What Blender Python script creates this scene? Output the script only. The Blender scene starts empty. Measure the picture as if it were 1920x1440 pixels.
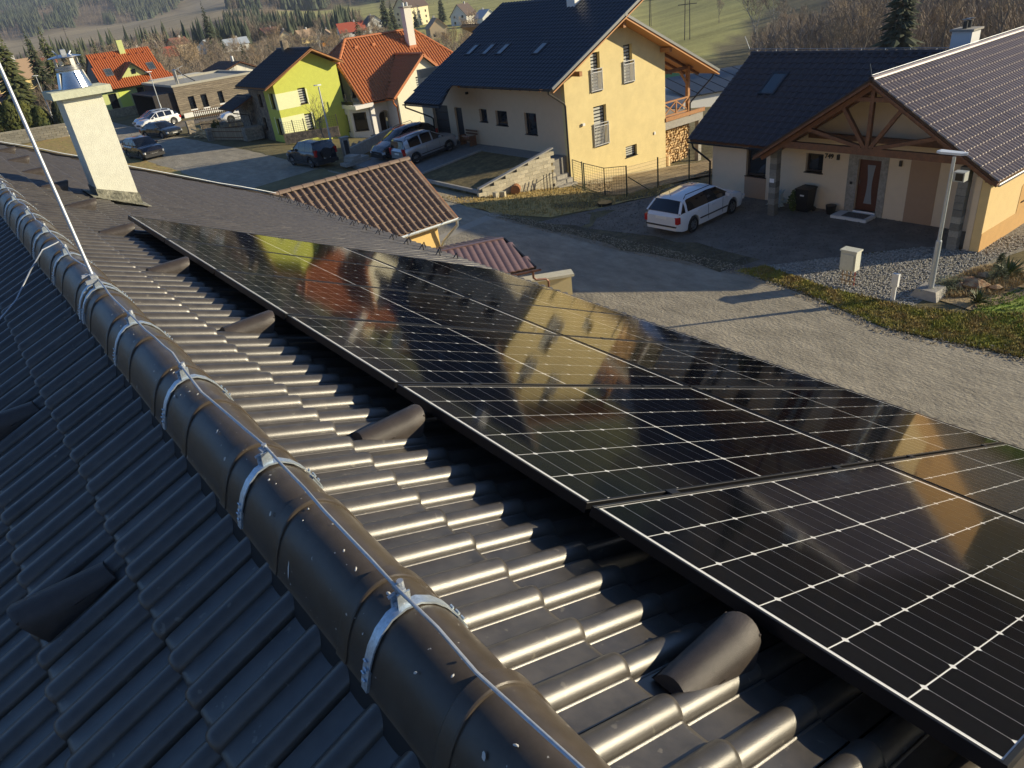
import bpy, bmesh, math, random
from mathutils import Vector, Matrix, Euler
rad = math.radians
SC = bpy.context.scene
COL = SC.collection
random.seed(7)

# ---------------------------------------------------------------- camera
CAM_LOC = (-1.14845, -0.15874, 1.41297)
cam_d = bpy.data.cameras.new('camera')
cam = bpy.data.objects.new('camera', cam_d)
COL.objects.link(cam)
CAM_M = Matrix(((0.77357207, 0.38415465, -0.5039955), (-0.62356421, 0.31970097, -0.7134136), (-0.1129333, 0.86615039, 0.48685683)))
cam.matrix_world = Matrix.Translation(CAM_LOC) @ CAM_M.to_4x4()
cam_d.sensor_width = 36.0
cam_d.lens = 36.0 * 1352.52 / 1920.0
cam_d.clip_start = 0.05
cam_d.clip_end = 9000
SC.camera = cam

# ---------------------------------------------------------------- light
SUN_EL = rad(17.5)
SUN_TRAVEL = rad(144.0)            # compass direction (from +X towards +Y) in which sunlight travels
world = bpy.data.worlds.new('World'); SC.world = world; world.use_nodes = True
wn = world.node_tree; wn.nodes.clear()
sky = wn.nodes.new('ShaderNodeTexSky'); sky.sky_type = 'NISHITA'; sky.sun_disc = False
sky.sun_elevation = SUN_EL
to_sun = Vector((-math.cos(SUN_TRAVEL), -math.sin(SUN_TRAVEL), 0))
sky.sun_rotation = math.atan2(to_sun.x, to_sun.y)
sky.air_density = 0.9; sky.dust_density = 0.1; sky.ozone_density = 6.0; sky.altitude = 500
bg = wn.nodes.new('ShaderNodeBackground'); bg.inputs['Strength'].default_value = 0.088
wo = wn.nodes.new('ShaderNodeOutputWorld')
wn.links.new(sky.outputs[0], bg.inputs[0]); wn.links.new(bg.outputs[0], wo.inputs[0])
sd = bpy.data.lights.new('sun', 'SUN'); sun = bpy.data.objects.new('sun', sd); COL.objects.link(sun)
sd.energy = 5.0; sd.angle = rad(0.53); sd.color = (1.0, 0.86, 0.60)
L = Vector((math.cos(SUN_EL) * math.cos(SUN_TRAVEL), math.cos(SUN_EL) * math.sin(SUN_TRAVEL), -math.sin(SUN_EL)))
sun.rotation_euler = L.to_track_quat('-Z', 'Y').to_euler()
sun.location = (30, -20, 30)
SC.view_settings.view_transform = 'Standard'; SC.view_settings.look = 'None'
SC.view_settings.gamma = 1.0; SC.view_settings.exposure = 0.62
SC.view_settings.use_curve_mapping = False
SC.render.engine = 'CYCLES'
SC.cycles.max_bounces = 6; SC.cycles.diffuse_bounces = 3; SC.cycles.glossy_bounces = 3
SC.cycles.transparent_max_bounces = 12; SC.cycles.volume_bounces = 0

# ---------------------------------------------------------------- materials
MATS = {}
def mat(name, col, rough=0.7, metal=0.0, spec=0.5, var=0.0, vscale=4.0, col2=None, detail=6, bump=0.0, bscale=60.0,
        obj_var=0.0, coat=0.0, speck=None, stretch=None, bdist=0.01):
    """principled material; colour = col mixed to col2 by noise, brightness varied by noise and per object"""
    if name in MATS: return MATS[name]
    m = bpy.data.materials.new(name); m.use_nodes = True; nt = m.node_tree; N = nt.nodes; Lk = nt.links
    b = N['Principled BSDF']
    b.inputs['Roughness'].default_value = rough; b.inputs['Metallic'].default_value = metal
    b.inputs['Specular IOR Level'].default_value = spec
    if coat: b.inputs['Coat Weight'].default_value = coat; b.inputs['Coat Roughness'].default_value = 0.05
    geo = N.new('ShaderNodeNewGeometry')
    pos = geo.outputs['Position']
    if stretch:
        mp = N.new('ShaderNodeMapping'); mp.inputs['Scale'].default_value = stretch; Lk.new(pos, mp.inputs[0]); pos = mp.outputs[0]
    src = None
    rgb = N.new('ShaderNodeRGB'); rgb.outputs[0].default_value = (*col, 1); src = rgb.outputs[0]
    if col2 or var:
        nz = N.new('ShaderNodeTexNoise'); nz.inputs['Scale'].default_value = vscale; nz.inputs['Detail'].default_value = detail
        nz.inputs['Roughness'].default_value = 0.6
        Lk.new(pos, nz.inputs['Vector'])
        if col2:
            rp = N.new('ShaderNodeValToRGB'); rp.color_ramp.elements[0].position = 0.38; rp.color_ramp.elements[1].position = 0.62
            rp.color_ramp.elements[0].color = (*col, 1); rp.color_ramp.elements[1].color = (*col2, 1)
            Lk.new(nz.outputs[0], rp.inputs[0]); src = rp.outputs[0]
        if var:
            nz2 = N.new('ShaderNodeTexNoise'); nz2.inputs['Scale'].default_value = vscale * 2.7; nz2.inputs['Detail'].default_value = detail
            nz2.inputs['Roughness'].default_value = 0.65; Lk.new(pos, nz2.inputs['Vector'])
            mr = N.new('ShaderNodeMapRange'); mr.inputs[1].default_value = 0.3; mr.inputs[2].default_value = 0.7
            mr.inputs[3].default_value = 1 - var; mr.inputs[4].default_value = 1 + var
            Lk.new(nz2.outputs[0], mr.inputs[0])
            mx = N.new('ShaderNodeVectorMath'); mx.operation = 'SCALE'; Lk.new(src, mx.inputs[0]); Lk.new(mr.outputs[0], mx.inputs['Scale']); src = mx.outputs[0]
    if obj_var:
        oi = N.new('ShaderNodeObjectInfo'); mr = N.new('ShaderNodeMapRange'); mr.inputs[3].default_value = 1 - obj_var; mr.inputs[4].default_value = 1 + obj_var
        Lk.new(oi.outputs['Random'], mr.inputs[0])
        mx = N.new('ShaderNodeVectorMath'); mx.operation = 'SCALE'; Lk.new(src, mx.inputs[0]); Lk.new(mr.outputs[0], mx.inputs['Scale']); src = mx.outputs[0]
    if speck:
        sc, thr, scol = speck
        vz = N.new('ShaderNodeTexNoise'); vz.inputs['Scale'].default_value = sc; vz.inputs['Detail'].default_value = 3; Lk.new(geo.outputs['Position'], vz.inputs['Vector'])
        gt = N.new('ShaderNodeMapRange'); gt.inputs[1].default_value = thr; gt.inputs[2].default_value = thr + 0.03; Lk.new(vz.outputs[0], gt.inputs[0])
        mm = N.new('ShaderNodeMix'); mm.data_type = 'RGBA'; Lk.new(gt.outputs[0], mm.inputs['Factor']); Lk.new(src, mm.inputs[6]); mm.inputs[7].default_value = (*scol, 1); src = mm.outputs[2]
    Lk.new(src, b.inputs['Base Color'])
    if bump:
        bz = N.new('ShaderNodeTexNoise'); bz.inputs['Scale'].default_value = bscale; bz.inputs['Detail'].default_value = 5; bz.inputs['Roughness'].default_value = 0.65
        Lk.new(pos, bz.inputs['Vector'])
        bp = N.new('ShaderNodeBump'); bp.inputs['Strength'].default_value = bump; bp.inputs['Distance'].default_value = bdist
        Lk.new(bz.outputs[0], bp.inputs['Height']); Lk.new(bp.outputs[0], b.inputs['Normal'])
    MATS[name] = m
    return m

# ---------------------------------------------------------------- mesh builder (world coordinates in, local mesh out)
class MB:
    def __init__(s): s.v = []; s.f = []
    def add(s, vs, fs):
        o = len(s.v); s.v += [tuple(p) for p in vs]; s.f += [tuple(i + o for i in f) for f in fs]; return s
    def box(s, c, d, rz=0.0, M=None):
        hx, hy, hz = d[0] / 2, d[1] / 2, d[2] / 2
        vs = [Vector((x * hx, y * hy, z * hz)) for z in (-1, 1) for y in (-1, 1) for x in (-1, 1)]
        R = M if M is not None else Matrix.Rotation(rz, 3, 'Z')
        vs = [R @ p + Vector(c) for p in vs]
        return s.add(vs, [(0, 2, 3, 1), (4, 5, 7, 6), (0, 1, 5, 4), (2, 6, 7, 3), (0, 4, 6, 2), (1, 3, 7, 5)])
    def bb(s, a, b):
        return s.box([(a[i] + b[i]) / 2 for i in range(3)], [abs(b[i] - a[i]) for i in range(3)])
    def beam(s, a, b, w, h, up=(0, 0, 1)):
        a = Vector(a); b = Vector(b); d = b - a; ln = d.length; d.normalize()
        sx = d.cross(Vector(up))
        if sx.length < 1e-4: sx = d.cross(Vector((1, 0, 0)))
        sx.normalize(); u = sx.cross(d)
        M = Matrix((sx, d, u)).transposed()
        return s.box((a + b) / 2, (w, ln, h), M=M)
    def prism(s, poly, n):
        """poly: coplanar points; extruded by vector n"""
        k = len(poly); n = Vector(n); a = [Vector(p) for p in poly]; b = [p + n for p in a]
        nn = Vector((0, 0, 0))
        for i in range(k): nn += (a[i] - a[0]).cross(a[(i + 1) % k] - a[0])
        fl = nn.dot(n) > 0
        fs = [tuple(reversed(range(k))) if fl else tuple(range(k)), tuple(range(k, 2 * k)) if fl else tuple(reversed(range(k, 2 * k)))]
        for i in range(k):
            j = (i + 1) % k
            fs.append((i, j, j + k, i + k) if fl else (j, i, i + k, j + k))
        return s.add(a + b, fs)
    def tube(s, pts, r, n=8, cap=True):
        P = [Vector(p) for p in pts]; rr = r if isinstance(r, (list, tuple)) else [r] * len(P)
        rings = []; u = None
        for i, p in enumerate(P):
            d = (P[min(i + 1, len(P) - 1)] - P[max(i - 1, 0)]).normalized()
            if u is None:
                u = d.cross(Vector((0, 0, 1)));
                if u.length < 1e-3: u = d.cross(Vector((1, 0, 0)))
            u = (u - d * u.dot(d)).normalized(); w = d.cross(u)
            rings.append([p + (u * math.cos(2 * math.pi * k / n) + w * math.sin(2 * math.pi * k / n)) * rr[i] for k in range(n)])
        vs = [q for R in rings for q in R]; fs = []
        for i in range(len(P) - 1):
            for k in range(n):
                a = i * n + k; b = i * n + (k + 1) % n; fs.append((a, b, b + n, a + n))
        if cap: fs.append(tuple(reversed(range(n)))); fs.append(tuple(range((len(P) - 1) * n, len(P) * n)))
        return s.add(vs, fs)
    def cyl(s, a, b, r, n=12, r2=None): return s.tube([a, b], [r, r if r2 is None else r2], n)
    def quad(s, *p): return s.add(p, [tuple(range(len(p)))])
    def grid(s, rows, flip=False):
        k = len(rows[0]); vs = [p for r in rows for p in r]; fs = []
        for i in range(len(rows) - 1):
            for j in range(k - 1):
                a = i * k + j; q = (a, a + 1, a + 1 + k, a + k); fs.append(q[::-1] if flip else q)
        return s.add(vs, fs)
    def mesh(s, name, material, off=(0, 0, 0), smooth=None):
        me = bpy.data.meshes.new(name); o = Vector(off)
        me.from_pydata([Vector(p) - o for p in s.v], [], s.f); me.update()
        if material: me.materials.append(material)
        if smooth is not None:
            me.polygons.foreach_set('use_smooth', [True] * len(me.polygons))
            me.set_sharp_from_angle(angle=rad(smooth))
        return me
    def build(s, name, material, parent=None, smooth=None, **tags):
        off = root_loc(parent)
        me = s.mesh(name, material, off, smooth)
        o = bpy.data.objects.new(name, me); COL.objects.link(o)
        if parent: o.parent = parent
        for k, v in tags.items(): o[k] = v
        return o
def root_loc(o):
    p = Vector((0, 0, 0))
    while o is not None: p += o.location; o = o.parent
    return p
def thing(name, label, cat, loc=(0, 0, 0), rz=0.0, group=None):
    o = bpy.data.objects.new(name, None); o.empty_display_size = 0.2; COL.objects.link(o)
    o.location = loc; o.rotation_euler = (0, 0, rz); o['label'] = label; o['category'] = cat
    if group: o['group'] = group
    return o
def tag(o, label, cat, group=None):
    o['label'] = label; o['category'] = cat
    if group: o['group'] = group
    return o
def inst(name, me, M, parent):
    """object sharing mesh data, at world matrix M below an unrotated parent"""
    o = bpy.data.objects.new(name, me); COL.objects.link(o); o.parent = parent
    o.matrix_local = Matrix.Translation(-root_loc(parent)) @ M
    return o
def copy_tree(o, parent=None):
    c = o.copy(); COL.objects.link(c); c.parent = parent
    for ch in o.children: copy_tree(ch, c)
    return c
def one(name, mb, m, label, cat, group=None, loc=None, smooth=None):
    """a thing that is one mesh, origin at loc"""
    off = loc or (0, 0, 0)
    me = mb.mesh(name, m, off, smooth); o = bpy.data.objects.new(name, me); COL.objects.link(o); o.location = off
    return tag(o, label, cat, group)
def structure(name, mb, m, smooth=None):
    o = mb.build(name, m, None, smooth); o['kind'] = 'structure'; return o
G = -8.3
CAMV = Vector(CAM_LOC)
VIEW_M = (Matrix.Translation(CAM_LOC) @ CAM_M.to_4x4()).inverted()
def seen(p, m=0.12):
    q = VIEW_M @ Vector(p)
    if q.z > -0.05: return False
    f = 1352.52 / 960.0
    return abs(q.x / -q.z * f) < 1 + m and abs(q.y / -q.z * f) < 0.75 + m
# ================================================================ OWN HOUSE: roof with concrete tiles
TH = 0.42664707; CT = math.cos(TH); ST = math.sin(TH)
def rs(s, y, h): return Vector((s * CT + h * ST, y, -s * ST + h * CT))      # right slope: distance down slope, along ridge, height above glass plane
RX = -0.74
def ls(s, y, h):                                                           # left slope, s from the ridge
    top = 0.194
    return Vector((RX - s * CT - h * ST, y, top - s * ST + h * CT))
m_tile = mat('roof_tile_brown', (0.062, 0.054, 0.044), 0.345, spec=0.85, var=0.32, vscale=6, bump=0.25, bscale=420, obj_var=0.14, bdist=0.002,
             speck=(30, 0.68, (0.13, 0.115, 0.09)))
m_vent = mat('vent_tile_brown', (0.06, 0.048, 0.040), 0.42, spec=0.5, var=0.2, vscale=12, bump=0.5, bscale=520, bdist=0.003)
m_ridge = mat('ridge_tile_brown', (0.070, 0.056, 0.042), 0.31, spec=0.5, var=0.2, vscale=7, bump=0.25, bscale=700, obj_var=0.08, bdist=0.0015,
              speck=(55, 0.715, (0.5, 0.47, 0.42)))
m_plaster_cream = mat('cream_plaster', (0.62, 0.58, 0.42), 0.9, var=0.06, vscale=2, bump=0.3, bscale=120)
m_alu = mat('galvanised_wire', (0.50, 0.53, 0.56), 0.5, metal=0.6, var=0.15, vscale=30)
m_steel = mat('stainless_steel', (0.62, 0.62, 0.60), 0.27, metal=1.0, var=0.05, vscale=8)
m_black = mat('black_metal', (0.012, 0.012, 0.014), 0.4)
m_mortar = mat('mortar_grey', (0.22, 0.21, 0.19), 0.9, var=0.3, vscale=20, bump=0.5, bscale=80)

house = thing('tiled_roof_house', 'house in the foreground whose dark brown ribbed tile roof carries the solar panels', 'house', (2.0, 6.0, G))
GAUGE = 0.32; WAVE = 0.14885; TW = 2 * WAVE
def tile_profile(k):          # k in 0..1 across one tile (two waves): height of the surface
    w = (k * 2) % 1.0
    if w < 0.50: return 0.031 * max(0.0, math.sin(math.pi * w / 0.50)) ** 0.58
    if w < 0.56: return 0.0032 * math.sin(math.pi * (w - 0.50) / 0.06)
    return -0.0018 * math.sin(math.pi * (w - 0.56) / 0.44)
def tile_mesh(name, fine=True):
    one_ = [.004, .02, .045, .085, .14, .20, .26, .32, .38, .43, .465, .488, .50, .513, .53, .547, .56, .70, .85, .995] if fine else [.004, .06, .16, .26, .38, .46, .50, .53, .56, .78, .995]
    ks = [q / 2 for q in one_] + [.5 + q / 2 for q in one_]
    mb = MB(); rows = []
    # local frame: x across (0..TW), y down slope (0..GAUGE+), z up
    for (d, dz) in ((-0.03, -0.010), (GAUGE - 0.018, 0.012), (GAUGE - 0.004, 0.0105), (GAUGE + 0.003, 0.004), (GAUGE + 0.003, -0.018)):
        rows.append([(0.0015 + k * (TW - 0.005), d, tile_profile(k) + dz - (0.012 if k < .003 and fine else 0)) for k in ks])
    mb.grid(rows, flip=True)
    return mb
def tile_matrix(slope, s, y, h=-0.150):
    if slope == 'R':
        o = rs(s, y, h); ex = Vector((0, -1, 0)); ey = Vector((CT, 0, -ST)); ez = Vector((ST, 0, CT)); o = o + Vector((0, TW - .47 * WAVE, 0))
    else:
        o = ls(s, y + .47 * WAVE, h + 0.15 - 0.03); ex = Vector((0, 1, 0)); ey = Vector((-CT, 0, -ST)); ez = Vector((-ST, 0, CT))
    M = Matrix.Identity(4)
    for i in range(3): M[i][0] = ex[i]; M[i][1] = ey[i]; M[i][2] = ez[i]; M[i][3] = o[i]
    return M
tm_fine = tile_mesh('roof_tile'); me_tile = tm_fine.mesh('roof_tile', m_tile, smooth=38)
tm_coarse = tile_mesh('roof_tile', False)
cands = []
Y0R = 3.118 - 0.115; YEND = 15.5
for slope in 'RL':
    smax = 5.15 if slope == 'R' else 5.4
    s0 = -0.343 if slope == 'R' else 0.47
    c = -1 if slope == 'R' else -1
    while True:
        s = s0 + c * GAUGE
        if s > smax - 0.15: break
        for k in range(-22, 44):
            y = Y0R + k * TW
            if y < -3.2 or y > YEND - 0.1: continue
            if slope == 'R' and 0.15 < s < 3.75 and 0.35 < y < 6.4 - TW: continue     # below the panels, never visible
            if slope == 'R' and 9.0 < y + TW / 2 < 9.75 and 0.14 < s + GAUGE / 2 < 0.66: continue
            M = tile_matrix(slope, s, y)
            ctr = M @ Vector((TW / 2, GAUGE / 2, 0.03))
            vis = seen(ctr)
            if vis and slope == 'R' and -0.05 < s < 4.1 and 0.1 < y < 6.8: vis = False
            if vis and slope == 'L':      # back faces / hidden by the ridge
                vis = True
            cands.append((0 if vis else 1, (ctr - CAMV).length, M, s0 + (c) * GAUGE))
        c += 1
cands.sort(key=lambda t: (t[0], t[1]))
for vis, d, M, _ in cands[:300]:
    j = Matrix.Translation((random.uniform(-.001, .001), random.uniform(-.003, .003), random.uniform(0, .0015))) @ Matrix.Rotation(rad(random.uniform(-.25, .25)), 4, 'X')
    inst('roof_tile', me_tile, M @ j, house)
mb = MB()
for vis, d, M, _ in cands[300:]:
    j = Matrix.Translation((0, random.uniform(-.003, .003), random.uniform(-.001, .002)))
    MM = M @ j
    mb.add([MM @ Vector(p) for p in tm_coarse.v], tm_coarse.f)
far_tiles = mb.build('roof_tile_field', m_tile, house, smooth=38, kind='stuff')
# roof deck under the tiles (dark underlay), walls
mb = MB()
mb.prism([rs(-0.84, -3.2, -0.185), rs(5.12, -3.2, -0.185), rs(5.12, 15.5, -0.185), rs(-0.84, 15.5, -0.185)], rs(0, 0, -0.12) - rs(0, 0, 0))
a = Vector((0, 0, 0))
mb.prism([ls(0.0, -3.2, -0.07), ls(0.0, 15.5, -0.07), ls(5.5, 15.5, -0.07), ls(5.5, -3.2, -0.07)], ls(0, 0, -0.12) - ls(0, 0, 0))
mb.build('roof_deck', mat('underlay_dark', (0.02, 0.018, 0.016), 0.9), house)
mb = MB()
xe = rs(4.7, 0, 0).x; xw = ls(4.9, 0, 0).x
zr = 0.0
poly = [(xw, -2.9, G), (xe, -2.9, G), (xe, -2.9, rs(4.7, 0, -0.32).z), (RX, -2.9, -0.2), (xw, -2.9, ls(4.9, 0, -0.2).z)]
mb.prism(poly, (0, 17.8, 0))
mb.build('wall', mat('own_house_wall', (0.62, 0.50, 0.26), 0.9, var=0.05, vscale=2), house)
# barge boards on the far verge, gutter at the eave, lightning wire on the verge
mb = MB(); mb.beam(rs(-0.8, 15.53, -0.16), rs(5.15, 15.53, -0.16), 0.04, 0.16, up=(ST, 0, CT)); mb.beam(ls(0, 15.53, -0.03), ls(5.4, 15.53, -0.03), 0.04, 0.16)
mb.build('verge_board', mat('dark_brown_sheet', (0.035, 0.027, 0.022), 0.5), house)
def gutter(a, b, r=0.07, n=8, t=0.006, side=Vector((0, 0, 1))):
    a = Vector(a); b = Vector(b); d = (b - a).normalized(); u = d.cross(Vector((0, 0, 1))).normalized()
    rows = []
    for p in (a, b):
        row = [p + u * math.cos(math.pi * k / n) * r - Vector((0, 0, 1)) * math.sin(math.pi * k / n) * r for k in range(n + 1)]
        row += [p + u * math.cos(math.pi * k / n) * (r - t) - Vector((0, 0, 1)) * math.sin(math.pi * k / n) * (r - t) for k in range(n, -1, -1)]
        rows.append(row)
    mb = MB(); mb.grid(rows)
    for p, w in ((a, -1), (b, 1)):
        mb.add([p + u * math.cos(math.pi * k / n) * r - Vector((0, 0, 1)) * math.sin(math.pi * k / n) * r for k in range(n + 1)], [tuple(range(n + 1))])
    return mb
e = rs(5.17, 0, -0.2)
gutter((e.x + 0.05, -3.2, e.z), (e.x + 0.05, 15.5, e.z)).build('gutter', mat('brown_gutter', (0.05, 0.035, 0.028), 0.4), house)
# ridge caps
me_cap = None
prof = [(-.128, .0), (-.122, .012), (-.108, .052), (-.088, .093), (-.064, .124), (-.034, .146), (0, .153), (.034, .146), (.064, .124), (.088, .093), (.108, .052), (.122, .012), (.128, .0)]
def dense(pf, n=5):
    out = []
    for i in range(len(pf) - 1):
        p0 = pf[max(i - 1, 0)]; p1 = pf[i]; p2 = pf[i + 1]; p3 = pf[min(i + 2, len(pf) - 1)]
        for k in range(n):
            t = k / n; out.append(tuple(.5 * (2 * p1[c] + (p2[c] - p0[c]) * t + (2 * p0[c] - 5 * p1[c] + 4 * p2[c] - p3[c]) * t * t + (3 * p1[c] - p0[c] - 3 * p2[c] + p3[c]) * t ** 3) for c in (0, 1)))
    return out + [pf[-1]]
profd = dense(prof, 3)
mb = MB(); rows = []
for (y, sc_, dz) in ((-0.002, 0.965, -0.006), (0.015, .97, -.004), (0.20, 0.985, 0.0), (0.368, 1.00, 0.001), (0.3685, 1.018, 0.0045), (0.372, 1.026, 0.006), (0.408, 1.03, 0.007), (0.412, 1.02, 0.004), (0.412, 0.93, -0.012)):
    rows.append([(x * sc_, y, z * sc_ + dz) for x, z in profd])
mb.grid(rows)
me_cap = mb.mesh('ridge_tile', m_ridge, smooth=24)
CAPP = 0.39
y = 0.64 - CAPP * 9 + 0.0
while y < 15.45:
    M = Matrix.Translation((RX + random.uniform(-.002, .002), y, 0.140 + random.uniform(-.002, .002))) @ Matrix.Rotation(rad(random.uniform(-.5, .5)), 4, 'Z')
    inst('ridge_tile', me_cap, M, house); y += CAPP
# bird droppings and grit stuck to the caps
m_drop = mat('dropping_white', (.62, .60, .54), .8)
def cap_z(dx):
    dx = abs(dx)
    for (x1, z1), (x2, z2) in zip(prof[6:], prof[7:]):
        if dx <= x2: return .140 + z1 + (z2 - z1) * (dx - x1) / (x2 - x1)
    return .14
rnd_ = random.Random(17)
for k in range(46):
    yy = .25 + 3.2 * rnd_.random() ** 1.6; dx = rnd_.gauss(-.035, .035); s_ = rnd_.uniform(.0018, .0048)
    n_ = 7; ph = rnd_.uniform(0, 6); st_ = rnd_.uniform(1, 2.4); pts = []
    for i in range(n_):
        a_ = 2 * math.pi * i / n_; u_, v_ = math.cos(a_) * s_ * st_ * rnd_.uniform(.6, 1.2), math.sin(a_) * s_ * rnd_.uniform(.6, 1.2)
        ux, vy = u_ * math.cos(ph) - v_ * math.sin(ph), u_ * math.sin(ph) + v_ * math.cos(ph); pts.append((RX + dx + ux, yy + vy, cap_z(dx + ux) * 1.0 + .0045))
    c_ = (RX + dx, yy, cap_z(dx) + .0065); mb = MB(); mb.add(pts + [c_], [(i, (i + 1) % n_, n_) for i in range(n_)]); mb.build('bird_dropping', m_drop, house)
# mortar / comb strip below the caps
mb = MB()
for sgn in (-1, 1):
    mb.beam((RX + sgn * 0.085, -3.2, 0.135), (RX + sgn * 0.085, 15.45, 0.135), 0.03, 0.05)
mb.build('ridge_seal', m_mortar if False else mat('ridge_seal_dark', (0.03, 0.026, 0.024), 0.9, var=0.3, vscale=30, bump=.6, bscale=90), house)
# vent tiles: hood rising down the slope, closed by a slotted mouth
def vent_mesh():
    mb = MB(); rows = []; n = 10
    for t in (0.0, 0.08, 0.25, 0.5, 0.75, 0.95, 1.0):
        y_ = 0.045 + 0.245 * t; r = 0.051 + 0.010 * t - (0.004 if t == 1.0 else 0); hc = -0.046 + 0.104 * t - (0.003 if t == 1.0 else 0)
        row = [(r * 1.04, y_, -0.03), (r * 1.02, y_, max(-0.03, hc * .6))]
        row += [(r * math.cos(math.pi * k / n), y_ - 0.0, max(-0.03, hc + r * math.sin(math.pi * k / n))) for k in range(n + 1)]
        row += [(-r * 1.02, y_, max(-0.03, hc * .6)), (-r * 1.04, y_, -0.03)]
        rows.append(row)
    mb.grid(rows); mb.add(rows[0], [tuple(range(len(rows[0])))])
    e_ = rows[-1]; rim = [(x * .90, y - .000, z * .93) for x, y, z in e_]; inn = [(x * .90, y - .03, z * .93) for x, y, z in e_]
    mb.grid([e_, rim]); mb.grid([rim, inn]); mb.add(inn, [tuple(reversed(range(len(inn))))])
    for k in range(5): mb.box((0, 0.285, -.01 + .024 * k), (.10, .008, .008))
    return mb
me_vent = vent_mesh().mesh('vent_tile', m_vent, smooth=50)
for k in range(10):
    y = 0.555 + 10 * WAVE * k
    for slope, s in (('R', -0.335), ('L', 0.475)):
        if y > 15.2: continue
        M = tile_matrix(slope, s, y, -0.135)
        M2 = M @ Matrix.Translation((TW - .47 * WAVE if slope == 'R' else -.47 * WAVE, 0, 0))
        inst('vent_tile', me_vent, M2 @ Matrix.Translation((0, 0.0, 0.018)), house)
# snow guards: black bent straps near the eave
mb = MB()
mb.beam((0, 0, 0), (0, 0.30, 0.0), 0.022, 0.004); mb.beam((0, 0.30, 0), (0, 0.335, 0.08), 0.02, 0.005); mb.beam((0, 0.335, 0.08), (0, 0.38, 0.0), 0.02, 0.005)
me_sg = mb.mesh('snow_guard', m_black)
for i in range(15):
    yy = 14.6 - i * TW * 1.5
    for s_ in (4.42, 4.74):
        M = tile_matrix('R', s_ - 0.30, yy + (0.22 if s_ < 4.4 else 0), -0.112)
        inst('snow_guard', me_sg, M, house)
# chips of red clay tile poking from under the ridge
m_red = mat('red_clay', (0.35, 0.09, 0.04), 0.8)
mb = MB(); mb.box(rs(-0.668, 0.80, -0.105), (0.012, 0.05, 0.02)); mb.build('clay_chip', m_red, house); mb = MB(); mb.box(rs(-0.668, 1.15, -0.105), (0.012, 0.02, 0.014)); mb.build('clay_chip', m_red, house)

# ---------------------------------------------------------------- chimney on the roof
ch = thing('chimney', 'cream plastered chimney with a concrete slab and steel cowl on the brown roof', 'chimney', (0.35, 9.3, -0.4))
CX0, CX1, CY0, CY1 = 0.165, 0.56, 9.2, 9.62
mb = MB(); mb.bb((CX0, CY0, -0.9), (CX1, CY1, 0.845)); mb.build('stack', mat('chimney_plaster', (0.74, 0.73, 0.60), 0.92, var=0.07, vscale=5, bump=0.6, bscale=90, bdist=.01), ch)
mb = MB(); mb.prism([(CX0 - .09, CY0 - .09, .845), (CX1 + .10, CY0 - .09, .845), (CX1 + .10, CY1 + .09, .845), (CX0 - .09, CY1 + .09, .845)], (0, 0, .07))
mb.prism([(CX0 - .09, CY0 - .09, .915), (CX1 + .10, CY0 - .09, .915), (CX1 + .10, CY1 + .09, .915), (CX0 - .09, CY1 + .09, .915)], (0, 0, .005))
mb.build('cap_slab', mat('chimney_slab', (0.58, 0.60, 0.45), 0.9, var=0.1, vscale=8, bump=.4, bscale=70), ch)
m_flash = mat('lead_flashing', (0.13, 0.13, 0.10), 0.65, var=0.45, vscale=14, col2=(0.30, 0.29, 0.22), bump=1.0, bscale=30, bdist=0.02)
mb = MB()
za = rs(CX0 / CT, 0, -0.10).z; zb = rs(CX1 / CT, 0, -0.10).z
mb.prism([(CX0 - .012, CY0 - .012, za - .1), (CX1 + .012, CY0 - .012, zb - .1), (CX1 + .012, CY0 - .012, zb + .10), (CX0 - .012, CY0 - .012, za + .07)], (0, CY1 - CY0 + .024, 0))
c0 = rs(CX0 / CT - .04, 0, -.108); c1 = rs(CX1 / CT + .12, 0, -.108)
mb.prism([(c0.x, CY0 - .14, c0.z), (c1.x, CY0 - .14, c1.z), (c1.x, CY1 + .12, c1.z), (c0.x, CY1 + .12, c0.z)], (0, 0, .01))
mb.build('flashing', m_flash, ch)
CC = Vector(((CX0 + CX1) / 2 + .01, (CY0 + CY1) / 2, 0))
def lathe(mb, prof, c, n=24):
    rows = [[(c[0] + r * math.cos(2 * math.pi * k / n), c[1] + r * math.sin(2 * math.pi * k / n), c[2] + z) for k in range(n + 1)] for r, z in prof]
    return mb.grid(rows)
mb = MB(); lathe(mb, [(.168, .923), (.162, .945), (.118, 1.075), (.118, 1.095), (.130, 1.10), (.130, 1.12), (.124, 1.123), (.124, 1.145), (.116, 1.15)], CC)
cowl = mb.build('cowl', m_steel, ch, smooth=40)
mb = MB()
for k in range(4):
    mb = MB(); an = rad(20 + 90 * k); u = Vector((math.cos(an), math.sin(an), 0)); w = Vector((-u.y, u.x, 0))
    mb.beam(CC + u * .170 + Vector((0, 0, .925)), CC + u * .130 + Vector((0, 0, 1.085)), .05, .012, up=u)
    mb.beam(CC + u * .120 + Vector((0, 0, 1.13)), CC + u * .120 + Vector((0, 0, 1.225)), .045, .004, up=u)
    mb.build('bracket', m_steel, ch)
mb = MB(); lathe(mb, [(.165, 1.225), (.163, 1.230), (.08, 1.248), (.0, 1.256)], CC); lathe(mb, [(.0, 1.228), (.165, 1.225)], CC)
mb.build('rain_hat', m_steel, ch, smooth=40)
mb = MB(); mb.beam(CC + Vector((-.05, 0, 1.24)), CC + Vector((-.09, .02, 1.30)), .02, .01); mb.beam(CC + Vector((.0, -.02, 1.24)), CC + Vector((.0, -.03, 1.30)), .05, .03); mb.beam(CC + Vector((0.04, 0, 1.24)), CC + Vector((.08, .02, 1.28)), .02, .01)
mb.build('clamp', m_alu, ch)

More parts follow.
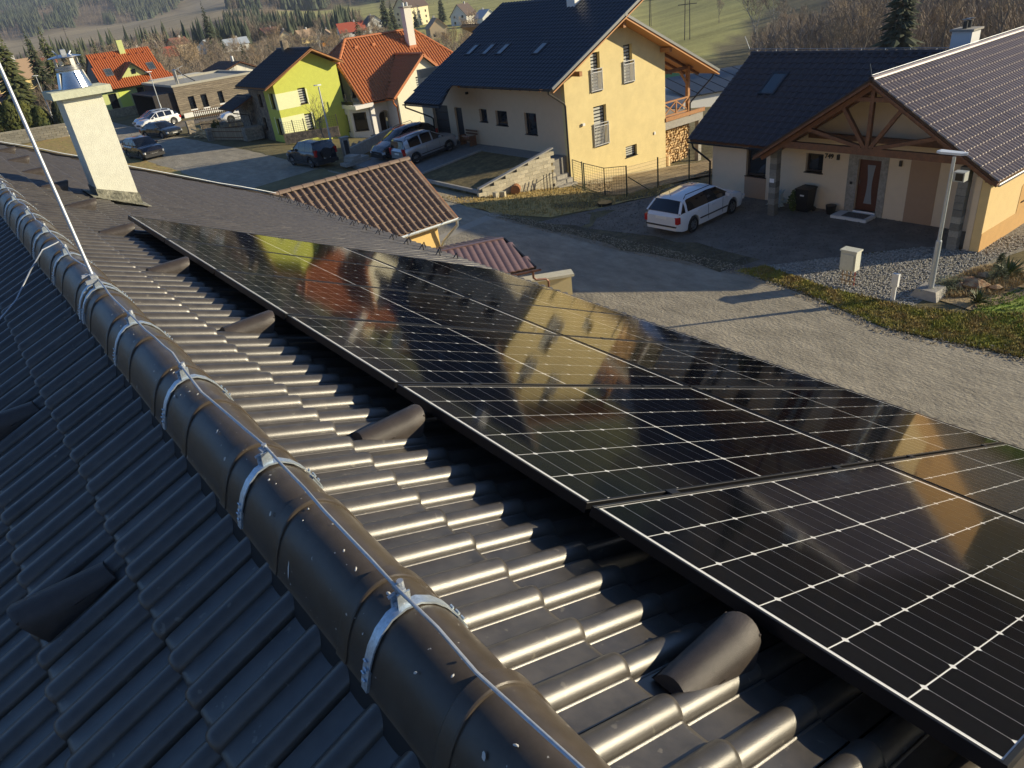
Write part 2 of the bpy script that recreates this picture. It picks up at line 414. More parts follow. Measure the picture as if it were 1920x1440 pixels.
# ---------------------------------------------------------------- lightning conductor on the ridge
lc = thing('lightning_conductor', 'pale metal lightning wire running along the ridge on strap brackets', 'lightning conductor', (RX, 4, 0.3))
random.seed(3)
pts = []; y = -2.6
while y < 15.4:
    pts.append((RX + 0.006 + 0.007 * math.sin(y * 5.1) + random.uniform(-.004, .004), y, 0.338 + 0.006 * math.sin(y * 8.0) - 0.006 * (abs(((y - 0.92) / 0.78) % 1 - .5) < .25))); y += 0.13
MB().tube(pts, 0.0042, 6).build('wire', m_alu, lc, smooth=60)
def interp_prof(z):
    for (x1, z1), (x2, z2) in zip(prof[6:], prof[7:]):
        if z >= z2: return x1 + (x2 - x1) * (z1 - z) / max(1e-6, z1 - z2)
    return .128
mb = MB(); n = 14
R = [(x * 1.045, z * 1.03 + 0.002) for x, z in prof[1:-1]]
outer = []; 
for yy in (-0.014, 0.014): outer.append([(x, yy, z + 0.004) for x, z in R])
mb.grid(outer); mb.grid([[(x * .985, yy, z - .001) for x, z in R] for yy in (-.014, .014)], flip=True)
for yy, fl in ((-.014, True), (.014, False)): mb.grid([[(x, yy, z + .004) for x, z in R], [(x * .985, yy, z - .001) for x, z in R]], flip=fl)
mb.box((-.118, 0, .028), (.01, .024, .05), M=Matrix.Rotation(rad(18), 3, 'Y')); mb.box((.118, 0, .028), (.01, .024, .05), M=Matrix.Rotation(rad(-18), 3, 'Y'))
mb.beam((0.0, -.004, .155), (0.004, -.006, .20), .03, .004, up=(0, 1, 0)); mb.beam((-.014, .016, .15), (-.010, .016, .185), .004, .016)
pass
for k in range(4):
    for sg in (-1, 1):
        t_ = .028 + k * .013; xx = interp_prof(t_); mb.box((sg * (xx * 1.045 + .0035), (.004 if k % 2 else -.004), t_ * 1.03 + .006), (.003, .012, .006), M=Matrix.Rotation(sg * rad(22), 3, 'Y'))
me_strap = mb.mesh('strap', mat('strap_galvanised', (0.60, 0.68, 0.74), 0.42, metal=0.75, var=0.2, vscale=40), smooth=30)
mb = MB(); mb.box((0.004, 0.012, .199), (.018, .030, .008)); mb.beam((.0, .0, .165), (.0, .024, .197), .020, .004, up=(1, 0, 0)); mb.cyl((.011, .016, .196), (.011, .016, .213), .0075, 8); mb.cyl((-.004, .018, .186), (-.022, .020, .182), .0045, 8); mb.cyl((.0, .006, .170), (-.016, .006, .166), .006, 8)
me_clamp = mb.mesh('clamp', m_alu)
for y in [-.65, .14, .915, 1.665, 2.44, 3.20, 3.90, 3.99, 4.78, 5.56, 6.34, 7.12, 7.9, 8.68, 9.46, 10.24, 11.0, 11.8, 12.6, 13.4, 14.2]:
    st = inst('strap', me_strap, Matrix.Translation((RX, y, 0.138)) @ Matrix.Rotation(rad(random.uniform(-2, 2)), 4, 'Z'), lc)
    c = bpy.data.objects.new('clamp', me_clamp); COL.objects.link(c); c.parent = st
# side wire leaving over the left slope
pts = [(RX, 4.93, .345), (RX - .10, 4.90, .33), (RX - .20, 4.85, .25), (RX - .34, 4.74, .13), (RX - .55, 4.58, .03), (RX - .85, 4.50, -.10), (RX - 1.4, 4.42, -.33), (RX - 2.6, 4.4, -.9), (RX - 4.6, 4.4, -1.85)]
MB().tube(pts, 0.0045, 6).build('wire', m_alu, lc, smooth=60)
# verge wire
pts = [rs(-0.8 + 0.4 * k, 15.47 + random.uniform(-.02, .02), -0.055 + random.uniform(-.01, .01)) for k in range(15)]
MB().tube(pts, 0.009, 5).build('wire', m_alu, lc, smooth=60)
rod = thing('lightning_rod', 'tall thin aluminium rod standing on the ridge in front of the chimney', 'lightning rod', (RX, 3.94, 0.3))
mb = MB().tube([(RX, 3.93, .30), (RX, 3.965, .40), (RX, 4.12, 1.33), (RX, 4.26, 2.1)], [.009, .009, .009, .008], 8); mb.build('rod', m_alu, rod, smooth=60)
mb = MB(); mb.box((RX, 3.94, .345), (.03, .07, .03)); mb.box((RX - .02, 3.90, .335), (.05, .015, .02)); mb.box((RX - .02, 3.97, .35), (.05, .015, .02)); mb.cyl((RX - .05, 3.9, .33), (RX + .01, 3.9, .345), .006, 6); mb.cyl((RX - .05, 3.95, .35), (RX + .01, 3.95, .36), .006, 6)
mb.build('clamp', m_alu, rod)

# ---------------------------------------------------------------- solar panels
m_frame = mat('anodised_frame_black', (0.025, 0.025, 0.028), 0.30, metal=0.6, spec=.6)
m_back = mat('white_backsheet', (0.80, 0.80, 0.78), 0.6)
m_cell = mat('silicon_cell', (0.004, 0.0045, 0.007), 0.5, spec=0.0, obj_var=0.2)
def glass_mat(name, rough=0.03, ior=1.5, tint=(1, 1, 1), gain=1.0):
    m = bpy.data.materials.new(name); m.use_nodes = True; nt = m.node_tree; nt.nodes.clear()
    o = nt.nodes.new('ShaderNodeOutputMaterial'); mx = nt.nodes.new('ShaderNodeMixShader'); t = nt.nodes.new('ShaderNodeBsdfTransparent'); g = nt.nodes.new('ShaderNodeBsdfAnisotropic')
    g.inputs['Roughness'].default_value = rough; t.inputs[0].default_value = (*tint, 1); f = nt.nodes.new('ShaderNodeFresnel'); f.inputs[0].default_value = ior
    gg = nt.nodes.new('ShaderNodeNewGeometry'); mrr = nt.nodes.new('ShaderNodeMapRange'); mrr.inputs[3].default_value = ior; mrr.inputs[4].default_value = 1.0 / ior; nt.links.new(gg.outputs['Backfacing'], mrr.inputs[0]); nt.links.new(mrr.outputs[0], f.inputs[0]); nt.links.new(f.outputs[0], mx.inputs[0]); nt.links.new(t.outputs[0], mx.inputs[1]); nt.links.new(g.outputs[0], mx.inputs[2]); nt.links.new(mx.outputs[0], o.inputs[0])
    return m
m_pglass = glass_mat('solar_glass', 0.06, 1.45)
PL, PW, PT = 2.094, 1.134, 0.035
def M_slope():
    M = Matrix.Identity(4)
    for i, (a_, b_, c_) in enumerate(((CT, 0, ST), (0, 1, 0), (-ST, 0, CT))): M[i][0] = a_; M[i][1] = b_; M[i][2] = c_
    return M
# local: x down slope, y along ridge, z normal, origin at the corner
fw = 0.012
mb = MB()
mb.bb((0, 0, -PT), (PL, fw, 0)); mb.bb((0, PW - fw, -PT), (PL, PW, 0)); mb.bb((0, fw, -PT), (fw, PW - fw, 0)); mb.bb((PL - fw, fw, -PT), (PL, PW - fw, 0))
me_frame = mb.mesh('frame', m_frame)
bm_ = bmesh.new(); bm_.from_mesh(me_frame); bmesh.ops.bevel(bm_, geom=[e_ for e_ in bm_.edges if e_.calc_length() > 1], offset=0.0012, segments=1, affect='EDGES'); bm_.to_mesh(me_frame); bm_.free()
mb = MB(); mb.bb((fw, fw, -.0080), (PL - fw, PW - fw, -.0060)); me_backs = mb.mesh('backsheet', m_back)
mb = MB(); mb.quad((fw, fw, -.0015), (PL - fw, fw, -.0015), (PL - fw, PW - fw, -.0015), (fw, PW - fw, -.0015)); me_pg = mb.mesh('glass', m_pglass)
mb = MB(); CH = 0.0896; CWd = 0.1806; cg = .0036; ch_ = .009
y0 = (PW - 6 * CWd - 5 * cg) / 2
x = fw + .012
tot = 22 * CH + 20 * .0022 + .010; x = (PL - tot) / 2
for r in range(22):
    for c in range(6):
        ya = y0 + c * (CWd + cg); yb = ya + CWd; xa = x; xb = x + CH
        if r % 2 == 0: poly = [(xa, ya), (xb - ch_, ya), (xb, ya + ch_), (xb, yb - ch_), (xb - ch_, yb), (xa, yb)]
        else: poly = [(xa + ch_, ya), (xb, ya), (xb, yb), (xa + ch_, yb), (xa, yb - ch_), (xa, ya + ch_)]
        mb.add([(p, q, -.0055) for p, q in poly], [tuple(range(6))])
    x += CH + (.010 if r == 10 else .0022)
me_cells = mb.mesh('cell_layer', m_cell)
mb = MB()
for xx in (0.42, 1.66): mb.box((xx, -.010, .001), (.05, .030, .004)); mb.box((xx, -.010, -.01), (.05, .012, .02))
me_mc = mb.mesh('mid_clamp', m_black)
names_pos = ['nearest the camera', 'second from the near end', 'third from the near end', 'fourth from the near end', 'fifth from the near end', 'farthest from the camera beside the chimney']
MS = M_slope()
for row in range(2):
    for k in range(6):
        oy = k * (PW + .020); ox = row * (PL + .020)
        o = rs(ox, oy, 0)
        t = thing('solar_panel', ('upper row solar panel, ' if row == 0 else 'lower row solar panel, ') + names_pos[k], 'solar panel', o, group='black solar panels in two rows on the roof')
        for nm, me in (('frame', me_frame), ('backsheet', me_backs), ('cell_layer', me_cells), ('glass', me_pg), ('mid_clamp', me_mc)):
            if nm == 'mid_clamp' and k == 0: continue
            q = bpy.data.objects.new(nm, me); COL.objects.link(q); q.parent = t; q.matrix_local = MS
m_rail = mat('rail_aluminium', (0.4, 0.4, 0.4), .4, metal=.9)
for i, s_ in enumerate((0.42, 1.66, 2.53, 3.77)):
    mb = MB().beam(rs(s_, 0.03, -PT - .022), rs(s_, 6.88, -PT - .022), .04, .042, up=(ST, 0, CT))
    for k in range(7): mb.beam(rs(s_, .4 + k * 1.04, -.06), rs(s_, .4 + k * 1.04, -.15), .03, .01)
    one('mounting_rail', mb, m_rail, ['uppermost', 'second', 'third', 'lowest'][i] + ' aluminium mounting rail hidden below the solar panels', 'rail', 'aluminium rails below the solar panels', rs(s_, 0, -.06))
# ================================================================ TERRAIN
AZN = [-180, -60, 0, 20, 28, 35, 42, 50, 57, 65, 71, 78, 84, 100, 180]
RN = [0, 40, 60, 110, 150, 200, 280, 370, 500, 700, 1000, 1500, 2500, 4000, 6000]
TT = {
 -180: [-8.3, -8.3, -8.3, -8.3, -9, -10, -11, -12, -12, -8, 10, 70, 200, 380, 420],
 -60: [-8.3, -8.3, -8.6, -11, -14, -17, -18, -14, 0, 40, 100, 210, 380, 480, 500],
 0: [-8.3, -8.3, -10, -15, -18, -20, -19, -12, 6, 50, 110, 230, 400, 500, 520],
 20: [-8.3, -8.3, -10.5, -15.5, -18, -20, -20, -14, 4, 42, 105, 220, 400, 500, 520],
 28: [-8.3, -8.3, -10.8, -15.5, -18, -20, -20, -15.5, 0, 36, 95, 210, 400, 500, 520],
 35: [-8.3, -8.3, -10.8, -16, -19.5, -22, -23.5, -22, -16, 2, 55, 160, 340, 450, 500],
 42: [-8.3, -8.3, -10.4, -15.5, -18.5, -22, -25, -24, -21, -13, 14, 105, 290, 430, 480],
 50: [-8.3, -8.3, -9.3, -13.5, -16, -18, -19.5, -19, -17, -12, 1, 52, 210, 390, 450],
 57: [-8.3, -8.3, -8.3, -9.6, -12.5, -15, -16, -16.5, -16, -12, -4, 26, 160, 370, 430],
 65: [-8.3, -8.3, -8.3, -8.5, -10.5, -12.5, -14, -15, -15, -12, -2, 22, 150, 350, 420],
 71: [-8.3, -8.3, -8.3, -8.3, -9.5, -11.5, -12.5, -13, -13, -9, 5, 30, 165, 370, 430],
 78: [-8.3, -8.3, -8.3, -8.3, -9, -10.5, -11.5, -12, -12, -9.5, -4, 13, 180, 400, 450],
 84: [-8.3, -8.3, -8.3, -8.3, -9, -10, -11, -11.5, -12, -10, -7, 4, 180, 400, 460],
 100: [-8.3, -8.3, -8.3, -8.3, -9, -10, -11, -12, -12, -8, 5, 60, 220, 400, 460],
 180: [-8.3, -8.3, -8.3, -8.3, -9, -10, -11, -12, -12, -8, 10, 70, 200, 380, 420]}
for k_ in TT: TT[k_] = [v if v < 20 else 20 + (v - 20) * .55 for v in TT[k_]]
def sst(t): t = max(0.0, min(1.0, t)); return t * t * (3 - 2 * t)
def hash2(x, y):
    v = math.sin(x * 12.9898 + y * 78.233) * 43758.5453; return v - math.floor(v)
def vnoise(x, y):
    xi, yi = math.floor(x), math.floor(y); u, v = sst(x - xi), sst(y - yi)
    a, b, c, d = hash2(xi, yi), hash2(xi + 1, yi), hash2(xi, yi + 1), hash2(xi + 1, yi + 1)
    return (a + (b - a) * u) * (1 - v) + (c + (d - c) * u) * v
def ground(x, y):
    r = math.hypot(x, y); az = math.degrees(math.atan2(y, x))
    i = 0
    while i < len(RN) - 2 and r > RN[i + 1]: i += 1
    t = min(1.0, (r - RN[i]) / (RN[i + 1] - RN[i]))
    k = 0
    while k < len(AZN) - 2 and az > AZN[k + 1]: k += 1
    u = (az - AZN[k]) / (AZN[k + 1] - AZN[k]); u = max(0, min(1, u))
    f = lambda a: TT[a][i] + (TT[a][i + 1] - TT[a][i]) * t
    z = f(AZN[k]) * (1 - u) + f(AZN[k + 1]) * u
    # the plot of the yellow house drops away from the street
    dip = 0.118 * max(0.0, x - 19.0 - 2.2 * sst((y - 46) / 8.0)) * sst((y - 23.0) / 4.0) * sst((84 - y) / 12.0) * (1 - sst((x - 38) / 12.0))
    z = min(z, z if dip == 0 else G - dip) if r < 92 else z
    if r > 160: z += (vnoise(x / 60, y / 60) - .5) * min(8, (r - 160) / 120) + (vnoise(x / 220 + 5, y / 220) - .5) * min(60, max(0, r - 900) / 30)
    return z
def zone(x, y):
    """0 rough grass, 1 green meadow, 2 brown field, 3 forest floor"""
    r = math.hypot(x, y); az = math.degrees(math.atan2(y, x)); w = (vnoise(x / 40, y / 40) - .5) * 2
    if 31 < az < 62 and 215 + w * 12 + max(0, (38 - az)) * 30 < r < 1150 - max(0, az - 48) * 28: return 1
    if 60 <= az < 67.5 and 640 < r < 1000: return 1
    if 66.5 < az < 84.3 and 780 + (84 - az) * 6 + w * 20 < r < 1500 + w * 25 + max(0, 76 - az) * 60: return 2
    if r > 1000: return 3
    if az < 31 and r > 150: return 3
    if az > 62 and r > 330: return 0 if r < 560 else 3
    return 0
rings = [0, 6, 12, 17, 20, 23, 26, 28, 30, 32, 34, 36, 38, 40, 42, 44, 46, 48, 50, 52, 55, 58, 61, 65, 70, 75, 80, 86, 92, 100, 108, 116, 125, 135, 145, 158, 170, 185, 200, 220, 240, 262, 285, 310, 335, 365, 400, 440, 480, 530, 580, 640, 700, 770, 840, 920, 1000, 1080, 1160, 1250, 1350, 1450, 1550, 1650, 1780, 1900, 2050, 2250, 2500, 2800, 3200, 3700, 4400, 5200, 6000]
azs = [-180 + 6 * k for k in range(29)] + [-6 + 1.0 * k for k in range(108)] + [102 + 6 * k for k in range(14)]
vs = []; cols = []
ZC = {0: (0.18, 0.155, 0.085), 1: (0.36, 0.34, 0.125), 2: (0.34, 0.28, 0.18), 3: (0.15, 0.12, 0.085)}
for r in rings:
    for a in azs:
        x, y = r * math.cos(rad(a)), r * math.sin(rad(a)); vs.append((x, y, ground(x, y))); cols.append(ZC[zone(x, y)])
nA = len(azs); fs = []
for i in range(len(rings) - 1):
    for j in range(nA):
        a = i * nA + j; b = i * nA + (j + 1) % nA
        fs.append((a, a + nA, b + nA, b) if i else (a, a + nA, b + nA))
mb = MB(); mb.v = vs; mb.f = fs
m_land = bpy.data.materials.new('landscape'); m_land.use_nodes = True; nt = m_land.node_tree; b = nt.nodes['Principled BSDF']; b.inputs['Roughness'].default_value = 0.95; b.inputs['Specular IOR Level'].default_value = 0.1
at = nt.nodes.new('ShaderNodeAttribute'); at.attribute_name = 'cover'
geo = nt.nodes.new('ShaderNodeNewGeometry'); mp = nt.nodes.new('ShaderNodeMapping'); mp.inputs['Rotation'].default_value = (0, 0, rad(25)); mp.inputs['Scale'].default_value = (0.012, 0.09, 0.05)
nz = nt.nodes.new('ShaderNodeTexNoise'); nz.inputs['Detail'].default_value = 8; nz.inputs['Scale'].default_value = 1.0; nz.inputs['Roughness'].default_value = 0.6
nt.links.new(geo.outputs['Position'], mp.inputs[0]); nt.links.new(mp.outputs[0], nz.inputs['Vector'])
nz2 = nt.nodes.new('ShaderNodeTexNoise'); nz2.inputs['Scale'].default_value = 0.9; nz2.inputs['Detail'].default_value = 8; nz2.inputs['Roughness'].default_value = 0.7; nt.links.new(geo.outputs['Position'], nz2.inputs['Vector'])
ad = nt.nodes.new('ShaderNodeMath'); ad.operation = 'ADD'; nt.links.new(nz.outputs[0], ad.inputs[0]); nt.links.new(nz2.outputs[0], ad.inputs[1])
mr = nt.nodes.new('ShaderNodeMapRange'); mr.inputs[1].default_value = 0.7; mr.inputs[2].default_value = 1.3; mr.inputs[3].default_value = 0.62; mr.inputs[4].default_value = 1.42
nt.links.new(ad.outputs[0], mr.inputs[0])
mx = nt.nodes.new('ShaderNodeVectorMath'); mx.operation = 'SCALE'; nt.links.new(at.outputs['Color'], mx.inputs[0]); nt.links.new(mr.outputs[0], mx.inputs['Scale']); nt.links.new(mx.outputs[0], b.inputs['Base Color'])
bp = nt.nodes.new('ShaderNodeBump'); bp.inputs['Strength'].default_value = 0.7; bp.inputs['Distance'].default_value = 0.15; nt.links.new(nz2.outputs[0], bp.inputs['Height']); nt.links.new(bp.outputs[0], b.inputs['Normal'])
land = structure('terrain', mb, m_land)
ca = land.data.color_attributes.new('cover', 'FLOAT_COLOR', 'POINT')
for i, c in enumerate(cols): ca.data[i].color = (*c, 1)
for p in land.data.polygons: p.use_smooth = True

# ---------------------------------------------------------------- sheets on the ground
def sheet(name, poly, dz, m, step=1.0, jit=0.0, seed=1, tri=True):
    """flat-ish sheet following ground(), with a slightly ragged edge"""
    rnd = random.Random(seed); pts = []
    for i in range(len(poly)):
        a = poly[i]; b_ = poly[(i + 1) % len(poly)]; ln = math.hypot(b_[0] - a[0], b_[1] - a[1]); n = max(1, int(ln / step))
        for k in range(n):
            t = k / n; pts.append((a[0] + (b_[0] - a[0]) * t + rnd.uniform(-jit, jit), a[1] + (b_[1] - a[1]) * t + rnd.uniform(-jit, jit)))
    bm_ = bmesh.new(); vv = [bm_.verts.new((x, y, 0)) for x, y in pts]; f = bm_.faces.new(vv)
    bmesh.ops.triangulate(bm_, faces=[f])
    me = bpy.data.meshes.new(name); 
    for v in bm_.verts: v.co.z = ground(v.co.x, v.co.y) + dz
    bm_.normal_update()
    for f in bm_.faces:
        if f.normal.z < 0: f.normal_flip()
    bm_.to_mesh(me); bm_.free(); me.materials.append(m)
    o = bpy.data.objects.new(name, me); COL.objects.link(o); o['kind'] = 'structure'; return o
m_road = mat('road_chipseal', (0.35, 0.31, 0.235), 0.9, col2=(0.28, 0.25, 0.19), var=0.22, vscale=1.1, bump=1.0, bscale=13, detail=10, stretch=(1.0, 0.45, 1), bdist=0.05, speck=(18, 0.66, (0.42, 0.38, 0.30)))
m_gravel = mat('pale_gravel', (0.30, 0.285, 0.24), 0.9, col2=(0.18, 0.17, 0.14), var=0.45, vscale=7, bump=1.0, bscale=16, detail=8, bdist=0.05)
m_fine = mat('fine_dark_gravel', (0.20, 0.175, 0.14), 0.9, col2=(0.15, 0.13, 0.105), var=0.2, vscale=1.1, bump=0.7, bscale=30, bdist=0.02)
m_grass = mat('verge_grass', (0.30, 0.31, 0.05), 0.95, col2=(0.38, 0.28, 0.10), var=0.35, vscale=1.6, bump=1.0, bscale=30, bdist=0.05)
m_lawn = mat('bright_lawn', (0.21, 0.33, 0.04), 0.95, col2=(0.30, 0.34, 0.07), var=0.3, vscale=2.5, bump=1.0, bscale=35, bdist=0.05)
m_dry = mat('dry_yellow_grass', (0.58, 0.42, 0.15), 0.95, col2=(0.40, 0.31, 0.12), var=0.35, vscale=2.2, bump=1.0, bscale=26, bdist=0.05)
m_soil = mat('bare_soil', (0.25, 0.185, 0.10), 0.95, col2=(0.38, 0.29, 0.16), var=0.3, vscale=1.3, bump=1.0, bscale=14, bdist=0.06)
m_conc = mat('concrete', (0.34, 0.32, 0.28), 0.85, var=0.16, vscale=2.0, bump=.4, bscale=40)
sheet('road', [(13.6, -60), (18.9, -60), (18.4, 3), (17.75, 8.2), (18.7, 11.6), (19.05, 14), (18.7, 19), (18.8, 28), (19.1, 36), (19.3, 46), (19.2, 60), (18.7, 72), (18.2, 84), (17.6, 118), (17, 132), (13.6, 132), (12.6, 100), (12.7, 70), (12.9, 52), (13.6, 36), (13.6, 20)], 0.004, m_road, jit=0.06)
sheet('gravel_yard', [(19.5, 8.3), (21.5, 8.5), (25.0, 7.9), (27.5, 7.4), (30, 4), (38, 4), (38, 8.8), (24.9, 9.2), (24.3, 10.4), (23.0, 11.4), (21.5, 12.5), (20.0, 13.6), (19.45, 11)], 0.008, m_gravel, jit=0.12)  # sunlit part of the yard, paler colour cut along the edge of the light
sheet('parking_yard', [(18.95, 14.2), (20.0, 13.65), (21.5, 12.55), (23.0, 11.45), (24.3, 10.45), (24.9, 9.25), (26.7, 9.2), (26.7, 21.3), (25.8, 22.2), (23.5, 23.4), (20.8, 24.4), (18.9, 24.8)], 0.012, m_fine, jit=0.1)  # finer gravel; the house's shade on the yard is put into its darker colour
sheet('grass_verge', [(18.35, 4.5), (17.8, 8.2), (18.75, 11.6), (19.1, 14.15), (20.0, 13.6), (19.45, 11), (19.5, 8.5), (19.9, 7.2), (21.0, 5.5), (22, 1), (18.7, 1)], 0.016, m_grass, jit=0.10)
sheet('lawn', [(19.9, 6.9), (21.0, 7.1), (23.6, 6.2), (26.5, 7.0), (28.5, 5), (28, -6), (18.9, -6), (18.6, 2), (19.6, 5)], 0.020, m_lawn, jit=0.10)
sheet('plant_bed', [(20.5, 8.1), (21.6, 8.6), (23.4, 8.4), (24.6, 7.6), (23.8, 6.3), (22.4, 6.3), (21.2, 6.6), (20.2, 7.0)], 0.026, m_soil, jit=0.10)
sheet('soil_strip', [(18.8, 14.4), (20.3, 14.2), (20.6, 17), (19.9, 21), (18.7, 27.5), (18.55, 19)], 0.018, mat('dark_soil_grass', (0.075, 0.065, 0.035), .95, col2=(0.13, 0.11, 0.06), var=.35, vscale=2, bump=1, bscale=20, bdist=.04), jit=0.2)
sheet('dry_grass_bank', [(18.9, 27.6), (20, 25), (23.5, 23.6), (26.3, 22.4), (27, 24), (25.4, 27), (26.2, 30.4), (24.8, 30.9), (20.8, 31.6), (19.2, 33), (18.9, 30)], 0.012, m_dry, jit=0.15)
sheet('building_plot', [(27.0, 31.0), (26.2, 28.5), (25.9, 25.6), (27.2, 24.2), (29, 22.9), (31, 21.6), (45, 22), (47, 30.5), (36, 31.1)], 0.020, m_soil, jit=0.15)
sheet('house_path', [(27.2, 31.1), (27.4, 30.0), (36, 29.3), (44, 28.6), (44, 30), (36.2, 31.1)], 0.04, mat('pale_gravel_path', (0.42, 0.36, 0.24), .9, var=.2, vscale=3, bump=.6, bscale=30), jit=0.05)
sheet('gravel_forecourt', [(18.95, 30.6), (20.8, 31.8), (20.8, 38.2), (19.2, 38.4)], 0.016, mat('tan_gravel', (0.33, 0.27, 0.18), .9, var=.4, vscale=9, bump=1, bscale=20, bdist=.04), jit=0.06)
sheet('garden_strip', [(19.3, 46.2), (20.9, 46.5), (24.8, 49.0), (24.8, 56.5), (22.5, 61), (20.5, 64), (19.2, 64.5)], 0.010, mat('garden_grass', (0.085, 0.085, 0.035), .95, col2=(0.12, 0.10, 0.05), var=.3, vscale=2, bump=1, bscale=25, bdist=.04), jit=0.15)  # dark olive grass mottled with brown
sheet('near_verge', [(9.0, 16), (13.6, 20), (13.6, 36), (12.9, 52), (12.7, 70), (12.6, 98), (3, 98), (3, 30)], 0.010, mat('verge_dry', (0.34, 0.28, 0.08), .95, col2=(0.42, 0.28, 0.11), var=.4, vscale=1.2, bump=1, bscale=25, bdist=.05), jit=0.2)
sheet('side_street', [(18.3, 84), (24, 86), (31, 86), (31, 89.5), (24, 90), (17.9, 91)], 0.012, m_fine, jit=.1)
# pale strip across the road, slightly lighter than its surface
sheet('road_patch', [(14.6, 26.5), (18.9, 27.3), (18.9, 28.0), (14.5, 27.2)], 0.010, mat('pale_patch', (0.36, 0.33, 0.27), .85, var=.1, vscale=3))
0 and sheet('worn_patch', [(15.0, 11.2), (15.8, 11.3), (16.0, 12.0), (15.3, 12.5), (14.7, 12.0)], 0.010, mat('worn_patch', (0.33, 0.295, 0.22), .85, var=.1, vscale=3), jit=.1)

# pebbles on the gravel yard and clods: scattered, nobody can count them
def blob(rnd, r):
    vs = []; 
    for th_, ph_ in ((0, 0), (60, 0), (60, 72), (60, 144), (60, 216), (60, 288), (180, 0)):
        q = r * rnd.uniform(.7, 1.25); vs.append((q * math.sin(rad(th_)) * math.cos(rad(ph_)), q * math.sin(rad(th_)) * math.sin(rad(ph_)), q * .6 * math.cos(rad(th_))))
    return vs, [(0, 1, 2), (0, 2, 3), (0, 3, 4), (0, 4, 5), (0, 5, 1), (6, 2, 1), (6, 3, 2), (6, 4, 3), (6, 5, 4), (6, 1, 5)]
def scatter(name, poly, n, r0, r1, m, seed, dz=0.0):
    rnd = random.Random(seed); xs = [p[0] for p in poly]; ys = [p[1] for p in poly]; mb = MB(); k = 0
    while k < n:
        x = rnd.uniform(min(xs), max(xs)); y = rnd.uniform(min(ys), max(ys)); ins = False
        for i in range(len(poly)):
            (x1, y1), (x2, y2) = poly[i], poly[i - 1]
            if (y1 > y) != (y2 > y) and x < (x2 - x1) * (y - y1) / (y2 - y1) + x1: ins = not ins
        if not ins: continue
        v, f = blob(rnd, rnd.uniform(r0, r1)); z = ground(x, y) + .02 + dz
        mb.add([(a + x, b_ + y, c + z) for a, b_, c in v], f); k += 1
    o = mb.build(name, m); o['kind'] = 'stuff'; o['label'] = 'loose ' + name.replace('_', ' ') + ' scattered on the ground'; o['category'] = 'ground cover'; return o
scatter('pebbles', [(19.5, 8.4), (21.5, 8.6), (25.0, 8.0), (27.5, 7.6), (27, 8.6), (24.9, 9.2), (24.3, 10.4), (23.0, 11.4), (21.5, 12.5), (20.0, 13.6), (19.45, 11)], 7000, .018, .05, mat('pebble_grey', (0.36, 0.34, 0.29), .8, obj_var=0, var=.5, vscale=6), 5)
scatter('clods', [(27.2, 31.0), (26.4, 28.5), (26.1, 25.8), (27.4, 24.4), (31, 22), (40, 23), (42, 29)], 3500, .03, .10, m_soil, 6)
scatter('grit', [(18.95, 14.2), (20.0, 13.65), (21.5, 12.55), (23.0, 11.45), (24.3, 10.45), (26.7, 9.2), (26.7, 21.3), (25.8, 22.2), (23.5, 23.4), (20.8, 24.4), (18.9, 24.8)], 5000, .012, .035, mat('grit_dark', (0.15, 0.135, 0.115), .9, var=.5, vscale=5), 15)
scatter('road_grit', [(18.0, 4), (17.4, 8.2), (18.4, 11.6), (18.8, 14), (18.3, 19), (18.4, 28), (19.1, 28), (19.4, 19), (19.6, 14), (19.0, 11), (18.2, 8), (18.9, 4)], 3500, .012, .04, mat('grit_pale', (0.34, 0.29, 0.20), .9, var=.5, vscale=5), 16)
# grass blades (tufts) on verge and lawn
def tufts(name, poly, n, h, m, seed, label):
    rnd = random.Random(seed); xs = [p[0] for p in poly]; ys = [p[1] for p in poly]; mb = MB(); k = 0
    while k < n:
        x = rnd.uniform(min(xs), max(xs)); y = rnd.uniform(min(ys), max(ys)); ins = False
        for i in range(len(poly)):
            (x1, y1), (x2, y2) = poly[i], poly[i - 1]
            if (y1 > y) != (y2 > y) and x < (x2 - x1) * (y - y1) / (y2 - y1) + x1: ins = not ins
        if not ins: continue
        z = ground(x, y) + .01
        for q in range(3):
            a = rnd.uniform(0, 6.28); l = h * rnd.uniform(.5, 1.3); w = .012 + .01 * rnd.random(); dx, dy = math.cos(a), math.sin(a); t = rnd.uniform(.2, .8) * l
            mb.add([(x - dy * w, y + dx * w, z), (x + dy * w, y - dx * w, z), (x + dx * t, y + dy * t, z + l)], [(0, 1, 2)])
        k += 1
    o = mb.build(name, m); o['kind'] = 'stuff'; o['label'] = label; o['category'] = 'grass'; return o
tufts('grass', [(18.35, 3), (17.8, 8.2), (18.75, 11.6), (19.1, 14.15), (20.0, 13.6), (19.45, 11), (19.5, 8.5), (19.9, 7.2), (21.0, 5.5), (22, 1)], 9000, .09, m_grass, 8, 'short green and brown grass along the road edge')
tufts('grass', [(19.9, 6.9), (21.0, 7.1), (23.6, 6.2), (26.5, 7.0), (28.5, 5), (24, 2), (19, 2)], 7000, .07, m_lawn, 9, 'bright green lawn grass in front of the plant bed')
tufts('grass', [(18.9, 27.6), (20, 25), (23.5, 23.6), (26.3, 22.4), (27, 24), (25.4, 27), (26.2, 30.4), (24.8, 30.9), (20.8, 31.6), (19.2, 33), (18.9, 30)], 2500, .12, m_dry, 10, 'dry yellow grass below the concrete block wall')
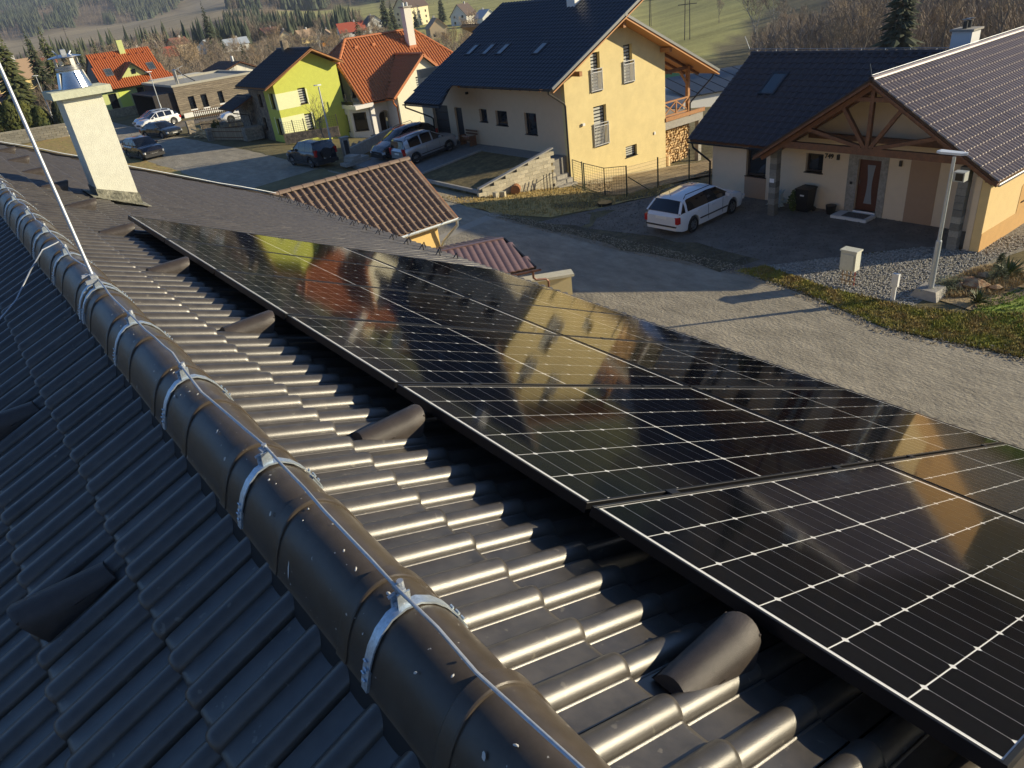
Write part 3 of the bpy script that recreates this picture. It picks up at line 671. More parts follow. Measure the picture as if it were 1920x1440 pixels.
# ================================================================ building helpers
from mathutils.geometry import tessellate_polygon
class Face:
    """vertical facade plane: point at horizontal distance a along u, height z, depth d towards the inside"""
    def __init__(s, o, u, n): s.o = Vector((o[0], o[1], 0)); s.u = Vector((u[0], u[1], 0)).normalized(); s.n = Vector((n[0], n[1], 0)).normalized()
    def p(s, a, z, d=0.0): q = s.o + s.u * a + s.n * d; return Vector((q.x, q.y, z))
    def boxp(s, mb, a0, a1, z0, z1, d0, d1):
        return mb.prism([s.p(a0, z0, d0), s.p(a1, z0, d0), s.p(a1, z1, d0), s.p(a0, z1, d0)], s.n * (d1 - d0))
def wall(F, outer, holes, name, m, parent, th=0.28):
    loops = [[Vector((a, z, 0)) for a, z in outer]] + [[Vector((a, z, 0)) for a, z in h] for h in holes]
    tris = tessellate_polygon(loops); fl = [v for l in loops for v in l]
    mb = MB(); n0 = len(fl)
    mb.v = [tuple(F.p(v.x, v.y, 0)) for v in fl] + [tuple(F.p(v.x, v.y, th)) for v in fl]
    nn = -F.n
    for t in tris:
        a, b_, c = [Vector(mb.v[i]) for i in t]
        f = t if (b_ - a).cross(c - a).dot(nn) > 0 else (t[0], t[2], t[1])
        mb.f.append(tuple(f)); mb.f.append(tuple(i + n0 for i in reversed(f)))
    k = 0
    for li, l in enumerate(loops):
        q = len(l); c = sum((v for v in l), Vector()) / q
        for i in range(q):
            a = k + i; b_ = k + (i + 1) % q; mb.f.append((a, b_, b_ + n0, a + n0))
        k += q
    bm_ = bmesh.new(); me = mb.mesh(name, m, root_loc(parent)); bm_.from_mesh(me); bmesh.ops.recalc_face_normals(bm_, faces=bm_.faces); bm_.to_mesh(me); bm_.free()
    o = bpy.data.objects.new(name, me); COL.objects.link(o); o.parent = parent; return o
def rect(a0, a1, z0, z1): return [(a0, z0), (a1, z0), (a1, z1), (a0, z1)]
m_wglass = mat('window_glass', (0.012, 0.016, 0.022), 0.04, spec=0.8)
m_wood_dk = mat('dark_brown_frame', (0.035, 0.020, 0.014), 0.5)
m_white = mat('white_pvc', (0.75, 0.75, 0.72), 0.5)
m_blind = mat('white_blind', (0.45, 0.46, 0.42), 0.7)
m_timber = mat('stained_timber', (0.42, 0.20, 0.07), 0.6, col2=(0.34, 0.15, 0.05), var=.2, vscale=6, stretch=(1, 1, 1))
m_timber_dk = mat('brown_timber', (0.20, 0.085, 0.035), 0.6, col2=(0.14, 0.06, 0.028), var=.2, vscale=6)
m_anth = mat('anthracite_sheet', (0.022, 0.026, 0.034), 0.4)
m_grey_pipe = mat('dark_grey_pipe', (0.06, 0.062, 0.065), 0.4, metal=.5)
def window(F, a0, a1, z0, z1, parent, m=m_wood_dk, rec=0.14, fw=0.06, mull=(), sill=True, blind=0, name='window', glass=m_wglass, trans=()):
    mb = MB(); d0, d1 = rec, rec + .06
    F.boxp(mb, a0, a0 + fw, z0, z1, d0, d1); F.boxp(mb, a1 - fw, a1, z0, z1, d0, d1); F.boxp(mb, a0 + fw, a1 - fw, z0, z0 + fw, d0, d1); F.boxp(mb, a0 + fw, a1 - fw, z1 - fw, z1, d0, d1)
    for q in mull: c = a0 + (a1 - a0) * q; F.boxp(mb, c - fw / 2, c + fw / 2, z0 + fw, z1 - fw, d0 - .004, d1)
    for q in trans: c = z0 + (z1 - z0) * q; F.boxp(mb, a0 + fw, a1 - fw, c - fw / 2, c + fw / 2, d0 - .002, d1)
    w = mb.build(name, m, parent)
    mb = MB(); F.boxp(mb, a0 + .02, a1 - .02, z0 + .02, z1 - .02, d0 + .03, d0 + .045); mb.build('pane', glass, w)
    if blind:
        for k in range(blind):
            mb = MB(); h = (z1 - z0 - 2 * fw) / blind; zz = z1 - fw - h * (k + 1); F.boxp(mb, a0 + fw, a1 - fw, zz + h * .10, zz + h * .72, d0 + .018, d0 + .026); mb.build('blind_band', m_blind, w)
    if sill: mb = MB(); F.boxp(mb, a0 - .04, a1 + .04, z0 - .04, z0, -.05, rec); mb.build('sill', m, w)
    return w
def far_tile(tw, gauge, h, nseg=7):
    mb = MB(); rows = []
    for (d, dz) in ((-.02, -.008), (gauge - .01, .016), (gauge, -.012)):
        rows.append([(tw * k, d, dz + h * q) for k, q in ((0, 0), (.40, 0), (.52, .75), (.68, 1), (.84, .8), (.98, 0))])
    mb.grid(rows, flip=True); return mb
def mid_tile(tw, gauge, h):
    ks = [0, .2, .26, .32, .38, .45, .5, .7, .76, .82, .88, .95, 1.0]
    def pf(k): w = (k * 2) % 1.0; return 0 if w < .4 else h * math.sin(math.pi * (w - .4) / .6) ** .7
    mb = MB(); rows = []
    for (d, dz) in ((-.02, -.006), (gauge - .008, .014), (gauge, .006), (gauge, -.014)):
        rows.append([(k * (tw - .004), d, dz + (pf(k) if k < 1 else 0)) for k in ks])
    mb.grid(rows, flip=True); return mb
def slope(parent, poly, m, tw=.30, gauge=.33, h=.035, n_ind=0, tile=None, deck=m_timber_dk, thick=.10, lift=.03, cut=None, smooth=24):
    """tiled roof plane through polygon corners (world points); tiles run down the line of steepest descent"""
    P = [Vector(p) for p in poly]; n = Vector((0, 0, 0))
    for i in range(1, len(P) - 1): n += (P[i] - P[0]).cross(P[i + 1] - P[0])
    n.normalize(); n = n if n.z > 0 else -n
    ex = n.cross(Vector((0, 0, 1))) if abs(n.z) < .999 else Vector((1, 0, 0)); ex.normalize(); ey = ex.cross(n); 
    if ey.z > 0: ey = -ey
    ex = ey.cross(n)       # right handed: ex x ey = n
    ex = -n.cross(ey) if ex.cross(ey).dot(n) < 0 else ex
    o = P[0]; uv = [((p - o).dot(ex), (p - o).dot(ey)) for p in P]
    mb = MB(); mb.prism([p for p in P], -n * thick); mb.build('roof_deck', deck, parent)
    T = tile or far_tile(tw, gauge, h)
    u0 = min(u for u, v in uv); u1 = max(u for u, v in uv); v0 = min(v for u, v in uv); v1 = max(v for u, v in uv)
    def inside(x, y):
        ins = False
        for i in range(len(uv)):
            (x1, y1), (x2, y2) = uv[i], uv[i - 1]
            if (y1 > y) != (y2 > y) and x < (x2 - x1) * (y - y1) / (y2 - y1) + x1: ins = not ins
        return ins
    cs = []; nu = max(1, round((u1 - u0) / tw)); nv = max(1, round((v1 - v0) / gauge)); tw_ = (u1 - u0) / nu; g_ = (v1 - v0) / nv
    for i in range(nu):
        for j in range(nv):
            cu, cv = u0 + (i + .5) * tw_, v0 + (j + .5) * g_
            if not inside(cu, cv): continue
            q = o + ex * (u0 + i * tw_) + ey * (v0 + j * g_) + n * lift
            if cut and cut(o + ex * cu + ey * cv): continue
            M = Matrix.Identity(4)
            for k in range(3): M[k][0] = ex[k] * tw_ / tw; M[k][1] = ey[k] * g_ / gauge; M[k][2] = n[k]; M[k][3] = q[k]
            cc = o + ex * cu + ey * cv; cs.append((0 if seen(cc, 0) else 1, (cc - CAMV).length, M))
    cs.sort(key=lambda t: (t[0], t[1]))
    if n_ind:
        me = T.mesh('roof_tile', m, smooth=smooth)
        for _, _, M in cs[:n_ind]: inst('roof_tile', me, M, parent)
    mb = MB()
    for _, _, M in cs[n_ind:]: mb.add([M @ Vector(p) for p in T.v], T.f)
    if cs[n_ind:]: ob = mb.build('roof_tile_field', m, parent, smooth=smooth, kind='stuff')
    return n, ex, ey
def ridge_caps(parent, a, b, m, r=.12, pitch=.38, h=.10):
    a = Vector(a); b = Vector(b); d = b - a; ln = d.length; d.normalize(); k = max(1, round(ln / pitch)); p = ln / k
    mb = MB(); rows = []
    for (y, s_) in ((0, .93), (p * .97, 1.05), (p * 1.04, 1.05), (p * 1.04, .9)):
        rows.append([(r * s_ * math.cos(math.pi * i / 8), y, h * s_ * math.sin(math.pi * i / 8) - .02) for i in range(9)])
    mb.grid(rows, flip=False); me = mb.mesh('ridge_tile', m, smooth=50)
    ex = d.cross(Vector((0, 0, 1))).normalized(); ez = ex.cross(d)
    for i in range(k):
        M = Matrix.Identity(4); q = a + d * (p * i)
        for c in range(3): M[c][0] = ex[c]; M[c][1] = d[c]; M[c][2] = ez[c]; M[c][3] = q[c]
        inst('ridge_tile', me, M, parent)
def pipe(parent, pts, r, m, name='downpipe'): return MB().tube(pts, r, 8).build(name, m, parent, smooth=60)
def board(parent, a, b, w, h, m, name, up=(0, 0, 1)): return MB().beam(a, b, w, h, up).build(name, m, parent)

# ================================================================ house 749
m749 = mat('beige_render', (0.70, 0.57, 0.41), 0.9, var=.03, vscale=1.5)
m749y = mat('yellow_render', (0.72, 0.53, 0.25), 0.9, var=.04, vscale=1.5)
m_brownp = mat('brown_render', (0.38, 0.25, 0.16), 0.9, var=.03, vscale=2)
m_orangep = mat('ochre_render', (0.56, 0.33, 0.12), 0.9, var=.05, vscale=1.5)
m_tile_sunlit = mat('sunlit_brown_tile', (0.36, 0.30, 0.27), 0.42, var=.12, vscale=5, obj_var=.08, bump=.2, bscale=120)  # roof tile for the sunlit slope, sun sheen put into the lighter colour
m_tile_shaded = mat('shaded_brown_tile', (0.048, 0.036, 0.036), 0.42, var=.15, vscale=5, obj_var=.1)  # same roof's tile on the shaded slopes, shade put into the dark colour
h7 = thing('single_storey_house', 'beige single storey house with timber porch gable and number beside the door', 'house', (30, 14, G))
FX = Face((26.6, 0), (0, 1), (1, 0))
holes = [rect(18.2, 19.2, -7.33, -6.02), rect(15.6, 16.35, -6.85, -6.1), rect(13.24, 14.13, -8.12, -6.13)]
wall(FX, [(8.9, G - .2), (21.0, G - .2), (21.0, -5.6), (17.0, -5.45), (12.8, -3.05), (8.9, -5.6)], holes, 'wall', m749, h7)
FS = Face((24.72, 8.74), (1, 0), (0, 1))
wall(FS, [(0, G - .2), (15.5, G - .2), (15.5, -5.75), (0, -5.75)], [rect(2.95, 4.0, -7.3, -6.3)], 'wall', m749y, h7)
mb = MB(); mb.bb((24.73, 9.03, G - .2), (26.59, 9.22, -5.8)); mb.bb((24.722, 8.76, G - .2), (25.0, 9.02, -5.8)); mb.build('wing_wall', m749, h7)
FB = Face((26.88, 20.72), (1, 0), (0, 1)); wall(FB, [(0, G - 2.5), (7.3, G - 2.5), (7.3, -5.6), (3.65, -3.1), (0, -5.6)], [], 'wall', m749, h7)
mb = MB(); mb.bb((34.1, 17.3, G - 2.5), (34.3, 20.9, -5.6)); mb.bb((40.0, 9.0, G - 2), (40.2, 17.2, -5.7)); mb.bb((34.3, 17.0, G - 2.5), (40.0, 17.2, -5.7)); mb.build('rear_wall', m749, h7)
def panel(F, a0, a1, z0, z1, m, parent, name='paint_panel', d=-.012):
    mb = MB(); F.boxp(mb, a0, a1, z0, z1, d, .0); return mb.build(name, m, parent)
panel(FX, 11.13, 12.16, G, -5.92, m_brownp, h7); panel(FX, 18.16, 19.24, G, -7.37, m_brownp, h7)
m_stonep = mat('grey_stone_cladding', (0.25, 0.235, 0.20), 0.85, col2=(0.33, 0.31, 0.27), var=.25, vscale=4, bump=.3, bscale=20)
mb = MB(); FX.boxp(mb, 12.96, 13.24, G, -5.9, -.02, 0); FX.boxp(mb, 14.13, 14.52, G, -5.9, -.02, 0); FX.boxp(mb, 13.24, 14.13, -6.13, -5.9, -.02, 0); mb.build('door_surround', m_stonep, h7)
mb = MB(); mb.prism([FS.p(0.0, G, -.012), FS.p(15.4, G, -.012), FS.p(15.4, -6.0, -.012), FS.p(4.3, -6.0, -.012), FS.p(2.72, -6.72, -.012), FS.p(2.68, -7.66, -.012), FS.p(0.0, -7.64, -.012)], (0, .012, 0)); mb.build('paint_panel', m_orangep, h7)
window(FX, 18.2, 19.2, -7.33, -6.02, h7, fw=.09); window(FX, 15.6, 16.35, -6.85, -6.1, h7, fw=.07); window(FS, 2.95, 4.0, -7.3, -6.3, h7)
mb = MB(); FX.boxp(mb, 13.24, 14.13, -8.12, -6.13, .12, .18); door = mb.build('front_door', mat('mahogany_door', (0.085, 0.024, 0.012), .45, var=.2, vscale=5), h7)
mb = MB(); C_ = [FX.p(13.60 - .10 * (1 - .7 * math.sin(math.pi * t)), -7.85 + 1.5 * t, .112) for t in [i / 10 for i in range(11)]]; D_ = [FX.p(13.76 + .10 * (1 - .7 * math.sin(math.pi * t)) - .04, -7.85 + 1.5 * t, .112) for t in [i / 10 for i in range(11)]]
mb.grid([C_, D_]); mb.build('door_light', mat('door_glass_light', (.25, .27, .28), .15), door)
mb = MB(); mb.cyl(FX.p(14.02, -7.1, .05), FX.p(14.02, -6.95, .05), .012); mb.build('handle', m_steel, door)
mb = MB(); FX.boxp(mb, 13.24, 14.13, -8.20, -8.12, -.05, .2); mb.build('door_sill', m_white, h7)
for y_ in (14.96, 12.52): mb = MB(); FX.boxp(mb, y_ - .045, y_ + .045, -6.24, -6.04, -.08, -.002); mb.build('wall_lamp', m_black, h7)
mb = MB(); FX.boxp(mb, 14.28, 14.38, -7.12, -7.02, -.05, -.022); mb.build('door_bell', m_black, h7)
def text_mesh(body, size, m, M, parent, name='lettering', depth=.012):
    cu = bpy.data.curves.new('t', 'FONT'); cu.body = body; cu.size = size; cu.extrude = depth; cu.offset = 0.006 * size / .2; cu.resolution_u = 3
    to = bpy.data.objects.new('t', cu); COL.objects.link(to); dg = bpy.context.evaluated_depsgraph_get(); me = bpy.data.meshes.new_from_object(to.evaluated_get(dg)); bpy.data.objects.remove(to)
    me.name = name; me.materials.clear(); me.materials.append(m); return inst(name, me, M, parent)
M = Matrix(((0, 0, -1, 26.6 - .02), (-1, 0, 0, 15.54), (0, 1, 0, -6.22), (0, 0, 0, 1)))
text_mesh('749', .25, m_black, M, h7, 'house_number')
# pillars of grey concrete blocks
m_blk = mat('grey_block', (0.22, 0.21, 0.18), .9, obj_var=.35, var=.2, vscale=8, bump=.5, bscale=60)
me_pb = MB().box((0, 0, 0), (.30, .30, .225)).mesh('block', m_blk)
for (px, py, top) in ((24.98, 16.70, -5.45), (24.66, 9.52, -5.45)):
    z = G + .115
    while z < top:
        q = inst('pillar_block', me_pb, Matrix.Translation((px + random.uniform(-.006, .006), py + random.uniform(-.006, .006), z)), h7); z += .235
mb = MB(); mb.box((24.98 - .155, 16.70 + .02, -6.85), (.012, .2, .16)); mb.build('notice', mat('white_paper', (.8, .8, .82), .7), h7)
m_porch = m_timber_dk
zb = -5.28
board(h7, (24.5, 16.15, zb), (24.5, 9.45, zb), .18, .24, m_porch, 'tie_beam'); board(h7, (26.2, 16.05, zb + .0), (26.2, 9.55, zb + .0), .16, .2, m_porch, 'tie_beam')
cx, cy, cz = 24.5, 12.80, zb + .12
SL = .660
for k, ty in enumerate((15.15, 13.85, 12.80, 11.75, 10.45)):
    tz = -2.98 - abs(ty - 12.8) * SL - .12
    board(h7, (cx, cy + (ty - 12.8) * .10, cz), (cx, ty, tz), .13, .16, m_porch, 'strut', up=(1, 0, 0))
board(h7, (24.5, 13.5, -3.55), (24.5, 12.1, -3.55), .14, .14, m_porch, 'collar')
for sg in (-1, 1):
    board(h7, (24.5, 12.8, -3.12), (24.5, 12.8 + sg * 4.2, -3.12 - 4.2 * SL), .16, .2, m_porch, 'rafter', up=(1, 0, 0))
    board(h7, (24.24, 12.8, -2.98), (24.24, 12.8 + sg * 4.4, -2.98 - 4.4 * SL), .07, .22, m_porch, 'verge_board', up=(1, 0, 0))
    board(h7, (24.20, 12.8, -2.86), (24.20, 12.8 + sg * 4.42, -2.86 - 4.42 * SL), .05, .06, m_wood_dk, 'verge_flashing', up=(1, 0, 0))
    for xx in (25.3,): board(h7, (xx, 12.8, -3.12), (xx, 12.8 + sg * 4.2, -3.12 - 4.2 * SL), .12, .18, m_porch, 'rafter', up=(1, 0, 0))
zr, yr = -2.90, 12.8
T7 = mid_tile(.30, .34, .058)
def gable_tile():
    mb = MB(); rows = []
    for (d, dz) in ((-.02, -.012), (.328, .024), (.338, .020), (.340, -.014)): rows.append([(.22 * k, d, dz + .062 * q) for k, q in ((0.01, 0), (.42, -.05), (.50, .15), (.60, .85), (.72, 1), (.86, .80), (.985, .1))])
    mb.grid(rows, flip=True); return mb
slope(h7, [(24.2, yr, zr), (24.2, 8.42, zr - 4.38 * SL), (41, 8.42, zr - 4.38 * SL), (41, yr, zr)], m_tile_sunlit, tw=.22, gauge=.34, n_ind=290, tile=gable_tile(), deck=m_porch)
slope(h7, [(24.2, yr, zr), (30.5, yr, zr), (25.9, 17.23, zr - 4.43 * SL), (24.2, 17.23, zr - 4.43 * SL)], m_tile_shaded, deck=m_porch, gauge=.34)
slope(h7, [(30.5, 21.9, zr), (25.9, 21.75, -5.87), (25.9, 17.23, -5.85), (30.5, yr, zr)], m_tile_shaded, gauge=.34, tw=.36, h=.055, deck=m_porch, cut=lambda p: 28.5 < p.x < 29.25 and 19.25 < p.y < 19.9)
slope(h7, [(30.5, 21.9, zr), (30.5, yr, zr), (35.1, 17.23, -5.85), (35.1, 21.75, -5.87)], m_tile_shaded, gauge=.34, deck=m_porch)
slope(h7, [(30.5, yr, zr), (41, yr, zr), (41, 17.23, zr - 4.43 * SL), (35.1, 17.23, zr - 4.43 * SL)], m_tile_shaded, gauge=.34, deck=m_porch)
ridge_caps(h7, (24.2, yr, zr + .05), (41, yr, zr + .05), m_tile_sunlit); ridge_caps(h7, (30.5, 21.9, zr + .03), (30.5, 12.9, zr + .03), m_tile_shaded)
gutter((25.82, 21.8, -5.93), (25.82, 17.3, -5.93), r=.06).build('gutter', m_black, h7); gutter((24.2, 8.36, -5.85), (41, 8.36, -5.85), r=.06).build('gutter', mat('light_gutter', (.35, .33, .31), .4, metal=.4), h7)
pipe(h7, [(25.82, 21.55, -5.98), (25.82, 21.5, -6.15), (26.4, 21.15, -6.75), (26.55, 21.1, -6.9), (26.55, 21.1, G)], .045, m_black)
board(h7, (24.2, 8.40, -5.78), (24.2, 8.75, -5.75), .1, .1, m_porch, 'rafter_end')
# roof window
def roofwin(parent, c, ex, ey, n, w, l, mframe=m_anth, glass=None):
    c = Vector(c) + n * .06; M = Matrix((ex, ey, n)).transposed(); mb = MB()
    for sx in (-1, 1): mb.box(c + ex * sx * (w / 2 - .04), (.08, l, .09), M=M)
    for sy in (-1, 1): mb.box(c + ey * sy * (l / 2 - .04), (w - .16, .08, .09), M=M)
    o = mb.build('roof_window', mframe, parent); mb = MB(); mb.box(c + n * .01, (w - .14, l - .14, .02), M=M); mb.build('pane', glass or m_skyglass, o); return o
m_skyglass = mat('roof_window_glass', (.05, .075, .09), .05, spec=1.0)
n_ = Vector((-.539, 0, .842)).normalized(); ey_ = Vector((-.842, 0, -.539)); ex_ = Vector((0, -1, 0))
roofwin(h7, (28.88, 19.55, zr - (30.5 - 28.88) * .64), ex_, ey_, n_, .80, 1.35)
# wires on the ridges
mb = MB().tube([(24.0, yr, zr + .55), (24.2, yr, zr + .17), (41, yr, zr + .17)], .012, 5); mb.tube([(30.5, 22.3, zr + .75), (30.5, 22.0, zr + .2), (30.5, 13, zr + .15)], .012, 5); mb.build('ridge_wire', m_alu, h7)
me_sp = MB().box((0, 0, .07), (.02, .02, .15)).mesh('wire_holder', m_alu)
for k in range(17): inst('wire_holder', me_sp, Matrix.Translation((24.6 + k, yr, zr + .05)), h7)
for k in range(9): inst('wire_holder', me_sp, Matrix.Translation((30.5, 21.6 - k, zr + .02)), h7)
# chimney
mb = MB(); mb.bb((34.2, 13.9, -5), (35.0, 14.7, -2.62)); q = mb.build('chimney', mat('white_render', (.72, .72, .70), .9), h7)
mb = MB(); mb.bb((34.12, 13.82, -2.62), (35.08, 14.78, -2.54)); mb.build('cap', m_conc, q)
for x_ in (34.4, 34.78):
    mb = MB(); mb.cyl((x_, 14.3, -2.54), (x_, 14.3, -2.25), .09); mb.cyl((x_, 14.3, -2.2), (x_, 14.3, -2.18), .16); mb.build('pot', m_grey_pipe, q)
# things in front of house 749
mb = MB(); mb.bb((25.75, 13.15, G), (26.5, 14.6, G + .12)); step = one('door_step', mb, mat('white_stone', (.62, .62, .60), .8), 'low white door step with a mat in front of the brown door', 'step', loc=(26.1, 13.9, G))
mb = MB(); mb.bb((25.85, 13.3, G + .12), (26.4, 14.2, G + .135)); one('door_mat', mb, mat('dark_mat', (.04, .04, .04), .9, col2=(.2, .19, .17), vscale=30), 'dark striped mat lying on the white door step', 'mat', loc=(26.1, 13.7, G + .12))
bin_ = thing('wheelie_bin', 'black wheeled rubbish bin standing behind the left grey pillar', 'bin', (25.95, 15.85, G))
def frust(mb, c, a, b_, h): # rectangular frustum
    z = c[2]; mb.add([(c[0] + sx * a[0] / 2, c[1] + sy * a[1] / 2, z) for sx, sy in ((-1, -1), (1, -1), (1, 1), (-1, 1))] + [(c[0] + sx * b_[0] / 2, c[1] + sy * b_[1] / 2, z + h) for sx, sy in ((-1, -1), (1, -1), (1, 1), (-1, 1))], [(3, 2, 1, 0), (4, 5, 6, 7), (0, 1, 5, 4), (1, 2, 6, 5), (2, 3, 7, 6), (3, 0, 4, 7)]); return mb
m_binp = mat('black_plastic', (.012, .012, .013), .45)
frust(MB(), (25.95, 15.85, G + .08), (.48, .46), (.62, .58), .88).build('body', m_binp, bin_)
mb = MB(); mb.prism([(25.62, 15.54, G + .96), (26.28, 15.54, G + .96), (26.28, 16.16, G + .96), (25.62, 16.16, G + .96)], (0, 0, .05)); mb.box((26.25, 15.85, G + 1.0), (.06, .5, .06)); mb.build('lid', m_binp, bin_)
for s_ in (-1, 1): MB().cyl((26.2, 15.85 + s_ * .24, G + .1), (26.2, 15.85 + s_ * .29, G + .1), .1, 12).build('wheel', m_binp, bin_)
mb = MB(); mb.bb((25.64, 15.75, G + .72), (25.66, 15.92, G + .78)); mb.build('sticker', m_white, bin_)
mb = MB(); mb.tube([(26.2, 14.85, G), (26.2, 14.85, G + .02), (26.2, 14.85, G + .36)], [.15, .16, .21], 14); one('flower_pot', mb, m_binp, 'black bucket sized plant pot left of the front door', 'pot', loc=(26.2, 14.85, G), smooth=40)
random.seed(5)
mb = MB()
for k in range(50):
    r_ = random.Random(k); v, f = blob(r_, .13); mb.add([(a + 25.7 + r_.gauss(0, .10), b_ + 16.95 + r_.gauss(0, .12), c + G + .1 + abs(r_.gauss(0, .25))) for a, b_, c in v], f)
one('bottle_sack', mb, mat('plastic_bottles', (.28, .36, .38), .2, col2=(.45, .5, .5), vscale=25), 'pale bag of plastic bottles leaning beside the left pillar', 'bag', loc=(25.7, 16.95, G))
m_shrub = mat('green_leaf', (.045, .075, .02), .7, col2=(.09, .13, .02), vscale=8, var=.3)
def leafball(mb, rnd, c, rx, ry, rz_, n, s0=.05, shell=.6):
    for _ in range(n):
        d = Vector((rnd.gauss(0, 1), rnd.gauss(0, 1), rnd.gauss(0, 1))).normalized() * (shell + (1 - shell) * rnd.random())
        p = Vector((c[0] + d.x * rx, c[1] + d.y * ry, c[2] + d.z * rz_)); a = Vector((rnd.uniform(-1, 1), rnd.uniform(-1, 1), rnd.uniform(-1, 1))).normalized() * s0 * rnd.uniform(.6, 1.5); b_ = a.cross(Vector((rnd.uniform(-1, 1), rnd.uniform(-1, 1), rnd.uniform(-1, 1)))).normalized() * s0 * rnd.uniform(.5, 1)
        mb.add([p - a, p + b_, p + a, p - b_], [(0, 1, 2, 3)])
    return mb
one('shrub', leafball(MB(), random.Random(3), (25.8, 16.25, G + .45), .3, .22, .45, 500), m_shrub, 'green shrub squeezed between the left pillar and the black bin', 'shrub', loc=(25.8, 16.25, G))
# ================================================================ yellow house with dark blue roof
m_yel = mat('warm_yellow_render', (0.67, 0.55, 0.27), 0.9, var=.07, vscale=.6, bump=.3, bscale=60)
m_yelf = mat('pale_peach_render', (0.64, 0.48, 0.32), 0.9, var=.03, vscale=1.2)
m_plinth = mat('plinth_render', (0.62, 0.50, 0.27), 0.9, var=.08, vscale=3)
m_navy = mat('navy_metal_tile', (0.014, 0.024, 0.038), 0.38, var=.1, vscale=3)
m_rake = mat('orange_timber', (0.52, 0.25, 0.09), 0.6, var=.15, vscale=6)
m_zinc = mat('grey_sheet_edge', (.20, .21, .21), .45, metal=.3)
hy = thing('two_storey_house', 'yellow two storey house with navy roof, french balconies and timber rake', 'house', (31, 36, G))
YF = Face((27.06, 31.28), (0, 1), (1, 0)); YG = Face((27.06, 31.28), (1, 0), (0, 1))
gh = [rect(2.08, 2.80, -4.66, -2.63), rect(4.70, 5.42, -4.62, -2.58), rect(2.10, 3.12, -7.66, -5.45), rect(4.62, 5.60, -8.83, -8.2)]
wall(YG, [(0, -10.8), (8.24, -10.8), (8.24, -3.1), (4.9, -1.45), (4.3, -1.15), (0, -3.35)], gh, 'wall', m_yel, hy)
fh = [rect(11.8, 13.7, -7.55, -5.48), rect(10.15, 11.0, -7.75, -5.55), rect(7.4, 8.2, -6.3, -5.52), rect(5.35, 6.5, -6.4, -5.54), rect(2.6, 3.7, -6.75, -5.53)]
wall(YF, [(0.28, -9.6), (15.0, -9.6), (15.0, -3.9), (11.7, -3.4), (0.28, -3.4)], fh, 'wall', m_yelf, hy)
mb = MB(); mb.bb((27.07, 31.3, -9.6), (27.3, 31.56, -3.4)); mb.build('side_wall', m_yelf, hy); mb = MB(); mb.bb((35.02, 31.56, -10.8), (35.29, 46.2, -3.2)); mb.build('side_wall', m_yelf, hy); mb = MB(); mb.bb((27.1, 46.0, -9.6), (35.0, 46.3, -3.3)); mb.build('side_wall', m_yelf, hy)
mb = MB(); mb.prism([YG.p(-.01, -10.8, -.012), YG.p(8.25, -10.8, -.012), YG.p(8.25, -9.62, -.012), YG.p(-.01, -9.0, -.012)], (0, .012, 0)); mb.build('plinth', m_plinth, hy)
def juliet(F, a0, a1, z0, z1, parent):
    r = MB(); hgt = (z1 - z0) * .50
    for z_ in (z0 + .06, z0 + hgt, z0 + hgt + .16): F.boxp(r, a0 - .11, a1 + .11, z_ - .018, z_ + .018, -.10, -.07)
    for s_ in (a0 - .07, a1 + .07): F.boxp(r, s_ - .012, s_ + .012, z0, z0 + hgt + .18, -.10, -.0)
    n_ = 9
    for k in range(n_): a = a0 + (a1 - a0) * (k + .5) / n_; F.boxp(r, a - .010, a + .010, z0 + .08, z0 + hgt - .02, -.092, -.078)
    r.build('balcony_rail', mat('white_steel_rail', (.7, .71, .72), .35, metal=.3), parent)
for (a0, a1, z0, z1) in ((2.08, 2.80, -4.66, -2.63), (4.70, 5.42, -4.62, -2.58), (2.10, 3.12, -7.66, -5.45)):
    window(YG, a0, a1, z0, z1, hy, m=m_anth, blind=11, rec=.2); juliet(YG, a0, a1, z0, z1, hy)
window(YG, 4.62, 5.60, -8.83, -8.2, hy, m=m_anth, rec=.16, blind=4)
for (a0, a1, z0, z1) in ((7.4, 8.2, -6.3, -5.52), (5.35, 6.5, -6.4, -5.54), (2.6, 3.7, -6.75, -5.53)): window(YF, a0, a1, z0, z1, hy, m=m_anth, rec=.16)
mb = MB(); YF.boxp(mb, 10.15, 11.0, -7.75, -5.55, .14, .2); mb.build('side_door', m_anth, hy)
for k in range(4): mb = MB(); YF.boxp(mb, 11.8, 13.7, -7.55 + k * .52, -7.55 + k * .52 + .505, .22, .27); mb.build('garage_door_panel', mat('garage_door_black', (.018, .020, .026), .5), hy)
mb = MB(); mb.box(YG.p(1.2, -6.22, -.06), (.18, .14, .14)); mb.build('alarm_box', m_white, hy)
mb = MB(); mb.box(YG.p(7.2, -7.9, -.03), (.12, .06, .16)); mb.build('socket_box', m_white, hy)
mb = MB(); mb.box(YF.p(9.2, -4.6, -.06), (.2, .14, .14)); mb.build('wall_lamp', m_black, hy)
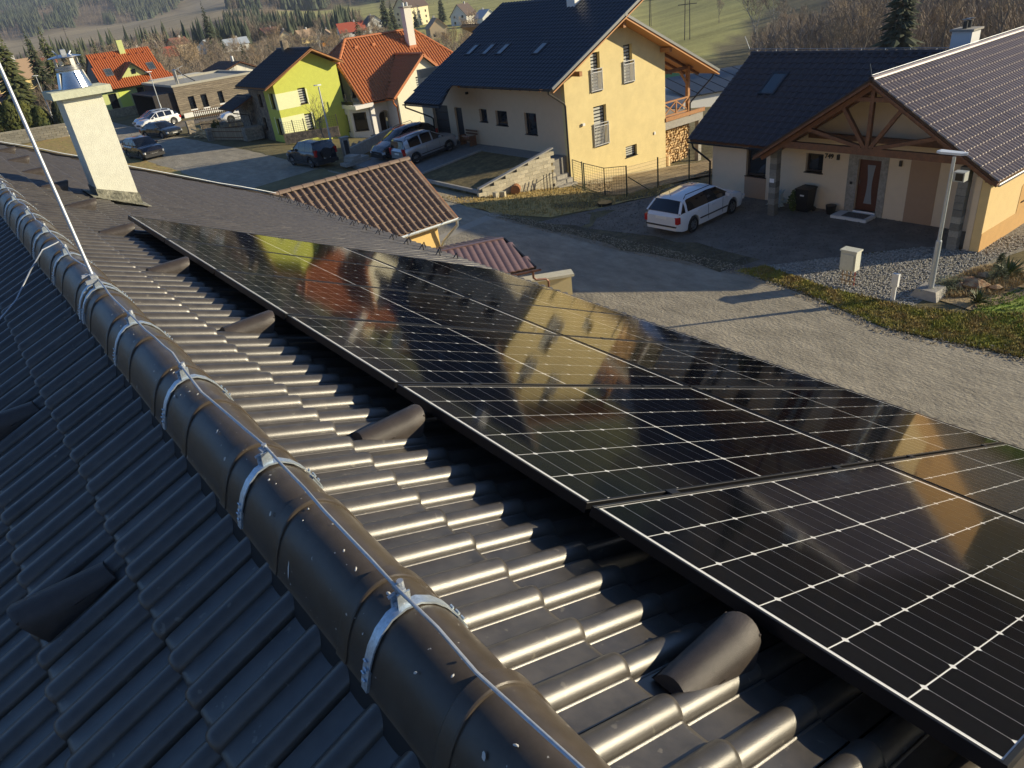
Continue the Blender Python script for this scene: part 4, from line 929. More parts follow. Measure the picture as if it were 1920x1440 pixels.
# roof
def ly(x): return -3.60 + (x - 25.9) * .511
slope(hy, [(25.9, 30.45, -3.60), (33.0, 30.45, .03), (33.0, 43.5, .03), (23.75, 43.0, ly(23.75)), (23.75, 38.8, ly(23.75)), (25.5, 39.9, ly(25.5)), (25.5, 30.45, ly(25.5))], m_navy, tw=.3, gauge=.36, h=.035, deck=m_anth, thick=.12)
slope(hy, [(31.1, 30.45, -1.02), (39.3, 30.45, -5.10), (39.3, 46.0, -5.10), (31.1, 46.0, -1.02)], m_navy, tw=.3, gauge=.36, h=.035, deck=m_rake, thick=.14)
mb = MB(); mb.beam((25.4, 30.40, ly(25.4) - .16), (33.0, 30.40, -.13), .06, .22, up=(0, 1, 0)); mb.build('verge_board', m_rake, hy)
mb = MB(); mb.beam((25.4, 30.38, ly(25.4) + .02), (33.0, 30.38, .05), .14, .10, up=(0, 1, 0)); mb.build('verge_flashing', m_zinc, hy)
mb = MB(); mb.beam((31.0, 30.40, -1.13), (39.3, 30.40, -5.26), .06, .20, up=(0, 1, 0)); mb.build('verge_board', m_rake, hy)
mb = MB(); mb.beam((31.0, 30.38, -.93), (39.35, 30.38, -5.05), .14, .12, up=(0, 1, 0)); mb.build('verge_flashing', m_zinc, hy)
for a, z_ in ((.6, -3.45), (4.1, -1.5), (7.9, -3.25)): mb = MB(); mb.box((27.06 + a, 30.9, z_), (.2, .75, .24)); mb.build('purlin_end', m_timber, hy)
for k in range(12): mb = MB(); mb.beam((25.55, 31.6 + k * .85, ly(25.55) - .2), (27.06, 31.6 + k * .85, ly(27.06) - .2), .10, .14); mb.build('rafter_tail', m_timber, hy)
for k in range(6): mb = MB(); mb.beam((35.3, 31.8 + k * 1.1, -3.35), (39.1, 31.8 + k * 1.1, -5.22), .12, .16); mb.build('rafter', m_timber_dk, hy)
gutter((25.42, 30.5, ly(25.42) - .06), (25.42, 38.8, ly(25.42) - .06), r=.07).build('gutter', m_anth, hy)
gutter((23.68, 38.8, ly(23.68) - .06), (23.68, 43.0, ly(23.68) - .06), r=.07).build('gutter', m_anth, hy)
pipe(hy, [(25.42, 30.7, ly(25.42) - .1), (25.5, 30.8, -4.1), (26.85, 31.15, -4.85), (26.98, 31.2, -5.0), (26.98, 31.2, -9.5)], .055, m_grey_pipe)
pipe(hy, [(23.68, 42.8, -4.8), (23.75, 42.85, -5.0), (26.6, 44.6, -6.2), (26.95, 44.9, -6.4), (26.95, 44.9, -7.6)], .05, m_anth)
pipe(hy, [(39.3, 30.7, -5.2), (39.2, 30.8, -5.45), (37.75, 31.2, -6.6), (37.7, 31.3, -6.75), (37.7, 31.3, -7.5)], .05, m_anth)
ny = Vector((-.455, 0, .89)).normalized(); eyy = Vector((-.89, 0, -.455)).normalized()
for y_ in (41.25, 39.55, 38.05, 34.6): roofwin(hy, (28.45, y_, ly(28.45)), Vector((0, -1, 0)), eyy, ny, .62, 1.1, glass=mat('roof_window_pale', (.20, .24, .26), .12, spec=.9))
mb = MB(); mb.bb((32.0, 35.3, -1.0), (32.7, 36.0, .45)); mb.build('chimney', m_white, hy)
# porch / loggia on the right
mb = MB(); mb.bb((35.3, 31.3, -7.95), (39.0, 38.5, -7.45)); mb.build('balcony_slab', m_conc, hy)
mb = MB(); mb.bb((35.3, 31.22, -7.45), (39.1, 31.34, -7.22)); mb.build('balcony_edge', m_timber, hy)
mb = MB(); mb.bb((37.6, 31.4, -7.4), (37.8, 31.6, -4.55)); mb.build('post', m_timber, hy)
mb = MB(); mb.bb((38.7, 31.4, -10.9), (39.0, 31.7, -7.95)); mb.build('pier', m_conc, hy)
board(hy, (35.3, 31.5, -4.62), (39.0, 31.5, -4.62), .16, .18, m_timber_dk, 'beam')
board(hy, (37.65, 31.5, -5.6), (36.9, 31.5, -4.72), .1, .12, m_timber, 'brace')
for z_ in (-7.15, -6.35): board(hy, (35.3, 31.4, z_), (37.6, 31.4, z_), .06, .10, m_timber, 'handrail')
for x0_ in (35.3, 36.45):
    board(hy, (x0_, 31.4, -7.1), (x0_ + 1.15, 31.4, -6.4), .05, .07, m_timber, 'cross_brace'); board(hy, (x0_, 31.42, -6.4), (x0_ + 1.15, 31.42, -7.1), .05, .07, m_timber, 'cross_brace')
mb = MB(); mb.bb((36.42, 31.36, -7.1), (36.50, 31.44, -6.4)); mb.build('rail_post', m_timber, hy)
# firewood stack below the balcony
fwd = thing('firewood_stack', 'tall stack of split firewood under the balcony of the yellow house', 'firewood', (37.2, 32.4, -10.3))
rnd = random.Random(12); me_logs = []
m_log = mat('split_wood', (0.55, 0.36, 0.16), .85, col2=(.68, .50, .28), vscale=7, var=.25, obj_var=.35)
for k in range(5):
    r_ = .07 + .02 * k / 5; a = [rnd.uniform(.7, 1.2) * r_ for _ in range(5)]
    mb = MB(); mb.prism([(a[i] * math.cos(i * 1.257), 0, a[i] * math.sin(i * 1.257)) for i in range(5)], (0, .9, 0)); me_logs.append(mb.mesh('log', m_log))
nlog = 0
for j in range(17):
    for i in range(14):
        if nlog >= 290: break
        x_ = 36.0 + i * .175 + rnd.uniform(-.03, .03); z_ = -10.22 + j * .155 + rnd.uniform(-.02, .02)
        if j > 13 and i < 4: continue
        inst('log', me_logs[rnd.randrange(5)], Matrix.Translation((x_, 31.85 + rnd.uniform(-.08, .06), z_)) @ Matrix.Rotation(rnd.uniform(0, 6.28), 4, 'Y'), fwd); nlog += 1
mb = MB(); mb.cyl((35.8, 31.7, -10.35), (35.8, 31.7, -9.65), .28, 14); one('chopping_block', mb, m_log, 'upright chopping block of pale wood beside the firewood', 'log', loc=(35.8, 31.7, -10.35))
# terrace, drive and lawn in front
def tz(x): return -8.26 + max(0, x - 20.8) * .085
def slab(name, x0, x1, y0, y1, m, dz=0.0, base=-9.6):
    mb = MB(); X = [x0 + (x1 - x0) * i / 6 for i in range(7)]
    mb.grid([[(x, y0, tz(x) + dz) for x in X], [(x, y1, tz(x) + dz) for x in X]]); mb.add([(x0, y0, base), (x1, y0, base), (x1, y0, tz(x1) + dz), (x0, y0, tz(x0) + dz), (x0, y1, tz(x0) + dz), (x0, y1, base)], [(0, 1, 2, 3), (0, 3, 4, 5)])
    return structure(name, mb, m)
slab('driveway', 20.8, 27.05, 38.4, 46.2, mat('drive_concrete', (.20, .20, .19), .85, var=.2, vscale=1.5, bump=.3, bscale=30))
slab('front_lawn', 20.8, 26.0, 31.5, 38.2, mat('lawn_dark_soil', (.10, .085, .04), .95, col2=(.20, .155, .07), var=.35, vscale=2, bump=1, bscale=20, bdist=.05))
slab('terrace', 26.0, 27.05, 31.5, 38.4, mat('terrace_paving', (.22, .21, .19), .85, var=.15, vscale=3), .02)
mb = MB(); mb.beam((20.8, 38.3, tz(20.8) + .05), (26, 38.3, tz(26) + .05), .14, .1); mb.beam((20.75, 31.5, G + .08), (20.75, 38.3, G + .08), .14, .18); one('kerb', mb, m_conc, 'low concrete kerb edging the dark lawn of the yellow house', 'kerb', loc=(20.8, 36, G))
bw = thing('block_wall', 'pale concrete block retaining wall rising along the lawn of the yellow house', 'wall', (23.2, 31, G))
m_cblk = mat('pale_concrete_block', (.50, .45, .33), .9, obj_var=.18, var=.2, vscale=5, bump=.5, bscale=50)
me_b = MB().box((0, 0, 0), (.49, .20, .185)).mesh('block', m_cblk); A_, B_ = Vector((20.85, 31.45, 0)), Vector((25.35, 30.95, 0)); dw = (B_ - A_).normalized(); ang = math.atan2(dw.y, dw.x); LW = (B_ - A_).length
for j in range(14):
    zc = -9.5 + j * .193
    for i in range(11):
        t = (i + (.5 if j % 2 else 0)) * .5; 
        if t > LW: continue
        top = -8.0 + (t / LW) * 1.1; low = ground(*(A_ + dw * t).xy) - .2
        if zc + .09 > top or zc < low: continue
        q = A_ + dw * t; inst('block', me_b, Matrix.Translation((q.x, q.y + random.uniform(-.004, .004), zc)) @ Matrix.Rotation(ang, 4, 'Z'), bw)
mb = MB(); mb.beam((A_.x - .2, A_.y, -8.03), (B_.x + .2, B_.y, -6.90), .24, .07); mb.build('coping', mat('coping_grey', (.34, .33, .30), .8, var=.1, vscale=3), bw)
mb = MB(); mb.prism([(A_.x, A_.y + .02, -9.6), (B_.x, B_.y + .02, -9.6), (B_.x, B_.y + .02, -7.02), (A_.x, A_.y + .02, -8.12)], (0, .09, 0)); mb.build('mortar_core', mat('mortar_joint', (.20, .18, .14), .95), bw)
st_ = thing('steps', 'concrete steps between the block wall and the yellow house corner', 'steps', (26.2, 31.5, -9.3))
for k in range(6): mb = MB(); mb.bb((25.55, 30.6 + k * .33, -9.8), (26.95, 30.93 + k * .33, -9.05 + k * .21)); mb.build('step', m_conc, st_)
lg = MB().cyl((22.55, 30.75, ground(22.6, 30.6) + .25), (22.9, 31.1, ground(22.7, 31) + .25), .26, 14); one('log', lg, mat('log_end', (.28, .12, .05), .8, var=.3, vscale=10), 'reddish sawn log lying against the block wall', 'log', loc=(22.7, 30.8, G))
for k, (x_, y_) in enumerate(((21.3, 30.85), (21.65, 30.7))): mb = MB(); mb.box((x_, y_, ground(x_, y_) + .15), (.2, .3, .3), rz=.5 * k); one('concrete_block', mb, m_cblk, ['pale concrete block at the low end of the block wall', 'pale concrete block next to the reddish log'][k], 'block', loc=(x_, y_, G))
mb = MB(); mb.cyl((22.75, 24.2, ground(22.75, 24.2)), (22.75, 24.2, ground(22.75, 24.2) + .16), .35, 18); one('drain_ring', mb, m_binp, 'flat black drain ring lying on the yard behind the white estate car', 'drain cover', loc=(22.75, 24.2, G), smooth=40)
# bench with things by the garage
bn = thing('bench', 'brown wooden bench with cushions beside the side door of the yellow house', 'bench', (26.5, 40.4, -7.75))
for z_, x_ in ((-7.35, 26.45), (-7.05, 26.85), (-6.88, 26.87)): mb = MB(); mb.box((x_, 40.35, z_), (.40 if z_ < -7.2 else .05, 1.25, .05 if z_ < -7.2 else .10)); mb.build('seat' if z_ < -7.2 else 'backrest_slat', m_timber_dk, bn)
for y_ in (39.8, 40.9): mb = MB(); mb.box((26.5, y_, -7.4), (.5, .06, .62)); mb.build('leg', m_timber_dk, bn)
r_ = random.Random(2); mb = MB()
for k in range(9): v, f = blob(r_, .15); mb.add([(a + 26.5, b_ + 39.9 + k * .11, c - 7.22) for a, b_, c in v], f)
one('cushions', mb, mat('red_cream_cloth', (.35, .08, .05), .9, col2=(.6, .5, .4), vscale=9), 'red and cream cushions piled on the brown bench', 'cushions', loc=(26.5, 40.4, -7.3))
# gate and wire mesh fence
m_gfence = mat('green_fence_steel', (.02, .04, .025), .5)
fn = thing('wire_fence', 'dark green wire mesh fence with gate in front of the yellow gable', 'fence', (26, 26, -8.9))
def mesh_panel(a, b, h, parent, name='mesh_panel', wires=11, cols=0):
    mb = MB(); za, zb_ = ground(*a) + .08, ground(*b) + .08
    for k in range(wires): z_ = h * k / (wires - 1); mb.beam((a[0], a[1], za + z_), (b[0], b[1], zb_ + z_), .008 if 0 < k < wires - 1 else .03, .008 if 0 < k < wires - 1 else .03)
    L_ = math.hypot(b[0] - a[0], b[1] - a[1]); n_ = int(L_ / .22) if cols == 0 else cols
    for k in range(n_ + 1): t = k / max(1, n_); x_, y_ = a[0] + (b[0] - a[0]) * t, a[1] + (b[1] - a[1]) * t; z_ = za + (zb_ - za) * t; mb.beam((x_, y_, z_), (x_, y_, z_ + h), .006 if 0 < k < n_ else .035, .006 if 0 < k < n_ else .035, up=(1, 0, 0))
    return mb.build(name, m_gfence, parent)
FP = [(26.75, 30.7), (26.25, 29.4), (26.0, 29.0), (25.55, 27.0), (25.1, 25.0)]
mesh_panel(FP[0], FP[1], 1.35, fn); mesh_panel(FP[2], FP[3], 1.4, fn, 'gate_leaf'); mesh_panel(FP[3], FP[4], 1.4, fn, 'gate_leaf')
for (x_, y_) in [FP[1], FP[2], FP[4], (26.5, 24.2), (27.9, 23.4), (29.2, 22.8)]: mb = MB(); z_ = ground(x_, y_); mb.cyl((x_, y_, z_ - .1), (x_, y_, z_ + 1.5), .035, 8); mb.build('post', m_gfence, fn)
board(fn, (25.15, 24.95, ground(25.1, 25) + .95), (26.0, 24.3, ground(26, 24.3)), .04, .04, m_gfence, 'brace')
mb = MB()
for k in range(9):
    z_ = .12 + .16 * k
    for a, b_ in (((25.1, 25.0), (26.5, 24.2)), ((26.5, 24.2), (27.9, 23.4)), ((27.9, 23.4), (29.2, 22.8))): mb.beam((*a, ground(*a) + z_), (*b_, ground(*b_) + z_), .006, .006)
mb.build('wire_strand', m_gfence, fn, kind='stuff')
ba = thing('barrier', 'grey folding metal stand leaning at the foot of the block wall', 'stand', (24.6, 30.3, -9))
for k in range(4): board(ba, (24.2 + k * .22, 30.3, ground(24.4, 30.3)), (24.35 + k * .22, 30.45, ground(24.4, 30.3) + .9), .04, .04, m_grey_pipe, 'bar')

# ================================================================ tan garage beside our house
m_tan = mat('tan_clay_tile', (0.20, 0.140, 0.102), 0.65, obj_var=.12, var=.2, vscale=8, bump=.3, bscale=90)
ga = thing('garage', 'small yellow garage with tan ribbed tile roof and zinc gutter', 'garage', (9.4, 23, G))
gz0, gy0, gz1, gy1 = -5.42, 20.35, -3.74, 22.9
GXR, GXL = 11.95, 4.6
def roll_tile():
    mb = MB(); rows = []; ks = [0, .12, .25, .36, .46, .5, .54, .64, .75, .86, .97, 1.0]
    def pf(k):
        if k < .5: return -.012 * math.sin(math.pi * k / .5)
        return .07 * math.sin(math.pi * (k - .5) / .5) ** .75
    for (d, dz) in ((-.02, -.008), (.325, .014), (.336, .008), (.337, -.016)): rows.append([(k * .232, d, dz + pf(k)) for k in ks])
    mb.grid(rows, flip=True); return mb
RT = roll_tile()
slope(ga, [(GXL, gy1, gz1), (GXL, gy0, gz0), (GXR, gy0, gz0), (GXR, gy1, gz1)], m_tan, tw=.236, gauge=.335, n_ind=290, tile=RT, deck=m_timber_dk, lift=.02)
slope(ga, [(GXL, gy1, gz1), (GXR, gy1, gz1), (GXR, 2 * gy1 - gy0, gz0), (GXL, 2 * gy1 - gy0, gz0)], m_tan, tw=.236, gauge=.335, tile=RT, deck=m_timber_dk, lift=.02)
ridge_caps(ga, (GXR + .02, gy1, gz1 + .05), (GXL, gy1, gz1 + .05), m_tan, r=.12, pitch=.40)
board(ga, (GXR + .02, gy0, gz0 - .07), (GXR + .02, gy1, gz1 - .07), .04, .14, mat('tan_verge', (.30, .15, .08), .7), 'verge_board', up=(1, 0, 0))
mb = MB(); mb.bb((GXL + .3, gy0 + .45, G), (GXR - .55, 2 * gy1 - gy0 - .45, gz0 + .15)); mb.build('wall', mat('garage_yellow', (.74, .52, .20), .9, var=.05, vscale=2), ga)
m_zn = mat('new_zinc', (.62, .66, .66), .35, metal=.7, var=.1, vscale=3)
gutter((GXL, gy0 - .07, gz0 - .02), (GXR + .1, gy0 - .07, gz0 - .02), r=.075).build('gutter', m_zn, ga)
pipe(ga, [(GXR - .05, gy0 - .07, gz0 - .06), (GXR - .05, gy0 - .05, gz0 - .25), (GXR - .45, gy0 + .30, gz0 - .75), (GXR - .52, gy0 + .36, gz0 - .9), (GXR - .52, gy0 + .36, G)], .05, m_zn)
for x_ in (7.6, 8.9, 10.2, 11.5): board(ga, (x_, gy0 + .1, gz0 + .05), (x_, gy0 - .16, gz0 + .03), .03, .02, m_zn, 'gutter_bracket')

# ================================================================ gate canopy with purple metal tiles
m_purp = mat('purple_brown_metal_tile', (0.20, 0.13, 0.125), 0.34, var=.08, vscale=5, obj_var=.04)
gc = thing('gate_canopy', 'small gate canopy with purple brown pressed metal tiles on orange timber posts', 'canopy', (10.6, 16.8, G))
rA, rB, eA, eB = Vector((11.75, 17.55, -5.62)), Vector((8.9, 18.70, -5.62)), Vector((11.45, 15.75, -6.08)), Vector((8.55, 16.95, -6.08))
def metal_tile():
    mb = MB(); rows = []; ks = [0, .1, .2, .35, .5, .65, .8, .9, 1]
    for (d, dz) in ((0, 0), (.28, .0), (.295, .0), (.30, -.03)): rows.append([(k * .2, d, dz + .022 * math.sin(math.pi * k) ** 1.2 + .012) for k in ks])
    mb.grid(rows, flip=True); return mb
slope(gc, [rB, eB, eA, rA], m_purp, tw=.2, gauge=.30, n_ind=280, tile=metal_tile(), deck=m_wood_dk, thick=.05, lift=.02)
dd = (rA - rB).normalized(); back = Vector((dd.y, -dd.x, 0)) * -1
slope(gc, [rB, rA, rA + back * 1.85 + Vector((0, 0, -.46)), rB + back * 1.85 + Vector((0, 0, -.46))], m_purp, tw=.2, gauge=.30, tile=metal_tile(), deck=m_wood_dk, thick=.05, lift=.02)
board(gc, rA + dd * .03 + Vector((0, 0, .0)), eA + dd * .03, .05, .10, m_black, 'verge_flashing', up=(0, 0, 1)); board(gc, rB + Vector((0, 0, .05)), rA + Vector((0, 0, .05)), .12, .04, m_purp, 'ridge_flashing')
m_copper = mat('brown_metal_gutter', (.20, .10, .07), .35, metal=.5)
g1 = eB + Vector((.03, -.06, -.06)); g2 = eA + dd * .12 + Vector((.03, -.06, -.06)); gutter(g1, g2, r=.05).build('gutter', m_copper, gc)
pp = g2 - dd * .25
pipe(gc, [pp, pp + Vector((0, 0, -.22)), pp + dd * .08 + Vector((0, 0, -.30)), pp + dd * .38 + Vector((.0, 0, -.34)), pp + dd * .45 + Vector((0, 0, -.42)), pp + dd * .45 + Vector((0, 0, -1.3))], .035, m_copper)
m_or = mat('orange_stain_timber', (.60, .17, .03), .55)
cA = (rA + eA) / 2; cB = (rB + eB) / 2
board(gc, cA - dd * .7 + Vector((0, -.1, -.18)), cA - dd * .7 + Vector((0, -.1, -2.4)), .14, .14, m_or, 'post', up=(1, 0, 0)); board(gc, cB + dd * .5 + Vector((0, 0, -.18)), cB + dd * .5 + Vector((0, 0, -2.4)), .14, .14, m_or, 'post', up=(1, 0, 0))
board(gc, cA - dd * .35 + Vector((0, -.2, -.22)), cA - dd * .7 + Vector((0, -.2, -.95)), .09, .09, m_or, 'brace', up=(0, 1, 0))
board(gc, cB + Vector((0, -.1, -.2)), cA + Vector((0, -.1, -.2)), .12, .16, m_or, 'beam')
gw = thing('garden_wall', 'cream rendered low wall with sloping concrete coping beside the street', 'wall', (11.8, 16.3, G))
WA, WB = Vector((10.9, 17.1, G)), Vector((12.95, 15.9, G)); 
mb = MB().beam(WA + Vector((0, 0, .75)), WB + Vector((0, 0, .75)), .30, 1.5); mb.build('wall', mat('cream_wall', (.70, .58, .32), .9, var=.05, vscale=3), gw)
mb = MB().beam(WA + Vector((0, 0, 1.54)), WB + (WB - WA).normalized() * .08 + Vector((0, 0, 1.54)), .46, .08); mb.build('coping', mat('pale_coping', (.62, .58, .44), .85, var=.1, vscale=4), gw)
# ================================================================ orange roofed white house
m_orange = mat('orange_clay_tile', (0.46, 0.165, 0.06), 0.5, var=.12, vscale=3)
m_otrim = mat('orange_ridge', (0.50, 0.17, 0.06), 0.5, var=.1, vscale=5)
m_wht = mat('white_house_render', (0.74, 0.72, 0.68), .9, var=.03, vscale=1.5)
m_cream = mat('cream_house_render', (0.80, 0.76, 0.58), .9, var=.03, vscale=1.5)
m_stone = mat('fieldstone', (.30, .24, .17), .9, col2=(.14, .12, .095), var=.35, vscale=3.5, bump=1, bscale=10, bdist=.05)
ho = thing('white_house', 'white house with orange tiled half hipped roof, balcony and tall chimney', 'house', (30, 57, G))
slope(ho, [(28.2, 58.3, -1.35), (26.4, 56.7, -2.95), (26.5, 53.9, -5.72), (29.0, 53.9, -5.72), (31.68, 56.78, -2.86), (34.3, 54.2, -5.45), (38.9, 54.2, -5.45), (34.6, 58.3, -1.35)], m_orange, tw=.25, gauge=.38, h=.075, deck=m_wood_dk)
slope(ho, [(34.6, 58.3, -1.35), (38.9, 54.2, -5.45), (38.9, 62.4, -5.45)], m_orange, deck=m_wood_dk, tw=.25, gauge=.38, h=.075)
slope(ho, [(28.2, 58.3, -1.35), (34.6, 58.3, -1.35), (38.9, 62.7, -5.72), (26.4, 62.7, -5.72), (26.4, 59.9, -2.95)], m_orange, deck=m_wood_dk, tw=.25, gauge=.38, h=.075)
m_tile_or_dk = m_orange
slope(ho, [(28.2, 58.3, -1.35), (26.4, 59.9, -2.95), (26.4, 56.7, -2.95)], m_orange, deck=m_wood_dk, gauge=.33, h=.05)
slope(ho, [(31.68, 52.5, -2.92), (28.46, 52.5, -5.60), (28.46, 53.6, -5.62), (31.68, 56.75, -2.92)], m_orange, deck=m_wood_dk, tw=.25, gauge=.38, h=.075)
slope(ho, [(31.68, 52.5, -2.92), (31.68, 56.75, -2.92), (34.9, 53.6, -5.6), (34.9, 52.5, -5.60)], m_orange, deck=m_wood_dk, tw=.25, gauge=.38, h=.075)
for a, b_ in (((28.2, 58.3, -1.30), (34.6, 58.3, -1.30)), ((28.2, 58.3, -1.30), (26.4, 56.7, -2.9)), ((28.2, 58.3, -1.30), (26.4, 59.9, -2.9)), ((34.6, 58.3, -1.3), (38.9, 54.2, -5.4)), ((31.68, 52.5, -2.86), (31.68, 56.7, -2.86))): ridge_caps(ho, a, b_, m_otrim, r=.15, h=.12, pitch=.42)
for a, b_ in (((26.38, 56.7, -3.0), (26.45, 53.9, -5.78)), ((26.38, 59.9, -3.0), (26.38, 62.7, -5.8)), ((31.68, 52.46, -2.95), (28.46, 52.46, -5.65)), ((31.68, 52.46, -2.95), (34.9, 52.46, -5.65))): board(ho, a, b_, .06, .18, m_otrim, 'verge_board', up=(0, 0, 1))
gutter((26.4, 53.82, -5.78), (28.9, 53.82, -5.78), r=.08).build('gutter', m_otrim, ho); gutter((28.40, 52.5, -5.68), (28.40, 53.7, -5.68), r=.08).build('gutter', m_otrim, ho); gutter((26.34, 56.7, -3.02), (26.34, 59.9, -3.02), r=.07).build('gutter', m_otrim, ho)
pipe(ho, [(28.42, 52.6, -5.75), (28.45, 52.7, -5.95), (28.9, 53.05, -6.35), (28.93, 53.08, -6.5), (28.93, 53.08, G)], .06, m_otrim)
mb = MB(); mb.bb((33.3, 56.9, -3.5), (33.95, 57.5, .35)); q = mb.build('chimney', mat('chimney_white', (.72, .70, .62), .9), ho)
mb = MB(); mb.bb((33.2, 56.8, .35), (34.05, 57.6, .45)); mb.build('cap', m_conc, q); mb = MB(); mb.bb((33.28, 56.88, -3.5), (33.97, 57.52, -2.45)); mb.build('flashing', m_otrim, q)
for x_ in (33.45, 33.8): mb = MB(); mb.cyl((x_, 57.2, .45), (x_, 57.2, .72), .09, 10); mb.build('pot', m_alu, q)
for x_, y_ in ((28.7, 57.6), (30.3, 57.6), (33.0, 57.6)): mb = MB(); mb.box((x_, y_, -1.95), (.28, .28, .2)); mb.build('vent_tile', m_otrim, ho)
OF = Face((27.2, 54.4), (0, 1), (1, 0))
wall(OF, [(0, G - .2), (8.0, G - .2), (8.0, -5.6), (5.3, -3.05), (2.4, -3.05), (0, -5.4)], [rect(3.9, 4.7, -5.45, -3.55), rect(1.9, 2.7, -5.45, -3.75), rect(6.6, 7.2, -5.2, -4.2), rect(5.2, 6.0, -7.9, -6.4)], 'wall', m_wht, ho)
for r_ in ((3.9, 4.7, -5.45, -3.55), (1.9, 2.7, -5.45, -3.75), (6.6, 7.2, -5.2, -4.2), (5.2, 6.0, -7.9, -6.4)): window(OF, *r_, ho)
# bay with chamfered corner below the balcony
def bay_face(o, u, n, L_, hs): 
    F = Face(o, u, n); wall(F, [(0, G - .35), (L_, G - .35), (L_, -6.0), (0, -6.0)], hs and [rect(*hs)] or [], 'bay_wall', m_wht, ho, th=.2)
    if hs: window(F, *hs, ho)
bay_face((25.75, 55.1), (0, 1), (1, 0), 2.3, (.5, 1.25, -7.75, -6.45)); s2 = math.sqrt(.5)
bay_face((26.85, 54.0), (-s2, s2), (s2, s2), 1.55, (.25, 1.35, -7.7, -6.35))
bay_face((25.75, 58.9), (0, 1), (1, 0), .8, (.1, .6, -7.6, -6.4))
mb = MB(); mb.bb((25.75, 57.4, G - .3), (25.95, 58.9, -6.0)); mb.bb((25.75, 57.2, G - .35), (27.2, 57.4, -6)); mb.build('bay_return', m_wht, ho)
mb = MB(); mb.bb((25.6, 53.6, -6.0), (27.2, 60.6, -5.72)); mb.build('balcony_slab', m_wht, ho)
for k in range(7): mb = MB(); mb.bb((25.62, 54.0 + k * 1.0, -5.72), (25.68, 54.06 + k * 1.0, -4.85)); mb.build('balcony_post', m_black, ho)
mb = MB(); mb.bb((25.63, 54.0, -5.68), (25.67, 60.2, -5.46)); mb.build('planter_rail', m_black, ho)
mb = MB(); mb.prism([(25.9, 60.7, -5.72), (27.2, 60.7, -5.72), (27.2, 60.7, -3.9), (26.6, 60.7, -3.9)], (0, .15, 0)); mb.build('wing_wall', m_wht, ho)
OE = Face((26.9, 54.7), (1, 0), (0, 1))
arch = [(1.15, -8.28)] + [(1.15 + .5 - .5 * math.cos(math.pi * k / 10), -7.0 + .42 * math.sin(math.pi * k / 10)) for k in range(11)] + [(2.15, -8.28)]
wall(OE, [(0, G - .3), (3.0, G - .3), (3.0, -5.6), (0, -5.6)], [arch], 'wall', m_wht, ho, th=.5)
mb = MB(); OE.boxp(mb, 1.1, 2.2, G - .2, -6.5, .9, 1.0); mb.build('porch_back_wall', m_wht, ho); mb = MB(); OE.boxp(mb, 1.55, 2.1, -8.2, -6.85, .82, .88); mb.build('front_door', m_wood_dk, ho)
mb = MB(); mb.bb((27.0, 53.9, G - .2), (27.35, 54.25, -6.0)); mb.build('porch_column', m_wht, ho)
OG = Face((28.95, 52.8), (1, 0), (0, 1))
wall(OG, [(0, G - .3), (5.5, G - .3), (5.5, -5.4), (2.73, -3.05), (0, -5.4)], [rect(1.9, 2.75, -5.45, -4.45), rect(2.2, 3.05, -7.9, -6.9)], 'wall', m_cream, ho)
window(OG, 1.9, 2.75, -5.45, -4.45, ho, blind=5); window(OG, 2.2, 3.05, -7.9, -6.9, ho, m=m_otrim, blind=5)
mb = MB(); mb.bb((28.95, 53.08, G - .2), (29.15, 54.7, -5.45)); mb.bb((38.3, 54.7, G), (38.5, 62, -5.6)); mb.build('side_wall', m_wht, ho)
mb = MB(); mb.bb((34.4, 54.6, G - .3), (38.3, 54.8, -5.6)); mb.bb((27.5, 61.9, G), (38.3, 62.1, -5.6)); mb.build('rear_wall', m_wht, ho)
# finished house scaled up about the camera, so it stands about one metre lower and further back
ho.location = (33.115, 62.716, -9.271); ho.scale = (1.10, 1.10, 1.10)
# small retaining wall, meter cabinet, lamp and tree in front
mb = MB().beam((21.4, 47.9, G + .35), (27.0, 50.9, G + .55), .25, .8); one('low_wall', mb, m_conc, 'low sloping concrete wall between the white house and the driveway', 'wall', loc=(24, 49.4, G))
mc = thing('meter_cabinet', 'grey concrete meter cabinet at the end of the low sloping wall', 'cabinet', (21.35, 47.7, G))
mb = MB(); mb.bb((21.1, 47.6, G), (21.6, 47.95, G + 1.55)); mb.build('body', m_conc, mc); mb = MB(); mb.bb((21.04, 47.54, G + 1.55), (21.66, 48.0, G + 1.62)); mb.build('cap', m_conc, mc); mb = MB(); mb.bb((21.2, 47.58, G + .5), (21.5, 47.6, G + 1.4)); mb.build('door', m_grey_pipe, mc)
for k, (x_, y_, z_, w_) in enumerate(((21.1, 46.2, .12, 1.9), (21.25, 46.25, .32, 1.5), (21.0, 46.3, .50, .7))): mb = MB(); mb.box((x_, y_, G + z_), (w_, .9, .18), rz=.15 * k); one('kerbstone_stack', mb, m_conc, ['bottom slab of the small kerbstone stack below the lamp', 'middle slab of the small kerbstone stack below the lamp', 'top short slab of the small kerbstone stack below the lamp'][k], 'slab', 'stacked kerbstones', loc=(x_, y_, G))
r_ = random.Random(4); mb = MB()
for k in range(70): v, f = blob(r_, r_.uniform(.12, .3)); t = r_.random(); mb.add([(a + 23.2 + 5 * t, b_ + 50.2 + 3.0 * t + r_.uniform(-.8, .8), c + G + .1 + .25 * r_.random()) for a, b_, c in v], f)
o_ = mb.build('rockery_stones', m_stone); o_['kind'] = 'stuff'; o_['label'] = 'grey rockery stones in front of the white house bay'; o_['category'] = 'stones'

